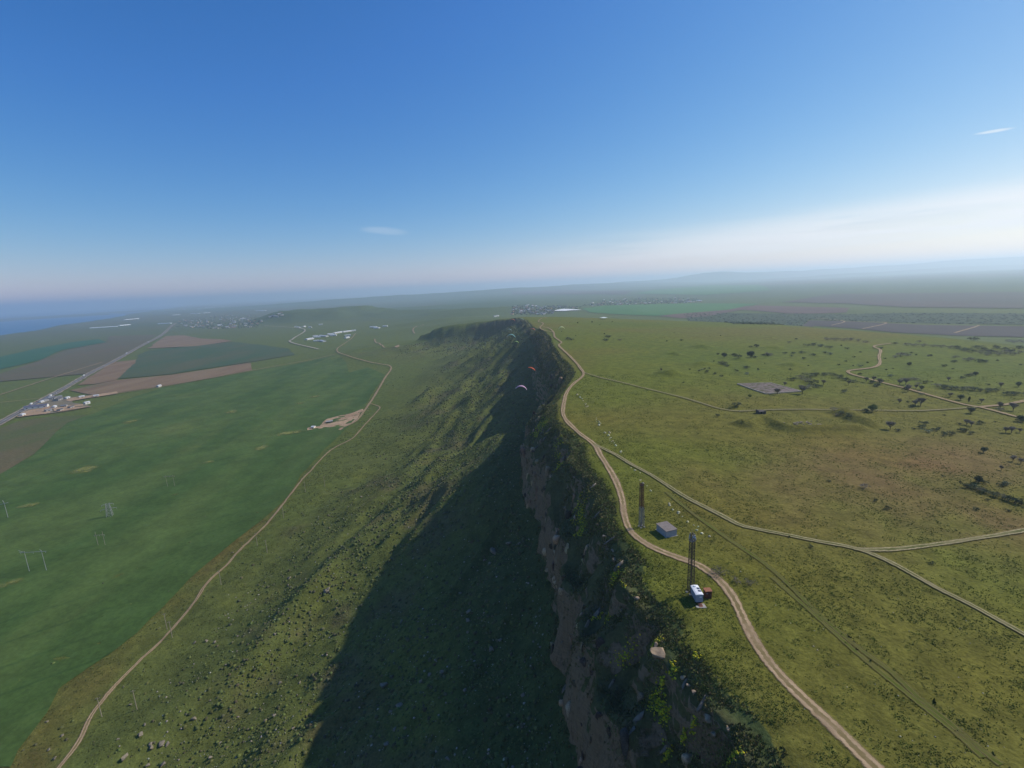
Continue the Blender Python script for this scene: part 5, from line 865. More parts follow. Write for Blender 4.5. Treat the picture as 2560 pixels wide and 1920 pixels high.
sheet('pond', POND, plain('pond_silt', (.62, .66, .64)), 40, 3., 5, 222, 'pale pond below the plateau')
sheet('quarry_floor', QUARRY, FM['sand'], 12, 1.0, 3, 223, 'small orange quarry scar at the slope foot')

# ---------------------------------------------------------------- roads
def spline(pts, step):
    P = np.array([p[:2] for p in pts], float); out = []
    P = np.vstack([2 * P[0] - P[1], P, 2 * P[-1] - P[-2]])
    for i in range(1, len(P) - 2):
        p0, p1, p2, p3 = P[i - 1:i + 3]; L = np.linalg.norm(p2 - p1); n = max(2, int(L / max(step, np.hypot(*p1) * .012)))
        for q in range(n):
            s = q / n
            out.append(.5 * (2 * p1 + (p2 - p0) * s + (2 * p0 - 5 * p1 + 4 * p2 - p3) * s * s + (3 * p1 - p0 - 3 * p2 + p3) * s ** 3))
    out.append(P[-2]); return np.array(out)
def track_mat(name, edge, mid, centre, soft, midw, op=1.):
    t = NT(name, .95, .05); u = t.attr('track', 'Vector'); sp = t.node('ShaderNodeSeparateXYZ'); t.l.new(u, sp.inputs[0])
    off = t.math('ABSOLUTE', sp.outputs[0]); n = t.noise(.8, 5, .65); n2 = t.noise(.12, 4, .6)
    off2 = t.math('ADD', off, t.math('MULTIPLY', t.math('SUBTRACT', n, .5), .8))
    c = t.mix(t.ramp(n, .3, .7), edge + (1,), mid + (1,)); c = t.mix(1., c, t.ramp(n2, .3, .7, .78, 1.2), 'MULTIPLY')
    ctr = t.math('MULTIPLY', t.ramp(off2, midw + .14, midw - .04), t.ramp(n2, .35, .6, .25, .95)); c = t.mix(ctr, c, centre + (1,))
    t.color(c); a = t.math('MULTIPLY', t.ramp(off2, 1.0, 1.0 - soft), op); t.alpha(a); t.bump(n, .5, .2)
    return t.m
RM = {'rut': track_mat('turf_ruts', (.17, .145, .05), (.19, .16, .06), (.100, .125, .020), .45, .45, .8),
      'dirt': track_mat('dirt_road', (.33, .230, .135), (.41, .295, .18), (.18, .14, .060), .42, .26),
      'track': track_mat('grass_track', (.29, .245, .125), (.36, .30, .165), (.095, .100, .032), .38, .40),
      'paved': track_mat('pale_lane', (.33, .29, .22), (.37, .32, .25), (.36, .32, .26), .2, .1)}
t = NT('asphalt', .9, .1); u = t.attr('track', 'Vector'); sp = t.node('ShaderNodeSeparateXYZ'); t.l.new(u, sp.inputs[0]); off = t.math('ABSOLUTE', sp.outputs[0])
c = t.mix(t.ramp(off, .60, .68), (.13, .12, .11, 1), (.30, .24, .175, 1)); c = t.mix(t.ramp(off, .075, .05), c, (.30, .28, .25, 1)); t.color(t.mix(1., c, t.ramp(t.noise(.05, 4), .3, .7, .8, 1.2), 'MULTIPLY')); RM['asphalt'] = t.m
def ribbon(name, pts, w, mat, lift=.05, step=2.0):
    P = spline(pts, step); T_ = np.gradient(P, axis=0); T_ /= np.linalg.norm(T_, axis=1)[:, None] + 1e-9; N = np.stack([-T_[:, 1], T_[:, 0]], 1)
    s = np.concatenate([[0], np.cumsum(np.linalg.norm(np.diff(P, axis=0), axis=1))])
    acr = np.array([-1, -.6, -.2, .2, .6, 1.]); wob = (1 + .30 * fbm(P[:, 0], P[:, 1], 16, 4, 88)) * (.9 if name == 'plateau_road' else .85)
    cen = P + N * (fbm(P[:, 0], P[:, 1], 30, 2, 89) * .35)[:, None]
    Q = cen[:, None, :] + N[:, None, :] * (acr[None, :] * (w * .5) * wob[:, None])[..., None]
    z = ground(Q[..., 0].ravel(), Q[..., 1].ravel()).reshape(Q.shape[:2]); dist = np.hypot(P[:, 0], P[:, 1])[:, None]
    z = np.maximum(z, z.mean(1, keepdims=True) - .15) + lift + .0012 * dist
    V = np.concatenate([Q, z[..., None]], -1).reshape(-1, 3); k = len(acr); ii = np.arange(len(V)).reshape(-1, k)
    F = np.stack([ii[:-1, 1:], ii[:-1, :-1], ii[1:, :-1], ii[1:, 1:]], -1).reshape(-1, 4)
    uv = np.stack([np.tile(acr, len(P)), np.repeat(s, k)], 1)
    o = obj(name, np_mesh(name, V, F, mat, True, uv=uv)); return tag(o, kind='structure')
RL = {'plateau_road': 'pale dirt road winding along the cliff top', 'valley_track': 'pale dirt track along the foot of the slope', 'highway': 'grey highway crossing the plain', 'field_track': 'two-rut grass track across the plateau', 'valley_road': 'pale dirt road round the crop field corner'}
for i, f in enumerate(FURROWS[:2]): ribbon('wheel_ruts', f, 1.9, RM['rut'], .05)['label'] = 'faint parallel wheel ruts across the turf'
for i, (n, w, k, pts) in enumerate(ROADS):
    d = np.hypot(*np.array([p[:2] for p in pts]).mean(0)); o = ribbon(n, pts, max(w, d * .0036 if k != 'track' else w), RM[k], .06 + .02 * (i % 4))
    if n in RL: o['label'] = RL[n]

# ---------------------------------------------------------------- scattered vegetation and stones (uncountable)
def ico(sub=0):
    bm = bmesh.new(); bmesh.ops.create_icosphere(bm, subdivisions=sub + 1, radius=1); v = np.array([q.co[:] for q in bm.verts]); f = np.array([[q.index for q in p.verts] for p in bm.faces]); bm.free(); return v, f
IV, IF = ico(0)
def clump_variants(n, flat=.75, seed=0, drop=True):
    r = np.random.default_rng(seed); out = []
    for _ in range(n):
        v = IV * (1 + .38 * (r.random((len(IV), 1)) - .5)) + (r.random(IV.shape) - .5) * .35; v[:, 2] = v[:, 2] * flat + .25; out.append(v)
    keep = IF[IV[IF][:, :, 2].min(1) > -.9] if drop else IF
    return out, keep
def tuft_variants(n, blades, seed=0, spread=.7, up=1.):
    r = np.random.default_rng(seed); out = []
    for _ in range(n):
        v = []
        for b in range(blades):
            a = r.random() * 6.28; p = np.array([math.cos(a), math.sin(a), 0]) * r.random() * spread; d = np.array([math.cos(a + r.normal() * .8), math.sin(a + r.normal() * .8), 0]); w = np.array([-d[1], d[0], 0]) * (.22 + .2 * r.random())
            h = up * (.5 + .6 * r.random()); v += [p - w, p + w, p + d * .45 * r.random() + np.array([0, 0, h])]
        out.append(np.array(v))
    return out, np.arange(blades * 3).reshape(-1, 3)
def scatter(name, variants, faces, x, y, size, mat, colors, sink=.15, label=None, cat=None, z=None, tall=None):
    n = len(x); z = ground(x, y) if z is None else z; a = RNG.random(n) * 6.283; vi = RNG.integers(0, len(variants), n); T = np.stack(variants)[vi]
    ca, sa = np.cos(a)[:, None], np.sin(a)[:, None]; tl = np.ones(n) if tall is None else tall
    X = (T[..., 0] * ca - T[..., 1] * sa) * size[:, None] + x[:, None]; Y = (T[..., 0] * sa + T[..., 1] * ca) * size[:, None] + y[:, None]; Z = (T[..., 2] - sink) * (size * tl)[:, None] + z[:, None]
    V = np.stack([X, Y, Z], -1).reshape(-1, 3); k = T.shape[1]
    F = (faces[None] + (np.arange(n) * k)[:, None, None]).reshape(-1, 3)
    C = np.repeat(colors, k, 0)
    o = obj(name, np_mesh(name, V, F, mat, False, C)); tag(o, label, cat, kind='stuff'); return o
def leafmat(name, rough=.85, trans=0.):
    t = NT(name, rough, .12); c = t.attr('Col'); n = t.noise(3.0, 3); t.color(t.mix(1., c, t.ramp(n, .3, .7, .7, 1.3), 'MULTIPLY')); return t.m
SM = leafmat('scrub_leaves')
def jit(c, n, amt=.25):
    c = np.array(c)[None] * (1 + (RNG.random((n, 1)) - .5) * 2 * amt); return c * (1 + (RNG.random((n, 3)) - .5) * .2)

# scrub on the slope, thick below the cliff and thinning towards the track
n = 105000; x = RNG.uniform(-330, 75, n); y = 55 * np.exp(RNG.random(n) * math.log(1500 / 55))
d, _ = seg_dist(x, y, RIM); ins = inside(x, y, [p[:2] for p in RIM] + [p[:2] for p in BACK] + [(3000., -3000.), (60., -3000.)])
patch = fbm(x * .73 + y * .68, (x * .68 - y * .73) * 2.4, 46, 3, 91) * 1.2 + fbm(x, y, 10, 2, 92) * .8
dens = np.where(d < 22, .0, np.where(d < 130, .75 + .5 * patch, (.55 + 1.0 * patch) * (1 - sstep(140, 250, d + patch * 55)))) * sstep(1, 5, d)
dens = dens * np.where(y > 600, .8, 1)
vt, _ = seg_dist(x, y, [p + (0.,) for p in VX]); dens = dens * (vt > 6) + .012 * (d > 120) * (d < 330) * (vt > 4)
# lusher on the slumped ridges
for rx, ry, la, wa, an, hh in RIDGES:
    c, s = math.cos(math.radians(an)), math.sin(math.radians(an)); A = (x - rx) * c + (y - ry) * s; B = -(x - rx) * s + (y - ry) * c
    dens = dens + 1.2 * np.exp(-(A / la) ** 2 - ((B + 3) / wa) ** 2)
k = (~ins) & (RNG.random(n) < dens) & (np.abs(x) < 1.3 * y + 20)
x, y, d = x[k][:37000], y[k][:37000], d[k][:37000]
size = (.21 + .58 * RNG.random(len(x)) ** 3.2) * (1 + .0017 * y) * np.where(d < 30, .65, 1.0)
cc = jit((.088, .106, .033), len(x), .4); grey = RNG.random(len(x)) < .3; cc[grey] = jit((.085, .084, .045), int(grey.sum()), .3)
VS, FS = clump_variants(14, .7, 1)
scatter('slope_scrub', VS, FS, x, y, size, SM, cc, label='low dark scrub covering the slope below the cliff', cat='scrub')
n = 110000; x = RNG.uniform(-300, 60, n); y = 60 * np.exp(RNG.random(n) * math.log(700 / 60)); d, _ = seg_dist(x, y, RIM)
k = (d > 24) & (d < 290) & (x < np.interp(y, gr_y, gr_x) - 20) & (np.abs(x) < 1.2 * y + 15) & (fbm(x, y, 30, 3, 93) + .8 * fbm(x, y, 6, 2, 94) > -.15); vt, _ = seg_dist(x, y, [p + (0.,) for p in VX]); k &= vt > 3
x, y = x[k][:46000], y[k][:46000]; VT3, FT3 = tuft_variants(12, 4, 5, .9, .8)
scatter('slope_grass', VT3, FT3, x, y, (.14 + .22 * RNG.random(len(x))) * (1 + .0035 * y), SM, jit((.092, .112, .032), len(x), .4), .05, 'rough uneven grass on the slope below the cliff', 'grass')
# rough grass on the bench under the rim
n = 30000; y = 58 * np.exp(RNG.random(n) * math.log(900 / 58)); x = np.interp(y, gr_y, gr_x) - RNG.random(n) * 26 + 2
d, _ = seg_dist(x, y, RIM); ins = inside(x, y, [p[:2] for p in RIM] + [p[:2] for p in BACK] + [(3000., -3000.), (60., -3000.)])
k = (~ins | (d < 1.5)) & (d < 25) & (fbm(x, y, 6, 2, 95) > -.2); x, y = x[k], y[k]
VT, FT = tuft_variants(12, 6, 2, .8, 1.1)
scatter('bench_grass', VT, FT, x, y, (.14 + .22 * RNG.random(len(x))) * (1 + .004 * y), SM, np.where((RNG.random(len(x)) < .45)[:, None], jit((.15, .135, .066), len(x), .35), jit((.10, .122, .040), len(x), .35)), .1, 'rough grass on the ledges under the rim', 'grass')
# turf tufts on the plateau
n = 90000; y = 50 * np.exp(RNG.random(n) * math.log(420 / 50)); x = np.interp(y, gr_y, gr_x) + 1 + RNG.random(n) ** 1.3 * (1.25 * y + 10)
d, _ = seg_dist(x, y, RIM); ins = inside(x, y, [p[:2] for p in RIM] + [p[:2] for p in BACK] + [(3000., -3000.), (60., -3000.)])
k = ins & (d > .8)
for nm, w, kk, pts in ROADS[:4]:
    q, _ = seg_dist(x, y, [p + (0.,) for p in pts]); k &= q > w * .62
pn = fbm(x, y, 20, 3, 96) + .7 * fbm(x, y, 5, 2, 97); k &= RNG.random(n) < np.clip(.45 + pn * 1.1, .03, 1)
x, y = x[k][:42000], y[k][:42000]
VT2, FT2 = tuft_variants(12, 5, 3, .9, .45)
scatter('turf_tufts', VT2, FT2, x, y, (.16 + .20 * RNG.random(len(x))) * (1 + .003 * y), SM, jit((.080, .116, .018), len(x), .25), .05, 'short tufty grass over the plateau', 'grass')
# the combed fringe of long grass along the lip of the rim
n = 26000; y = 60 * np.exp(RNG.random(n) * math.log(520 / 60)); x = np.interp(y, gr_y, gr_x) + 3 - RNG.random(n) * 16; d, _ = seg_dist(x, y, RIM); ins = inside(x, y, [p[:2] for p in RIM] + [p[:2] for p in BACK] + [(3000., -3000.), (60., -3000.)])
k = (~ins | (d < .8)) & (d < 9.5) & (fbm(x, y, 4, 2, 101) > -.25); x, y = x[k], y[k]; VT4, FT4 = tuft_variants(12, 6, 9, .9, .75)
scatter('rim_grass', VT4, FT4, x, y, (.16 + .24 * RNG.random(len(x))) * (1 + .004 * y), SM, np.where((RNG.random(len(x)) < .4)[:, None], jit((.22, .195, .08), len(x), .3), jit((.135, .165, .045), len(x), .4)), .05, 'fringe of long uneven grass along the cliff rim', 'grass')
# darker clumps in the near turf
n = 70000; y = 58 * np.exp(RNG.random(n) * math.log(230 / 58)); x = np.interp(y, gr_y, gr_x) + 1 + RNG.random(n) * (1.15 * y); d, _ = seg_dist(x, y, RIM)
k = (d > 1.2) & (x > np.interp(y, gr_y, gr_x)) & (fbm(x, y, 26, 3, 103) + .9 * fbm(x, y, 3.2, 2, 104) > .22)
for nm, w, kk, pts in ROADS[:4]:
    q, _ = seg_dist(x, y, [p + (0.,) for p in pts]); k &= q > w * .6
x, y = x[k][:13000], y[k][:13000]
scatter('turf_clumps', VT2, FT2, x, y, (.14 + .18 * RNG.random(len(x))) * (1 + .004 * y), SM, jit((.125, .165, .030), len(x), .25), .05, 'darker lush clumps in the plateau turf', 'grass')
# broken rock of the cliff wall: angular blocks wedged into the face
def chunk_variants(nv, seed):
    r = np.random.default_rng(seed); v0, f0 = ico(1); out = []
    for _ in range(nv):
        v = v0.copy()
        for q in range(9):
            nrm = r.normal(size=3); nrm[2] *= .5; nrm /= np.linalg.norm(nrm); s_ = v @ nrm; v = v - np.maximum(s_ - (.25 + .4 * r.random()), 0)[:, None] * nrm
        out.append(v * (1 + .06 * r.normal(size=(len(v), 1))))
    return out, f0
CV, CF = chunk_variants(14, 77); xs, ys, zs, ss = [], [], [], []
for j in np.nonzero((GY > 62) & (GY < 520))[0]:
    seg = slice(int(np.searchsorted(GU, -34)), int(np.searchsorted(GU, -8))); zz = GZ[j, seg]; st = np.diff(zz) / np.diff(GXD[j, seg]); k = np.nonzero(st > 1.6)[0]
    if len(k) == 0: continue
    for q in range(int(RNG.poisson(.62 * (GY[j + 1] - GY[j]) * (1.6 if GY[j] < 320 else .6)) + 0)):
        i = RNG.choice(k); f = RNG.random(); xs.append(GXD[j, seg][i] * (1 - f) + GXD[j, seg][i + 1] * f); ys.append(GY[j]); zs.append(zz[i] * (1 - f) + zz[i + 1] * f); ss.append(.5 + 1.5 * RNG.random() ** 2)
x, y, z, sz_ = map(np.array, (xs, ys, zs, ss)); cc = jit((.30, .22, .14), len(x), .45); g_ = RNG.random(len(x)) < .4; cc[g_] = jit((.07, .055, .042), int(g_.sum()), .3)
scatter('cliff_rocks', CV, CF, x + .1, y, sz_ * (1 + .0012 * y), leafmat('cliff_rock', .95), cc, .0, 'broken brown rock blocks of the cliff wall', 'rocks', z, .9 + 1.3 * RNG.random(len(x)))
# yellow spurge on the ledges
xs, ys = [], []
for cx, cy, w, h in YELLOW:
    k = int(36 + 44 * w * min(h, 6) / 6); xs.append(cx + RNG.normal(size=k) * w * .33); ys.append(cy + RNG.normal(size=k) * h * .33)
x = np.concatenate(xs); y = np.concatenate(ys)
yc = jit((.42, .36, .02), len(x), .3); og = RNG.random(len(x)) < .35; yc[og] = jit((.20, .24, .03), int(og.sum()), .3)
scatter('yellow_spurge', VS, FS, x, y, (.10 + .16 * RNG.random(len(x)) ** 1.5) * (1 + .003 * y), SM, yc, .0, 'yellow flowering spurge on the ledges under the rim', 'flowers')
# weeds along the furrows and the old stone rows
xs, ys = [], []
for f in FURROWS[:2] + FURROWS[3:]: P = spline(f, .5); xs.append(P[:, 0] + RNG.normal(size=len(P)) * .5 + .6); ys.append(P[:, 1] + RNG.normal(size=len(P)) * .5)
x = np.concatenate(xs); y = np.concatenate(ys); k = RNG.random(len(x)) < .7 * np.clip(.4 + 1.3 * fbm(x, y, 9, 2, 98), 0, 1); x, y = x[k], y[k]
scatter('furrow_weeds', VT, FT, x, y, (.25 + .3 * RNG.random(len(x))) * (1 + .002 * y), SM, jit((.050, .068, .022), len(x), .35), .1, 'dark weeds growing along old furrows', 'weeds')
stone = leafmat('pale_stone', .9)
xs, ys, ws_ = [], [], []
for fi, f in enumerate(STONEROW):
    P = spline(f, .22 if fi != 1 else .9); kk = RNG.random(len(P)) < np.clip(.5 + 1.2 * fbm(P[:, 0], P[:, 1], 7, 2, 99), 0, 1); P = P[kk]; xs.append(P[:, 0] + RNG.normal(size=len(P)) * .7); ys.append(P[:, 1] + RNG.normal(size=len(P)) * .7); ws_.append(np.full(len(P), .4 if fi == 1 else 1.))
x = np.concatenate(xs); y = np.concatenate(ys)
scatter('stone_row', VS, FS, x, y, (.16 + .22 * RNG.random(len(x)) ** 2) * (1 + .004 * y) * np.concatenate(ws_), stone, jit((.55, .51, .32), len(x), .25), .1, 'broken rows of small pale stones across the turf', 'stones')
n = 2600; y = 60 * np.exp(RNG.random(n) * math.log(420 / 60)); x = np.interp(y, gr_y, gr_x) - 26 - RNG.random(n) ** 1.2 * 190; k = np.abs(x) < 1.2 * y; x, y = x[k], y[k]
scatter('slope_stones', VS, FS, x, y, .16 + .40 * RNG.random(len(x)) ** 3, stone, jit((.27, .25, .21), len(x), .35), .25, 'small pale stones strewn over the slope', 'stones')
n = 500; y = 60 * np.exp(RNG.random(n) * math.log(400 / 60)); x = np.interp(y, gr_y, gr_x) + 2 + RNG.random(n) * (1.2 * y); 
scatter('turf_stones', VS, FS, x, y, (.05 + .10 * RNG.random(len(x)) ** 2), stone, jit((.28, .27, .22), len(x), .3), .2, 'small white stones dotted over the plateau turf', 'stones')
# scrub belt on the far plain
sb = [p for p in FIELDS if p[0] == 'scrub_belt'][0][2]; P = np.array(sb); lo, hi = P.min(0), P.max(0); n = 9000
x = RNG.uniform(lo[0], hi[0], n); y = RNG.uniform(lo[1], hi[1], n); k = inside(x, y, sb) & (np.abs(x) < 1.15 * y); x, y = x[k], y[k]
scatter('belt_scrub', VS, FS, x, y, 2.2 + 3.4 * RNG.random(len(x)), SM, jit((.030, .050, .022), len(x), .35), .2, 'belt of dark scrub on the plain beyond the plateau', 'scrub')
x, y = np.array(VTREES).T
scatter('village_trees', VS, FS, x, y, 3.5 + 4 * RNG.random(len(x)), SM, jit((.045, .055, .035), len(x), .4), .2, 'dark garden trees among the far village houses', 'trees')

# ---------------------------------------------------------------- built things on the plateau
def rust(name, c1, c2):
    if name in MATS: return MATS[name]
    t = NT(name, .75, .25); n = t.noise(3., 6, .65); t.color(t.mix(t.ramp(n, .35, .65), c1 + (1,), c2 + (1,))); MATS[name] = t.m; return t.m
STEEL = rust('galvanised_steel', (.30, .29, .28), (.20, .17, .15)); DARK = rust('dark_painted_steel', (.055, .045, .040), (.10, .07, .05)); RED = rust('faded_red_steel', (.16, .045, .030), (.10, .045, .035))
CONC = plain('weathered_concrete', (.36, .33, .29), .9, .2, 2., bump=.3); WHITE = plain('white_paint', (.78, .79, .80), .5, .06, 2.)

ANT = plain('antenna_grey', (.45, .46, .47), .5, .08, 2.)
def lattice_mast(base, h, w0, w1, sections, label, extras):
    x, y = base; r = empty('lattice_mast', (x, y, g1(x, y) - .15), .35); tag(r, label, 'mast', None)
    lr = .085
    def wid(z): return (w0 + (w1 - w0) * z / h) / 2
    for sx, sy in ((-1, -1), (1, -1), (1, 1), (-1, 1)):
        for za, zb, mat in sections:
            m = MB(); m.bar((sx * wid(za), sy * wid(za), za), (sx * wid(zb), sy * wid(zb), zb), lr, lr, 6); m.build('leg', mat, r)
        m = MB(); m.quad_box((sx * wid(0), sy * wid(0), .12), (.5, .5, .5)); m.build('footing', CONC, r)
    for za, zb, mat in sections:
        m = MB(); z = za; st = .95
        while z < zb - .2:
            z2 = min(z + st, zb); a, b = wid(z), wid(z2)
            cs = [(-1, -1), (1, -1), (1, 1), (-1, 1)]
            for i in range(4):
                p, q = cs[i], cs[(i + 1) % 4]
                m.bar((p[0] * a, p[1] * a, z), (q[0] * b, q[1] * b, z2), .042, .042, 4, False); m.bar((q[0] * a, q[1] * a, z), (p[0] * b, p[1] * b, z2), .042, .042, 4, False)
                m.bar((p[0] * b, p[1] * b, z2), (q[0] * b, q[1] * b, z2), .042, .042, 4, False)
            z = z2
        m.build('bracing', mat, r)
    lad = MB(); a = wid(h * .5) * .5
    for s in (-.2, .2): lad.bar((s, -wid(0) * .2, .3), (s, -wid(h) * .2, h), .02, .02, 4, False)
    for z in np.arange(.5, h, .4): lad.bar((-.2, -wid(z) * .2, z), (.2, -wid(z) * .2, z), .014, .014, 4, False)
    lad.build('ladder', DARK, r)
    extras(r, h, wid); return r
def near_extras(r, h, wid):
    m = MB(); w = w_ = wid(h) + .18; m.quad_box((0, 0, h - 1.9), (w * 2, w * 2, .08)); pl = m.build('platform', STEEL, r)
    m = MB()
    for z in (h - 1.5, h - 1.05):
        for a, b in (((-w, -w), (w, -w)), ((w, -w), (w, w)), ((w, w), (-w, w)), ((-w, w), (-w, -w))): m.bar(a + (z,), b + (z,), .03, .03, 4)
    for a in ((-w, -w), (w, -w), (w, w), (-w, w)): m.bar(a + (h - 1.9,), a + (h - 1.05,), .03, .03, 4)
    m.build('guard_rail', STEEL, pl)
    for i in range(5):
        a = i * 1.26 + .3; px, py = math.cos(a) * (w + .12), math.sin(a) * (w + .12)
        m = MB(); m.quad_box((px, py, h - .75 + .18 * (i % 2)), (.16, .12, 1.0), Matrix.Rotation(a, 3, 'Z')); m.bar((px * .85, py * .85, h - 1.7), (px * .85, py * .85, h + .1), .03, .03, 5); m.build('panel_antenna', ANT, r)
    for i, (a, z) in enumerate(((-1.7, h - .35), (-.6, h - 1.35))):
        m = MB(); n = 14; R = Matrix.Rotation(a, 3, 'Z'); c = Vector((math.cos(a), math.sin(a), 0)) * (w + .15) + Vector((0, 0, z)); ring = []
        for q, (rr, dd) in enumerate(((.03, -.12), (.2, -.07), (.36, .04), (.38, .16))):
            ring.append(len(m.v)); m.v += [tuple(c + R @ Vector((dd, rr * math.cos(6.283 * k / n), rr * math.sin(6.283 * k / n)))) for k in range(n)]
        for q in range(3):
            for k in range(n): m.f.append((ring[q] + k, ring[q] + (k + 1) % n, ring[q + 1] + (k + 1) % n, ring[q + 1] + k)); m.mi.append(0)
        m.build('dish_antenna', ANT, r)
    m = MB(); m.bar((.1, .1, h), (.1, .1, h + 1.1), .03, .015, 5); m.build('lightning_rod', STEEL, r)
    m = MB(); m.bar((wid(h * .8), 0, h * .80), (wid(h * .8) + .55, 0, h * .80), .03); m.bar((wid(h * .8) + .55, 0, h * .74), (wid(h * .8) + .55, 0, h * .92), .035); m.build('whip_antenna', DARK, r)
def far_extras(r, h, wid):
    w = wid(h) + .12; m = MB(); m.quad_box((0, 0, h - .5), (w * 2, w * 2, .08)); pl = m.build('platform', DARK, r)
    m = MB()
    for z in (h - .1, h + .3):
        for a, b in (((-w, -w), (w, -w)), ((w, -w), (w, w)), ((w, w), (-w, w)), ((-w, w), (-w, -w))): m.bar(a + (z,), b + (z,), .035, .035, 4)
    for a in ((-w, -w), (w, -w), (w, w), (-w, w)): m.bar(a + (h - .5,), a + (h + .6,), .04, .04, 4)
    m.build('guard_rail', DARK, pl)
    m = MB(); m.bar((-w - .25, -.2, h * .52), (-w - .25, -.2, h * .74), .04); m.bar((-w - .25, -.2, h * .55), (-w + .1, -.2, h * .55), .025); m.bar((-w - .25, -.2, h * .72), (-w + .1, -.2, h * .72), .025); m.build('whip_antenna', DARK, r)
lattice_mast(MASTS[0], 16.9, 1.25, .85, [(0, 8.5, DARK), (8.5, 16.9, DARK)], 'dark lattice radio mast with white antennas on top beside the trailer', near_extras)
lattice_mast(MASTS[1], 15.4, 1.25, .85, [(0, 7.2, STEEL), (7.2, 15.4, RED)], 'lattice mast with grey lower half and faded red upper half', far_extras)

# trailer
wx, wy = 44.3, 108.85; wz = g1(wx, wy)
r = empty('site_trailer', (wx, wy, wz), math.radians(-1)); tag(r, 'small white-roofed blue-grey site trailer at the mast foot', 'trailer')
BLUE = plain('blue_grey_panels', (.24, .29, .36), .55, .08, 3., .3); NAVY = plain('dark_blue_panel', (.030, .045, .085), .4, .1, 3., .4)
m = MB(); m.quad_box((0, 0, 1.62), (1.74, 3.7, 2.0)); body = m.build('body', BLUE, r)
for s in (-1, 1):
    for i in range(10):
        q = -1.75 + i * .39; m = MB(); m.quad_box((s * .885, q, 1.62), (.03, .05, 1.94)); m.build('wall_rib', BLUE, body)
for i in range(5):
    m = MB(); m.quad_box((-.7 + i * .35, -1.865, 1.62), (.05, .03, 1.94)); m.build('wall_rib', BLUE, body)
m = MB(); outl = [(-.98, 0), (-.95, .10), (-.6, .20), (0, .25), (.6, .20), (.95, .10), (.98, 0)]
m.prism(outl, (1, 0, 0), (0, 0, 1), (0, 3.95, 0), (0, -1.97, 2.625)); roof = m.build('roof', WHITE, r)
for q in (-.55, .45):
    m = MB(); m.quad_box((.50, q, 2.86), (.70, .62, .07), Matrix.Rotation(.2, 3, 'Y')); m.build('roof_hatch', NAVY, roof)
m = MB(); m.bar((-.05, 1.35, 2.8), (-.05, 1.35, 3.02), .42, .30, 14); m.build('roof_vent', WHITE, roof)
m = MB(); m.quad_box((.28, -1.89, 2.05), (.62, .03, .32)); m.build('window', plain('pale_pane', (.62, .68, .72), .2, .05, 2., .5), body)
m = MB(); m.quad_box((0, 0, .55), (1.3, 3.9, .14)); m.bar((0, -1.9, .55), (0, -2.7, .50), .05); m.build('chassis', DARK, r)
for sx in (-.72, .72):
    for sy in (-1.1, 1.1):
        m = MB(); m.bar((sx - .09, sy, .30), (sx + .09, sy, .30), .31, .31, 14); w = m.build('wheel', plain('tyre', (.02, .02, .02), .9), r)
        m = MB(); m.bar((sx - .10, sy, .30), (sx + .10, sy, .30), .15, .15, 10); m.build('rim', STEEL, w)
# rusty cabinet
rx, ry = 47.4, 109.7; r = empty('rusty_cabin', (rx, ry, g1(rx, ry) - .03), 0.0); tag(r, 'small rusty metal cabin with an orange-brown roof beside the trailer', 'cabin')
RUST = rust('rusted_sheet', (.17, .055, .028), (.075, .030, .020)); RROOF = rust('rust_orange_roof', (.34, .14, .075), (.26, .10, .055))
m = MB(); m.quad_box((0, 0, 1.03), (1.62, 1.42, 2.0)); bd = m.build('body', RUST, r)
m = MB(); m.quad_box((0, 0, 2.08), (1.82, 1.62, .1)); m.build('roof', RROOF, r)
m = MB(); m.quad_box((.18, -.73, 1.0), (.62, .04, 1.75)); dr = m.build('door', rust('rust_door', (.10, .04, .028), (.05, .025, .02)), r)
m = MB(); m.bar((.42, -.77, .8), (.42, -.77, 1.3), .025); m.build('handle', STEEL, dr)
m = MB(); m.quad_box((-.42, -.73, 1.45), (.4, .04, .3)); m.build('vent', STEEL, bd)
# slab with brick steps in front of the trailer
r = empty('concrete_slab', (44.25, 106.1, g1(44.25, 106.1) - .05), 0); tag(r, 'concrete slab with brick steps in front of the trailer', 'slab')
m = MB(); m.prism([(-1.2, -.55), (1.25, -.75), (1.2, .9), (-.2, .95), (-.25, .2), (-1.15, .25)], (1, 0, 0), (0, 1, 0), (0, 0, .18), (0, 0, 0)); m.build('slab', CONC, r)
BR = plain('red_brick', (.30, .13, .09), .9, .25, 6.)
for i in range(3):
    for j in range(4):
        m = MB(); m.quad_box((-.35 + .24 * j + .02 * (i % 2), .42 - .32 * i, .34 - .09 * i), (.225, .27, .30 - .1 * i + .02)); m.build('brick', BR, r)
# blockhouse
F0 = Vector((46.6, 139.4)); Rr = Vector((50.25, 140.45)); Ll = Vector((44.8, 144.6)); c = (Rr + Ll) / 2; ang = math.atan2((Rr - F0).y, (Rr - F0).x); W_, L_ = (Rr - F0).length, (Ll - F0).length
r = empty('block_shed', (c.x, c.y, g1(c.x, c.y) - .1), ang); tag(r, 'grey windowless block shed with a flat brown-grey roof', 'shed')
RENDER = plain('grey_render', (.33, .33, .34), .9, .14, 1.2, bump=.2); FELT = plain('roofing_felt', (.22, .185, .165), .95, .14, 1.0)
for n_, ce_, di in (('wall', (0, -L_ / 2 + .12, 1.05), (W_, .24, 2.2)), ('wall', (0, L_ / 2 - .12, 1.05), (W_, .24, 2.2)), ('wall', (-W_ / 2 + .122, 0, 1.05), (.24, L_ - .484, 2.2)), ('wall', (W_ / 2 - .122, 0, 1.05), (.24, L_ - .484, 2.2))):
    m = MB(); m.quad_box(ce_, di); m.build(n_, RENDER, r)
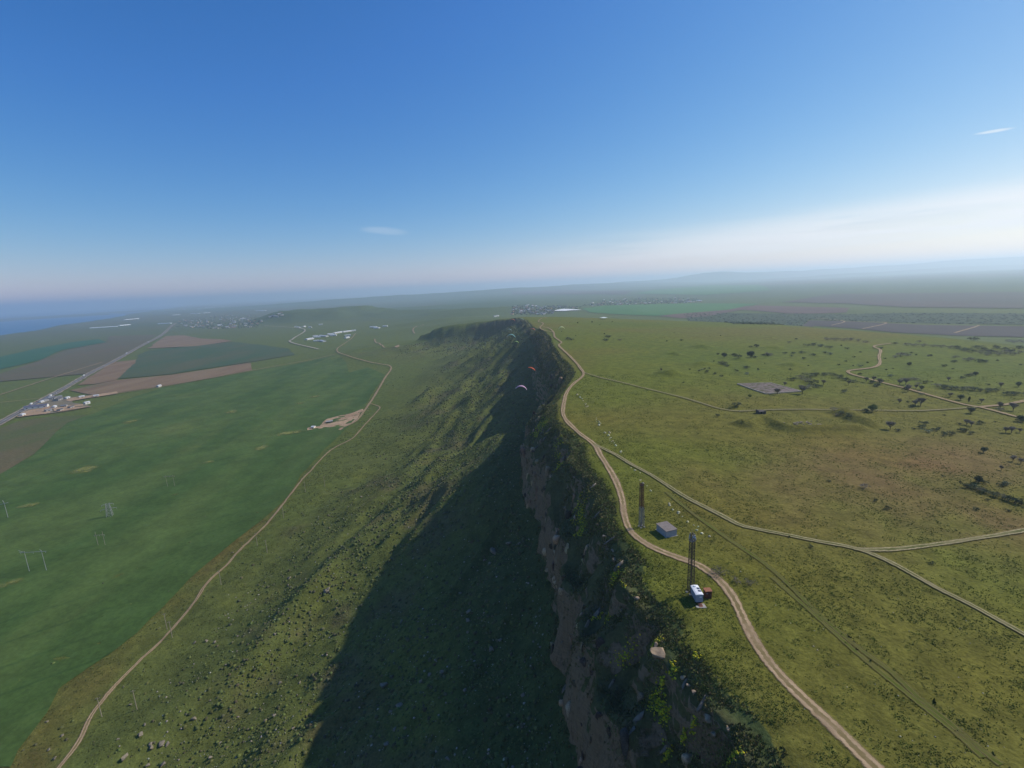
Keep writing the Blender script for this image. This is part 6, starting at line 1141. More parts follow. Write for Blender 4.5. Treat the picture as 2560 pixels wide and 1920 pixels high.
m = MB(); m.prism([(-W_ / 2 - .15, 0), (W_ / 2 + .15, .10), (W_ / 2 + .15, .26), (-W_ / 2 - .15, .16)], (1, 0, 0), (0, 0, 1), (0, L_ + .3, 0), (0, -L_ / 2 - .15, 2.16)); m.build('roof', FELT, r)
m = MB(); m.quad_box((0, 0, .06), (W_ + .5, L_ + .5, .22)); m.build('plinth', CONC, r)
m = MB(); m.quad_box((W_ / 2 + .02, .6, 1.05), (.05, .9, 1.8)); m.build('door', DARK, r)
# roofless hut
hx, hy = 151.4, 284.3; r = empty('ruined_hut', (hx, hy, g1(hx, hy) - .1), .02); tag(r, 'dark roofless stone hut beside the plateau track', 'hut')
DSTONE = plain('dark_stone', (.10, .085, .075), .95, .3, 2., bump=.5)
for ce_, di in (((0, -1.4, .9), (4.6, .35, 1.9)), ((-2.3, .1, 1.2), (.36, 3.0, 2.5)), ((2.25, .1, .85), (.36, 3.0, 1.7)), ((0, 1.5, .95), (4.4, .34, 1.9))):
    m = MB(); m.quad_box(ce_, di); m.build('wall', DSTONE, r)
m = MB(); m.quad_box((.1, .05, 1.45), (4.1, 2.5, .12)); m.build('floor_slab', plain('pale_slab', (.28, .24, .21), .9), r)
m = MB(); m.quad_box((-.6, -1.59, .8), (.8, .04, 1.5)); m.build('painted_doorway', plain('painted_inner_shade', (.012, .011, .010), .95), r)  # near-black panel on the solid wall, an opening's inner shade put in its colour
# sunken concrete pad
pc = np.array(PIT)[:, :2].mean(0); r = empty('concrete_pit', (pc[0], pc[1], 0)); tag(r, 'sunken rectangular concrete pad with low walls on the plateau', 'pit')
t = NT('pit_floor', .95, .05); n_ = t.noise(.30, 5, .65); n2_ = t.noise(1.2, 4, .6, stretch=(.3, 1, 1)); t.color(t.mix(t.ramp(n_, .44, .58), t.mix(n2_, (.26, .20, .19, 1), (.15, .12, .11, 1)), (.085, .085, .040, 1)))
PP = [Vector((p[0] - pc[0], p[1] - pc[1], g1(p[0], p[1]))) for p in PIT]
NG = 8; V_, F_ = [], []
for a in range(NG + 1):
    for b in range(NG + 1):
        u, v_ = a / NG, b / NG; q = PP[0] * (1 - u) * (1 - v_) + PP[1] * u * (1 - v_) + PP[2] * u * v_ + PP[3] * (1 - u) * v_; V_.append((q.x, q.y, g1(q.x + pc[0], q.y + pc[1]) + .55))
for a in range(NG):
    for b in range(NG): k = a * (NG + 1) + b; F_.append((k, k + NG + 1, k + NG + 2, k + 1))
obj('floor', np_mesh('floor', np.array(V_), np.array(F_), t.m, True), r)
for i in range(4):
    a, b = PP[i], PP[(i + 1) % 4]
    for q in range(6):
        p0, p1 = a.lerp(b, q / 6), a.lerp(b, (q + 1) / 6); p0.z = g1(p0.x + pc[0], p0.y + pc[1]); p1.z = g1(p1.x + pc[0], p1.y + pc[1]); d = p1 - p0; L = math.hypot(d.x, d.y); mid = (p0 + p1) / 2
        m = MB(); m.quad_box((mid.x, mid.y, mid.z - .25), (L + .02, .6, 1.9), Matrix.Rotation(math.atan2(d.y, d.x), 3, 'Z') @ Matrix.Rotation(-math.atan2(d.z, L), 3, 'Y')); m.build('wall_block', plain('pit_concrete', (.34, .30, .24), .95, .25, .6), r)
# broken foundation inside the earth bank
rc = np.array(RUIN)[:, :2].mean(0); r = empty('ruined_foundation', (rc[0], rc[1], 0)); tag(r, 'broken pale foundation slabs inside a grassy earth bank', 'ruin')
RS = plain('ruin_stone', (.27, .22, .16), .95, .25, 1.5)
for i in range(46):
    while True:
        px, py = rc[0] + RNG.normal() * 9, rc[1] + RNG.normal() * 5
        if inside(np.array([px]), np.array([py]), RUIN)[0]: break
    m = MB(); m.quad_box((px - rc[0], py - rc[1], g1(px, py) + .1), (.6 + 2.6 * RNG.random() ** 2, .3 + .5 * RNG.random(), .3 + .3 * RNG.random()), Matrix.Rotation(RNG.normal() * .5 + (1.57 if RNG.random() < .3 else 0), 3, 'Z') @ Matrix.Rotation(RNG.normal() * .12, 3, 'Y')); m.build('slab', RS, r)

# ---------------------------------------------------------------- rocks
def rock_mesh(name, seed, stretch, mat, sub=1):
    v, f = ico(sub); r = np.random.default_rng(seed)
    for q in range(9):                       # slice planes, mostly along bedding and joints, make a block
        nrm = np.eye(3)[q % 3] * (1 if q < 3 else -1) + r.normal(size=3) * .22 if q < 6 else r.normal(size=3); nrm /= np.linalg.norm(nrm); dd = (.30 + .22 * r.random()) if q < 6 else .45 + .2 * r.random(); s = v @ nrm; v = v - np.maximum(s - dd, 0)[:, None] * nrm
    v = v / np.abs(v).max(0) * (1 + .05 * r.normal(size=(len(v), 1))) * np.array(stretch); return np_mesh(name, v, f, mat, False)
t = NT('limestone', .92, .1); n_ = t.noise(1.4, 6, .65); t.color(t.mix(t.ramp(n_, .3, .7), (.25, .215, .16, 1), (.15, .13, .10, 1))); t.bump(n_, .6, .15); LIME = t.m
t = NT('sandstone', .92, .1); n_ = t.noise(1.1, 6, .65); s_ = t.noise(1., 4, .6, stretch=(.6, .6, 5)); t.color(t.mix(t.ramp(n_, .3, .7), (.36, .27, .18, 1), t.mix(s_, (.26, .19, .125, 1), (.15, .115, .08, 1)))); t.bump(s_, .6, .2); SAND = t.m
RK = [rock_mesh('boulder', 300 + i, (1, .62 + .1 * (i % 3), .55 + .08 * (i % 2)), LIME) for i in range(6)]
for i, (x, y, w) in enumerate(BOULDERS):
    o = obj('boulder', RK[i % 6]); s = w * .5; o.location = (x, y, g1(x, y) + s * .22); o.rotation_euler = (RNG.normal() * .25, RNG.normal() * .25, RNG.random() * 6.28); o.scale = (s * 1.15, s * 1.15, s * 1.1)
    lb = ('large' if w > 2.4 else 'small' if w < 1.6 else 'middling') + ' pale limestone boulder ' + ('on the grass by the valley track' if x < -160 else 'on the sunlit scrubby slope' if x < -95 else 'on the shaded slope under the cliff'); tag(o, lb, 'boulder', lb.replace('boulder ', 'boulders '))
RR = [rock_mesh('rim_rock', 340 + i, (1, .7, .5), SAND) for i in range(4)]
for i, (x, y) in enumerate(RIMROCKS):
    o = obj('rim_rock', RR[i % 4]); s = (1.9, .8, 1.2, .7, .5, .7, .8, .9, .6, .6)[i] if i < 10 else .7 + .5 * RNG.random(); o.location = (x, y, g1(x, y) + s * .18); o.rotation_euler = (RNG.normal() * .2, .25 + RNG.normal() * .15, RNG.random() * 6.28); o.scale = (s, s, s)
    lb = ('large' if s > 1.8 else 'small' if s < 1.1 else 'middling') + ' sandstone block on the ledges ' + ('under the trailer and masts' if 95 < y < 150 else 'under the bend of the cliff-top road' if y >= 150 else 'where the rim turns below the wheel ruts'); tag(o, lb, 'rock', lb.replace('block ', 'blocks '))
# dipping ledges of bedrock on the bench
LEDGE = plain('ledge_rock', (.155, .135, .105), .95, .35, 1.2, bump=.5)
LM = [rock_mesh('rock_ledge', 360 + i, (1, .26, .13), LEDGE) for i in range(5)]
for i in range(30):
    y = 62 * math.exp(RNG.random() * math.log(430 / 62)); x = float(np.interp(y, gr_y, gr_x)) - 3 - RNG.random() * 19
    s = (.9 + 1.5 * RNG.random()) * (1 + y * .0026); o = obj('rock_ledge', LM[i % 5]); o.location = (x, y, g1(x, y) + .05 * s); o.rotation_euler = (RNG.normal() * .12, -.72 + RNG.normal() * .1, .42 + RNG.normal() * .22); o.rotation_euler[1] = -.62 + RNG.normal() * .12; o.scale = (s, s, s)
    lb = 'thin grey bedrock ledge on the bench ' + ('under the trailer and masts' if 95 < y < 150 else 'under the bend of the cliff-top road' if y >= 150 else 'where the rim turns below the wheel ruts'); tag(o, lb, 'rock ledge', lb.replace('ledge ', 'ledges '))

# ---------------------------------------------------------------- trees and bushes
RD = {n: [p[:2] + (0.,) for p in pts] for n, w, k, pts in ROADS}
def where(x, y):
    X_, Y_ = np.array([x]), np.array([y]); near = lambda n, d: float(seg_dist(X_, Y_, RD[n])[0][0]) < d
    if math.hypot(x - 194, y - 354) < 34: return 'beside the concrete pit'
    if math.hypot(x - 162, y - 258) < 34: return 'by the earth-banked ruin'
    if near('fork_road', 14): return 'at the dirt road fork'
    if near('farm_road', 16): return 'along the winding farm road'
    if near('plateau_track', 16): return 'beside the long plateau track'
    if near('field_track', 14) or near('side_track', 14): return 'beside the two-rut grass track'
    if near('plateau_road', 22): return 'beside the cliff-top road'
    if float(seg_dist(X_, Y_, BACK)[0][0]) < 90: return 'near the far edge of the plateau'
    if y < 240: return 'on the open brownish turf'
    return 'on the open grass past the pit' if y > 400 else 'on the open grass between the tracks'
BARK = plain('grey_bark', (.11, .085, .065), .95, .3, 4.)
def leaf_material(name, c1, c2):
    t = NT(name, .8, .15); n = t.noise(1.3, 3); r_ = t.randobj(); c = t.mix(t.ramp(n, .3, .7), c1 + (1,), c2 + (1,)); t.color(t.mix(1., c, t.math('ADD', t.math('MULTIPLY', r_, .5), .75), 'MULTIPLY')); return t.m
LV = {'green': leaf_material('spring_leaves', (.19, .23, .065), (.13, .17, .05)), 'olive': leaf_material('olive_leaves', (.155, .17, .075), (.11, .125, .06)), 'dark': leaf_material('dark_leaves', (.085, .108, .05), (.06, .08, .04)),
      'bare': leaf_material('bare_twigs', (.25, .21, .165), (.18, .15, .12)), 'slim': leaf_material('slim_leaves', (.06, .08, .035), (.045, .06, .03)), 'pale': leaf_material('pale_blossom', (.30, .32, .20), (.14, .17, .08))}
def tree_meshes(kind, seed):
    r = np.random.default_rng(seed); m = MB(); tips = []
    def limb(p, d, L, rad, lvl):
        q = p + d * L; m.bar(p, q, rad, rad * .6, 5, False)
        if lvl == 0: tips.append(q); return
        a0 = r.random() * 6.28
        for i in range(4):
            a = a0 + i * 1.57 + r.normal() * .35; s = Vector((math.cos(a), math.sin(a), 0)); k_ = 1.5 if (i == 0 and lvl > 1) else .5
            nd = (d * k_ + s * ((.45 + .4 * r.random()) if kind != 'slim' else .2) + Vector((0, 0, .1 + .75 * r.random()))).normalized(); limb(q, nd, L * (.62 + .28 * r.random()), rad * .58, lvl - 1)
        tips.append(q)
    limb(Vector((0, 0, -.1)), Vector((r.normal() * .08, r.normal() * .08, 1)).normalized(), .24, .034, 3)
    trunk = m.mesh('trunk', BARK)
    zt = max(q.z for q in tips); rt = max(math.hypot(q.x, q.y) for q in tips)
    for _ in range(26 if kind == 'bare' else 46):      # fill the crown's volume
        d = Vector(r.normal(size=3)).normalized() * r.random() ** .4; tips.append(Vector((d.x * rt * .85, d.y * rt * .85, zt * (.70 + .30 * d.z))))
    V, F = [], []
    if kind == 'bare':
        for q in tips:
            for _ in range(6):
                d = Vector(r.normal(size=3)); d.z = abs(d.z) * .5 - .05; d.normalize(); L = .09 + .10 * r.random(); w = d.cross(Vector(r.normal(size=3))).normalized() * .011; k = len(V)
                V += [q - w, q + w, q + d * L]; F.append((k, k + 1, k + 2))
    else:
        nl = 9 if kind != 'dark' else 13
        for q in tips:
            for _ in range(nl):
                c = q + Vector(r.normal(size=3)) * (.075 if kind != 'slim' else .04); a = Vector(r.normal(size=3)).normalized() * (.04 + .03 * r.random()); b = a.cross(Vector(r.normal(size=3))).normalized() * (.035 + .02 * r.random()); k = len(V)
                V += [c - a, c + b, c + a]; F.append((k, k + 1, k + 2))
    crown = np_mesh('crown', np.array([v[:] for v in V]), np.array(F), LV[kind]); zmax = max(v.z for v in V)
    return trunk, crown, zmax
TM = {k: [tree_meshes(k, 500 + 10 * j + i) for i in range(3)] for j, k in enumerate(('bare', 'green', 'olive', 'dark', 'slim'))}
TL = {'bare': ('bare grey-brown tree with thin spreading twigs on the plateau', 'bare trees on the plateau'), 'green': ('round-crowned tree with fresh green leaves on the plateau', 'fresh green trees on the plateau'), 'olive': ('small tree with sparse olive leaves on the plateau', 'olive-leaved trees on the plateau'), 'dark': ('dense dark green tree on the plateau grass', 'dark trees on the plateau'), 'slim': ('narrow upright tree beside the plateau track junction', None)}
for i, (x, y, h, k) in enumerate(TREES):
    tk, cr, zm = TM[k][i % 3]; s = h * .92 / zm; r = empty('tree', (x, y, g1(x, y)), RNG.random() * 6.28, (s * (.55 if k == 'slim' else 1.0), s * (.55 if k == 'slim' else 1.0), s)); lb = {'bare': 'bare grey-brown tree', 'green': 'round-crowned fresh green tree', 'olive': 'thin-leaved olive green tree', 'dark': 'dense dark green tree', 'slim': 'narrow upright tree'}[k] + ' ' + where(x, y); lb = ('tall ' if h > 5.2 else 'small ' if h < 3.6 else '') + lb; tag(r, lb, 'tree', lb.replace(' tree ', ' trees '))
    obj('trunk', tk, r); obj('crown', cr, r)
BC = {'d': LV['dark'], 'o': LV['olive'], 'pale': LV['pale'], 'g': LV['bare']}
def bush_meshes(kind, seed):
    r = np.random.default_rng(seed); V, F = [], []; lobes = [(Vector((r.normal() * .22, r.normal() * .22, .18 + .12 * r.random())), .20 + .12 * r.random()) for _ in range(6)]
    for c, rad in lobes:
        for _ in range(46 if kind != 'g' else 40):
            d = Vector(r.normal(size=3)).normalized(); d.z = abs(d.z) if r.random() < .8 else d.z; p = c + d * rad * (.6 + .5 * r.random()); p.z = max(p.z, .0)
            if kind == 'g': a = (d + Vector(r.normal(size=3)) * .4).normalized() * .11; b = a.cross(Vector(r.normal(size=3))).normalized() * .022
            else: a = Vector(r.normal(size=3)).normalized() * (.055 + .03 * r.random()); b = a.cross(Vector(r.normal(size=3))).normalized() * .055
            k = len(V); V += [p - a, p + b, p + a]; F.append((k, k + 1, k + 2))
    m = MB()
    for c, rad in lobes: m.bar((0, 0, -.05), c, .02, .008, 4, False)
    return np_mesh('foliage', np.array([v[:] for v in V]), np.array(F), BC[kind]), m.mesh('stem', BARK)
BM = {k: [bush_meshes(k, 700 + 20 * j + i) for i in range(4)] for j, k in enumerate('dog')}; BM['pale'] = [bush_meshes('pale', 790 + i) for i in range(2)]
BL = {'d': ('dark green rounded shrub on the plateau grass', 'dark shrubs on the plateau'), 'o': ('olive green spreading shrub on the plateau grass', 'olive shrubs on the plateau'), 'g': ('leafless grey-brown thicket shrub on the plateau grass', 'leafless shrubs on the plateau'), 'pale': ('pale blossoming shrub on the plateau grass', 'blossoming shrubs on the plateau')}
for i, (x, y, w, k) in enumerate(BUSHES):
    fo, st = BM[k][i % len(BM[k])]; s = w * .92; hh = s * (.95 if w < 5 else .72); r = empty('shrub', (x, y, g1(x, y)), RNG.random() * 6.28, (s, s, hh)); lb = ('wide ' if w > 5.5 else 'small ' if w < 2.6 else 'medium-sized ') + {'d': 'dark green shrub', 'o': 'olive green shrub', 'g': 'leafless grey-brown shrub', 'pale': 'pale blossoming shrub'}[k] + ' ' + where(x, y); tag(r, lb, 'shrub', lb.replace(' shrub ', ' shrubs '))
    obj('foliage', fo, r); obj('stem', st, r)

# ---------------------------------------------------------------- poles and pylons in the valley
WOOD = plain('grey_wood', (.30, .26, .20), .9, .2, 3.); PALE = plain('pale_steel', (.27, .29, .27), .6, .12, 2., .3)
for x, y in POLES:
    r = empty('utility_pole', (x, y, g1(x, y) - .2), .3); tag(r, 'thin weathered wooden utility pole beside the valley track', 'utility pole', 'wooden poles along the valley track')
    m = MB(); m.bar((0, 0, 0), (0, 0, 10.9), .19, .13, 8); m.build('pole', WOOD, r)
    m = MB(); m.quad_box((0, .16, 10.3), (1.9, .12, .14)); arm = m.build('cross_arm', WOOD, r)
    for q in (-.85, 0, .85):
        m = MB(); m.bar((q, .16, 10.37), (q, .16, 10.65), .05, .035, 6); m.build('insulator', PALE, arm)
def portal(name, pts, h, mat, label, rad, over):
    a, b = np.array(pts[0][:2]), np.array(pts[1][:2]); c = (a + b) / 2; L = np.linalg.norm(b - a); ang = math.atan2(b[1] - a[1], b[0] - a[0])
    r = empty(name, (c[0], c[1], g1(*c) - .3), ang); tag(r, label, 'pylon')
    for s in (-1, 1):
        m = MB(); m.bar((s * L / 2, 0, 0), (s * L / 2, 0, h), rad, rad * .75, 8); m.build('post', mat, r)
    m = MB(); m.quad_box((0, 0, h - over), (L * 1.55, .22, .24)); arm = m.build('cross_arm', mat, r)
    for s in (-1, 0, 1):
        m = MB(); m.bar((s * L * .72, 0, h - over), (s * L * .72, 0, h - over - 1.4), .09, .07, 6); m.build('insulator', PALE, arm)
    return r, L
r, L = portal('portal_pylon', HPYLON, 17.0, PALE, 'pale two-legged portal pylon with upturned cross arm in the crop field', .20, 1.0)
for s, z in ((-1, 0), (1, 0)):
    m = MB(); m.bar((s * L * .5, 0, 16.0), (s * L * .80 if s < 0 else L * .42, 0, 17.7), .16, .12, 6); m.build('arm_horn', PALE, r)
portal('portal_pylon', TWIN, 12.6, WOOD, 'slender twin-post pylon with a thin cross arm in the crop field', .14, 3.0)
portal('portal_pylon', FARH, 13.0, WOOD, 'faint twin-post pylon in the crop field close to the valley track', .13, 1.0)
x, y = TPOLE[0]; r = empty('tee_pylon', (x, y, g1(x, y) - .3), .2); tag(r, 'single-post pylon with a tee-shaped head in the crop field', 'pylon')
m = MB(); m.bar((0, 0, 0), (0, 0, 16.5), .26, .18, 10); m.build('post', PALE, r)
m = MB(); m.bar((-4.2, 0, 14.2), (3.2, 0, 15.2), .28, .22, 8); arm = m.build('cross_arm', PALE, r)
m = MB(); m.bar((0, 0, 15), (-.6, 0, 18.2), .22, .16, 8); m.build('head', PALE, r)
lc = np.array([p[:2] for p in LATTICE]).mean(0); r = empty('lattice_pylon', (lc[0], lc[1], g1(*lc) - .3), .45); tag(r, 'squat pale lattice pylon with stubby arms in the crop field', 'pylon')
m = MB(); H_ = 13.0
def lw(z): return 1.9 if z < 5 else 1.9 - .7 * (z - 5) / 8
cs = [(-1, -1), (1, -1), (1, 1), (-1, 1)]
for s in cs:
    q = MB(); q.bar((s[0] * lw(0) * 1.15, s[1] * lw(0) * 1.15, 0), (s[0] * lw(H_), s[1] * lw(H_), H_), .14, .11, 6); q.build('leg', PALE, r)
for z0, z1_ in ((0, 3.5), (3.5, 6.5), (6.5, 9.2), (9.2, 11.2), (11.2, 13)):
    for i in range(4):
        p, q = cs[i], cs[(i + 1) % 4]; a, b = lw(z0) * (1.15 if z0 == 0 else 1), lw(z1_)
        m.bar((p[0] * a, p[1] * a, z0), (q[0] * b, q[1] * b, z1_), .08, .08, 4, False); m.bar((q[0] * a, q[1] * a, z0), (p[0] * b, p[1] * b, z1_), .08, .08, 4, False); m.bar((p[0] * b, p[1] * b, z1_), (q[0] * b, q[1] * b, z1_), .08, .08, 4, False)
m.build('bracing', PALE, r)
for z, L in ((12.6, 4.4), (8.0, 6.0)):
    for s in (-1, 1):
        q = MB(); q.bar((s * 1.0, 0, z), (s * L, 0, z - .2), .16, .12, 6); q.bar((s * 1.2, .8, z + .6), (s * L, 0, z - .2), .09, .09, 4); q.bar((s * L, 0, z - .2), (s * L, 0, z - 1.7), .11, .09, 5); q.build('arm', PALE, r)

# ---------------------------------------------------------------- paragliders
GC_ = {'pink': (.70, .46, .60), 'orange': (.80, .16, .05), 'lime': (.42, .62, .13), 'teal': (.26, .50, .46), 'grey': (.32, .42, .40), 'cream': (.85, .92, .52), 'red': (.55, .13, .09), 'coral': (.55, .22, .14), 'blue': (.22, .42, .50)}
def person_mesh():
    J = [(0, 0, .55), (0, -.05, .80), (0, -.08, 1.05), (0, -.07, 1.20), (0, -.04, 1.36), (0, -.02, 1.46), (.11, .02, .50), (.14, .42, .62), (.14, .72, .40), (.14, .86, .40), (-.11, .02, .50), (-.14, .42, .62), (-.14, .72, .40), (-.14, .86, .40),
         (.20, -.06, 1.12), (.30, .02, 1.36), (.24, .10, 1.62), (.23, .13, 1.72), (-.20, -.06, 1.12), (-.30, .02, 1.36), (-.24, .10, 1.62), (-.23, .13, 1.72)]
    E_ = [(0, 1), (1, 2), (2, 3), (3, 4), (4, 5), (0, 6), (6, 7), (7, 8), (8, 9), (0, 10), (10, 11), (11, 12), (12, 13), (2, 14), (14, 15), (15, 16), (16, 17), (2, 18), (18, 19), (19, 20), (20, 21)]
    rad = [.16, .16, .17, .07, .115, .09, .10, .075, .05, .045, .10, .075, .05, .045, .075, .055, .042, .035, .075, .055, .042, .035]
    m = D.meshes.new('person'); m.from_pydata(J, E_, []); o = D.objects.new('person_build', m); col.objects.link(o); sk = o.modifiers.new('skin', 'SKIN'); o.modifiers.new('sub', 'SUBSURF').levels = 1
    for v, q in zip(m.skin_vertices[0].data, rad): v.radius = (q, q)
    m.skin_vertices[0].data[0].use_root = True
    dg = bpy.context.evaluated_depsgraph_get(); me = D.meshes.new_from_object(o.evaluated_get(dg)); D.objects.remove(o); me.materials.clear(); me.materials.append(plain('flying_suit', (.035, .04, .05), .8)); me.name = 'person'; return me
PM = person_mesh()
def wing(colr, R, half, chord):
    n, V, F = 32, [], []; prof = [(-.5, 0), (-.47, .05), (-.3, .11), (0, .10), (.3, .05), (.5, 0), (.2, -.015), (-.3, -.02)]; k = len(prof)
    for i in range(n + 1):
        a = (-1 + 2 * i / n) * half; ch = chord * math.sqrt(max(.06, 1 - (.93 * a / half) ** 2)); bulge = 1 + .10 * (i % 2)
        for u, w in prof: V.append(((R + w * ch * bulge) * math.sin(a), u * ch, (R + w * ch * bulge) * math.cos(a) - R))
    for i in range(n):
        for j in range(k): F.append((i * k + j, i * k + (j + 1) % k, (i + 1) * k + (j + 1) % k, (i + 1) * k + j))
    return V, F
for gi, (cn, x, y, z, tilt) in enumerate(GLIDERS):
    r = empty('paraglider', (x, y, z), 0); r.rotation_euler = (.28, math.radians(tilt), RNG.normal() * .25)
    tag(r, {'pink': 'pale pink paraglider wing over the shaded slope', 'orange': 'bright orange paraglider wing seen edge-on over the shaded slope', 'lime': 'lime green paraglider wing beside the far cliff', 'teal': 'wide teal paraglider wing above the far slope', 'grey': 'grey-green paraglider wing far along the ridge', 'cream': 'pale cream paraglider wing over the plateau grass', 'red': 'dull red paraglider wing near the track bends', 'coral': 'coral paraglider wing at the far end of the ridge', 'blue': 'small blue-green paraglider wing at the far end of the ridge'}[cn], 'paraglider')
    R, half = (7.5, .62) if cn == 'orange' else (4.7, 1.18)
    V, F = wing(cn, R, half, 2.5)
    fab = plain('wing_' + cn, GC_[cn], .6, .06, .5, .2); nt = fab.node_tree
    tr = nt.nodes.new('ShaderNodeBsdfTranslucent'); tr.inputs[0].default_value = GC_[cn] + (1,); mx = nt.nodes.new('ShaderNodeMixShader'); mx.inputs[0].default_value = .4
    nt.links.new(nt.nodes['Principled BSDF'].outputs[0], mx.inputs[1]); nt.links.new(tr.outputs[0], mx.inputs[2]); nt.links.new(mx.outputs[0], nt.nodes['Material Output'].inputs[0])
    cm = np_mesh('canopy', np.array(V), np.array(F), fab, True); cp = obj('canopy', cm, r)
    for s in (-1, 1):
        a = s * half * .93; q = MB(); q.quad_box(((R + .12) * math.sin(a), 0, (R + .12) * math.cos(a) - R), (.06, 1.5, .30), Matrix.Rotation(a, 3, 'Y')); q.build('wing_tip', WHITE if cn in ('pink', 'teal', 'cream') else fab, cp)
    m = MB()
    for i in range(9):
        a = (-1 + i / 4) * half * .9
        for u in (-.6, .5): m.bar((R * math.sin(a), u, R * math.cos(a) - R), ((-.22 if a < 0 else .22), 0, -6.1), .012, .012, 3, False)
    m.build('suspension_lines', plain('line_grey', (.2, .2, .2), .8), r)
    m = MB(); m.quad_box((0, -.22, -7.05), (.44, .34, .62)); m.quad_box((0, .05, -7.32), (.42, .55, .16)); m.build('harness', plain('harness_dark', (.03, .03, .035), .8), r)
    T = r.matrix_basis if False else (Matrix.Translation((x, y, z)) @ r.rotation_euler.to_matrix().to_4x4()); p = obj('person', PM); pw = T @ Vector((0, 0, -7.78)); p.location = pw; p.rotation_euler = r.rotation_euler
    tag(p, {'pink': 'pilot in dark clothes seated under the pale pink wing', 'orange': 'pilot in dark clothes seated under the bright orange wing', 'lime': 'pilot in dark clothes seated under the lime green wing', 'teal': 'pilot in dark clothes seated under the wide teal wing', 'grey': 'pilot in dark clothes seated under the grey-green wing', 'cream': 'pilot in dark clothes seated under the cream wing over the plateau', 'red': 'pilot in dark clothes seated under the dull red wing', 'coral': 'pilot in dark clothes seated under the coral wing', 'blue': 'pilot in dark clothes seated under the small blue-green wing'}[cn], 'person')

# ---------------------------------------------------------------- far buildings
WALLS = [plain('wall_cream', (.42, .36, .27), .9), plain('wall_white', (.62, .60, .56), .9), plain('wall_grey', (.30, .29, .28), .9), plain('wall_sand', (.45, .32, .20), .9)]
ROOFS = [plain('roof_grey', (.20, .20, .21), .8), plain('roof_rust', (.24, .13, .09), .85), plain('roof_zinc', (.55, .56, .58), .5), plain('roof_dark', (.10, .095, .10), .8)]
WIN = plain('window_glass', (.03, .035, .045), .15, .1, 1., .5)
def house_mesh(L, W, H, rh, wm, rm):
    m = MB(); m.cur = 0; m.quad_box((0, 0, H / 2 - .5), (L, W, H + 1)); m.cur = 1
    m.prism([(-W / 2 - .4, -.15), (0, rh), (W / 2 + .4, -.15), (W / 2 + .4, .1), (0, rh + .28), (-W / 2 - .4, .1)], (0, 1, 0), (0, 0, 1), (L + .6, 0, 0), (-L / 2 - .3, 0, H))
    m.cur = 0; m.prism([(-W / 2, -.02), (W / 2, -.02), (0, rh - .1)], (0, 1, 0), (0, 0, 1), (L - .02, 0, 0), (-L / 2 + .01, 0, H)); m.cur = 2
    for q in (-.3, .3): m.quad_box((q * L, -W / 2 - .02, H * .55), (1.3, .08, 1.3)); m.quad_box((q * L, W / 2 + .02, H * .55), (1.3, .08, 1.3))
    m.quad_box((0, -W / 2 - .02, 1.05), (1.0, .08, 2.1))
    return m.mesh('house', [wm, rm, WIN])
HM = [house_mesh(12 + 3 * (i % 3), 8 + (i % 2), 3.4 + 1.2 * (i % 3 == 1), 2.2, WALLS[i % 4], ROOFS[(i * 3 + i // 4) % 4]) for i in range(8)]
def settle(pts, label, group, warm):
    for i, (x, y) in enumerate(pts):
        hv = int(RNG.integers(0, 8)); o = obj('house', HM[hv]); o.location = (x, y, g1(x, y)); o.rotation_euler = (0, 0, RNG.normal() * .3 + (1.57 if RNG.random() < .4 else 0) + .4); s = .85 + .6 * RNG.random(); o.scale = (s, s, s * .95); lb = ('cream', 'white', 'grey', 'sand-coloured')[hv % 4] + ' house with ' + ('a grey', 'a rust-brown', 'a pale zinc', 'a dark')[(hv * 3 + hv // 4) % 4] + ' roof in ' + label; tag(o, lb, 'house', lb.replace('house with', 'houses with'))
settle(VILLAGE_L, 'the village at the end of the highway', 'houses of the village by the highway', 1)
settle(VILLAGE_R, 'the village beyond the plateau', 'houses of the village beyond the plateau', 0)
def between(a, b): a, b = np.array(a[:2]), np.array(b[:2]); c = (a + b) / 2; return c, max(np.linalg.norm(b - a), 4.), math.atan2(b[1] - a[1], b[0] - a[0])
GLASS = plain('greenhouse_film', (.80, .82, .83), .35, .04, .1, .4)
for a, b, w in GREENHOUSES:
    c, L, ang = between(a, b); L = min(L, 260); m = MB(); nb = 3; bw = w * .6 / nb
    for i in range(nb):
        arc = [(bw * .5 * math.cos(q), 4.5 * math.sin(q)) for q in np.linspace(0, math.pi, 9)]
        m.prism([(p[0], p[1] - .5) for p in arc] + [(-bw * .5, -1), (bw * .5, -1)], (0, 1, 0), (0, 0, 1), (L, 0, 0), (-L / 2, (i - 1) * bw * 1.01, 1.5))
    o = m.build('greenhouse', GLASS); o.location = (c[0], c[1], g1(*c)); o.rotation_euler = (0, 0, ang); tag(o, 'long white greenhouse on the far coastal plain', 'greenhouse', 'greenhouses on the coastal plain')
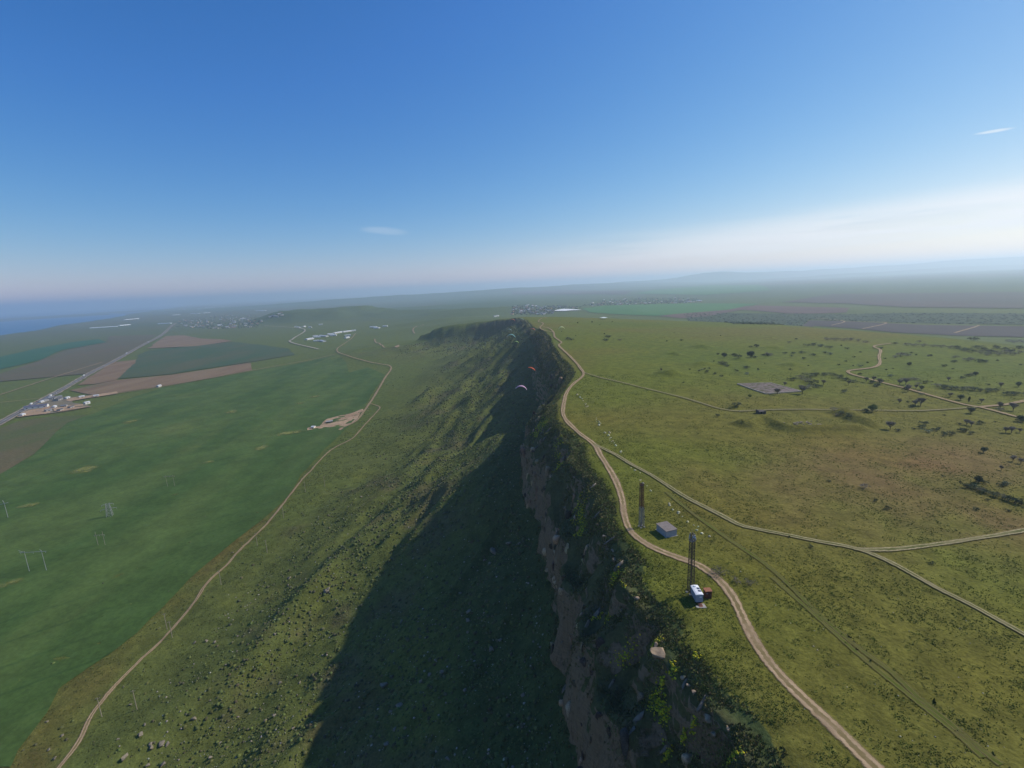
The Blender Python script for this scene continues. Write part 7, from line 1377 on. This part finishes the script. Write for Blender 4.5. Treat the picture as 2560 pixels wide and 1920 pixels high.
def shed(name, a, b, wratio, wall, roof, label, cat, group, H=4.0, minL=0):
    c, L, ang = between(a, b); L = min(max(L, minL), 90); W_ = max(6, min(14, L * wratio)); r = empty(name, (c[0], c[1], g1(*c)), ang); tag(r, label, cat, group)
    m = MB(); m.quad_box((0, 0, H / 2 - .4), (L, W_, H + .8)); wl_ = m.build('wall', wall, r)
    m = MB(); m.prism([(-W_ / 2 - .4, -.1), (0, W_ * .16), (W_ / 2 + .4, -.1), (W_ / 2 + .4, .2), (0, W_ * .16 + .3), (-W_ / 2 - .4, .2)], (0, 1, 0), (0, 0, 1), (L + .8, 0, 0), (-L / 2 - .4, 0, H)); m.build('roof', roof, r)
    m = MB(); m.prism([(-W_ / 2, 0), (W_ / 2, 0), (0, W_ * .16)], (0, 1, 0), (0, 0, 1), (L - .02, 0, 0), (-L / 2 + .01, 0, H)); m.build('gable', wall, r)
    for i in range(max(1, int(L / 8))):
        q = MB(); q.quad_box((-L / 2 + (i + .5) * L / max(1, int(L / 8)), -W_ / 2 - .03, H * .55), (2.2, .1, 1.2)); q.build('window', WIN, wl_)
    return r
for i, (a, b) in enumerate(FARMSHEDS): shed('farm_shed', a, b, .4, WALLS[1], ROOFS[2], 'long pale-roofed farm shed on the plain behind the crop field', 'shed', 'farm sheds behind the crop field', 4.5)
for i, (a, b, k) in enumerate(YARDHOUSES):
    if k == 'long': shed('works_hall', a, b, .3, WALLS[1], plain('roof_slate_blue', (.11, .11, .16), .7), 'long white works hall with a dark blue-grey roof beside the highway', 'hall', None, 6, 34)
    elif k == 'grey': shed('works_shed', a, b, .6, WALLS[2], ROOFS[0 if i % 2 else 3], 'grey shed in the works yard by the highway', 'shed', 'grey sheds of the works yard', 4.5, 9)
    else: shed('works_store', a, b, .5, WALLS[1], ROOFS[2], 'small white store building beside the works yard lane', 'shed', 'white stores of the works yard', 4, 9)
a, b, c2, d2 = SITESHED
shed('site_shed', a, b, .35, plain('dark_board', (.06, .05, .05), .9), plain('site_roof', (.30, .29, .28), .7), 'long dark shed with a grey roof on the sandy site', 'shed', None, 2.6)
shed('site_store', c2, d2, .9, WALLS[1], ROOFS[2], 'small white store at the tip of the sandy site', 'shed', None, 2.6, 4)
SP = [rock_mesh('spoil_heap', 420 + i, (1, .7, .42), plain(('heap_brown', 'heap_pale', 'heap_grey')[i], ((.19, .115, .075), (.38, .27, .17), (.24, .20, .17))[i], .95, .25, .6)) for i in range(3)]
for i, (x, y, w) in enumerate(SITEPILES):
    o = obj('spoil_heap', SP[i % 3]); s = w * .55; o.location = (x, y, g1(x, y) + .3); o.rotation_euler = (0, 0, RNG.random() * 6); o.scale = (s, s, s * .75); tag(o, ('low brown heap of dug earth on the sandy site', 'low pale heap of sand on the sandy site', 'low grey heap of rubble on the sandy site')[i % 3], 'heap', ('brown heaps on the site', 'pale heaps on the site', 'grey heaps on the site')[i % 3])
for i in range(34):
    k = int(RNG.integers(0, len(YARDSAND))); P = np.array(YARDSAND[k]); q = RNG.dirichlet(np.ones(len(P)) * .6) @ P
    o = obj('spoil_heap', SP[1 + i % 2]); s = 3 + 4 * RNG.random(); o.location = (q[0], q[1], g1(*q) + .5); o.rotation_euler = (0, 0, RNG.random() * 6); o.scale = (s, s, s * .6); tag(o, ('pale heap of sand in the works yard by the highway', 'grey heap of gravel in the works yard by the highway')[i % 2], 'heap', ('sand heaps in the works yard', 'gravel heaps in the works yard')[i % 2])
# vehicles on the highway
TY = plain('tyre', (.02, .02, .02), .9)
def car_parts(c, truck):
    L, W_, H = (7.5, 2.4, 2.6) if truck else (4.3, 1.8, .75); m = MB()
    if truck: m.quad_box((-.6, 0, 1.9), (6.0, 2.4, 2.4))
    else: m.prism([(-2.15, .35), (2.15, .35), (2.15, .75), (1.2, .9), (-2.1, .95)], (1, 0, 0), (0, 0, 1), (0, 1.8, 0), (0, -.9, 0))
    b = m.mesh('body', plain('car_paint_%d' % c, ((.7, .7, .7), (.08, .08, .1), (.35, .05, .04), (.75, .75, .72))[c], .35, .03, 1., .5)); m = MB()
    if truck: m.quad_box((3.3, 0, 1.45), (1.7, 2.3, 1.9))
    else: m.prism([(-1.8, .93), (.95, .90), (.35, 1.42), (-1.3, 1.45)], (1, 0, 0), (0, 0, 1), (0, 1.6, 0), (0, -.8, 0))
    cb = m.mesh('cabin', WIN if not truck else MATS['car_paint_%d' % c]); m = MB(); m.bar((0, -.1, 0), (0, .1, 0), .33 if not truck else .48, None, 12); return b, cb, m.mesh('wheel', TY)
CP = [car_parts(i, i == 3) for i in range(4)]
hw = spline([p for p in ROADS if p[0] == 'highway'][0][3], 4.)
CN = (('pale grey car driving on the highway', 'pale grey cars on the highway'), ('dark car driving on the highway', 'dark cars on the highway'), ('dark red car driving on the highway', 'dark red cars on the highway'), ('white box truck driving on the highway', 'white trucks on the highway'))
for i, (x, y) in enumerate(CARS):
    j = int(np.argmin(np.hypot(hw[:, 0] - x, hw[:, 1] - y))); j = min(max(j, 1), len(hw) - 2); d = hw[j + 1] - hw[j - 1]; d /= np.linalg.norm(d); nrm = np.array([-d[1], d[0]]); s = 1 if i % 2 else -1; p = hw[j] + nrm * s * 3.2
    k = (0, 3, 1, 3, 0, 2, 3, 1)[i % 8]; z = g1(*p) + .2 + .0012 * np.hypot(*p); r = empty('car' if k != 3 else 'truck', (p[0], p[1], z), math.atan2(d[1], d[0]) + (math.pi if s > 0 else 0)); tag(r, CN[k][0], 'car' if k != 3 else 'truck', CN[k][1])
    b, cb, wh = CP[k]; obj('body', b, r); obj('cabin', cb, r)
    for wx_ in ((-1.35, 1.35) if k != 3 else (-2.4, 3.0)):
        for wy_ in (-.82, .82): obj('wheel', wh, r, (wx_, wy_, .33 if k != 3 else .48))



# ---------------------------------------------------------------- air
t = D.materials.new('haze_air'); t.use_nodes = True; nn = t.node_tree.nodes; nn.clear()
out = nn.new('ShaderNodeOutputMaterial'); pv = nn.new('ShaderNodeVolumePrincipled'); t.node_tree.links.new(pv.outputs[0], out.inputs['Volume'])
pv.inputs['Color'].default_value = (.72, .87, 1.0, 1); pv.inputs['Density'].default_value = 1.0e-4; pv.inputs['Anisotropy'].default_value = .40
top = float(GZ.max()) + 40
m = MB(); m.quad_box((0, 45000 - 2000, (top - 140) / 2), (184000, 94000, top + 140))
hz = m.build('haze', t); tag(hz, 'thin blue haze filling the air', kind='stuff')
hz.visible_shadow = True
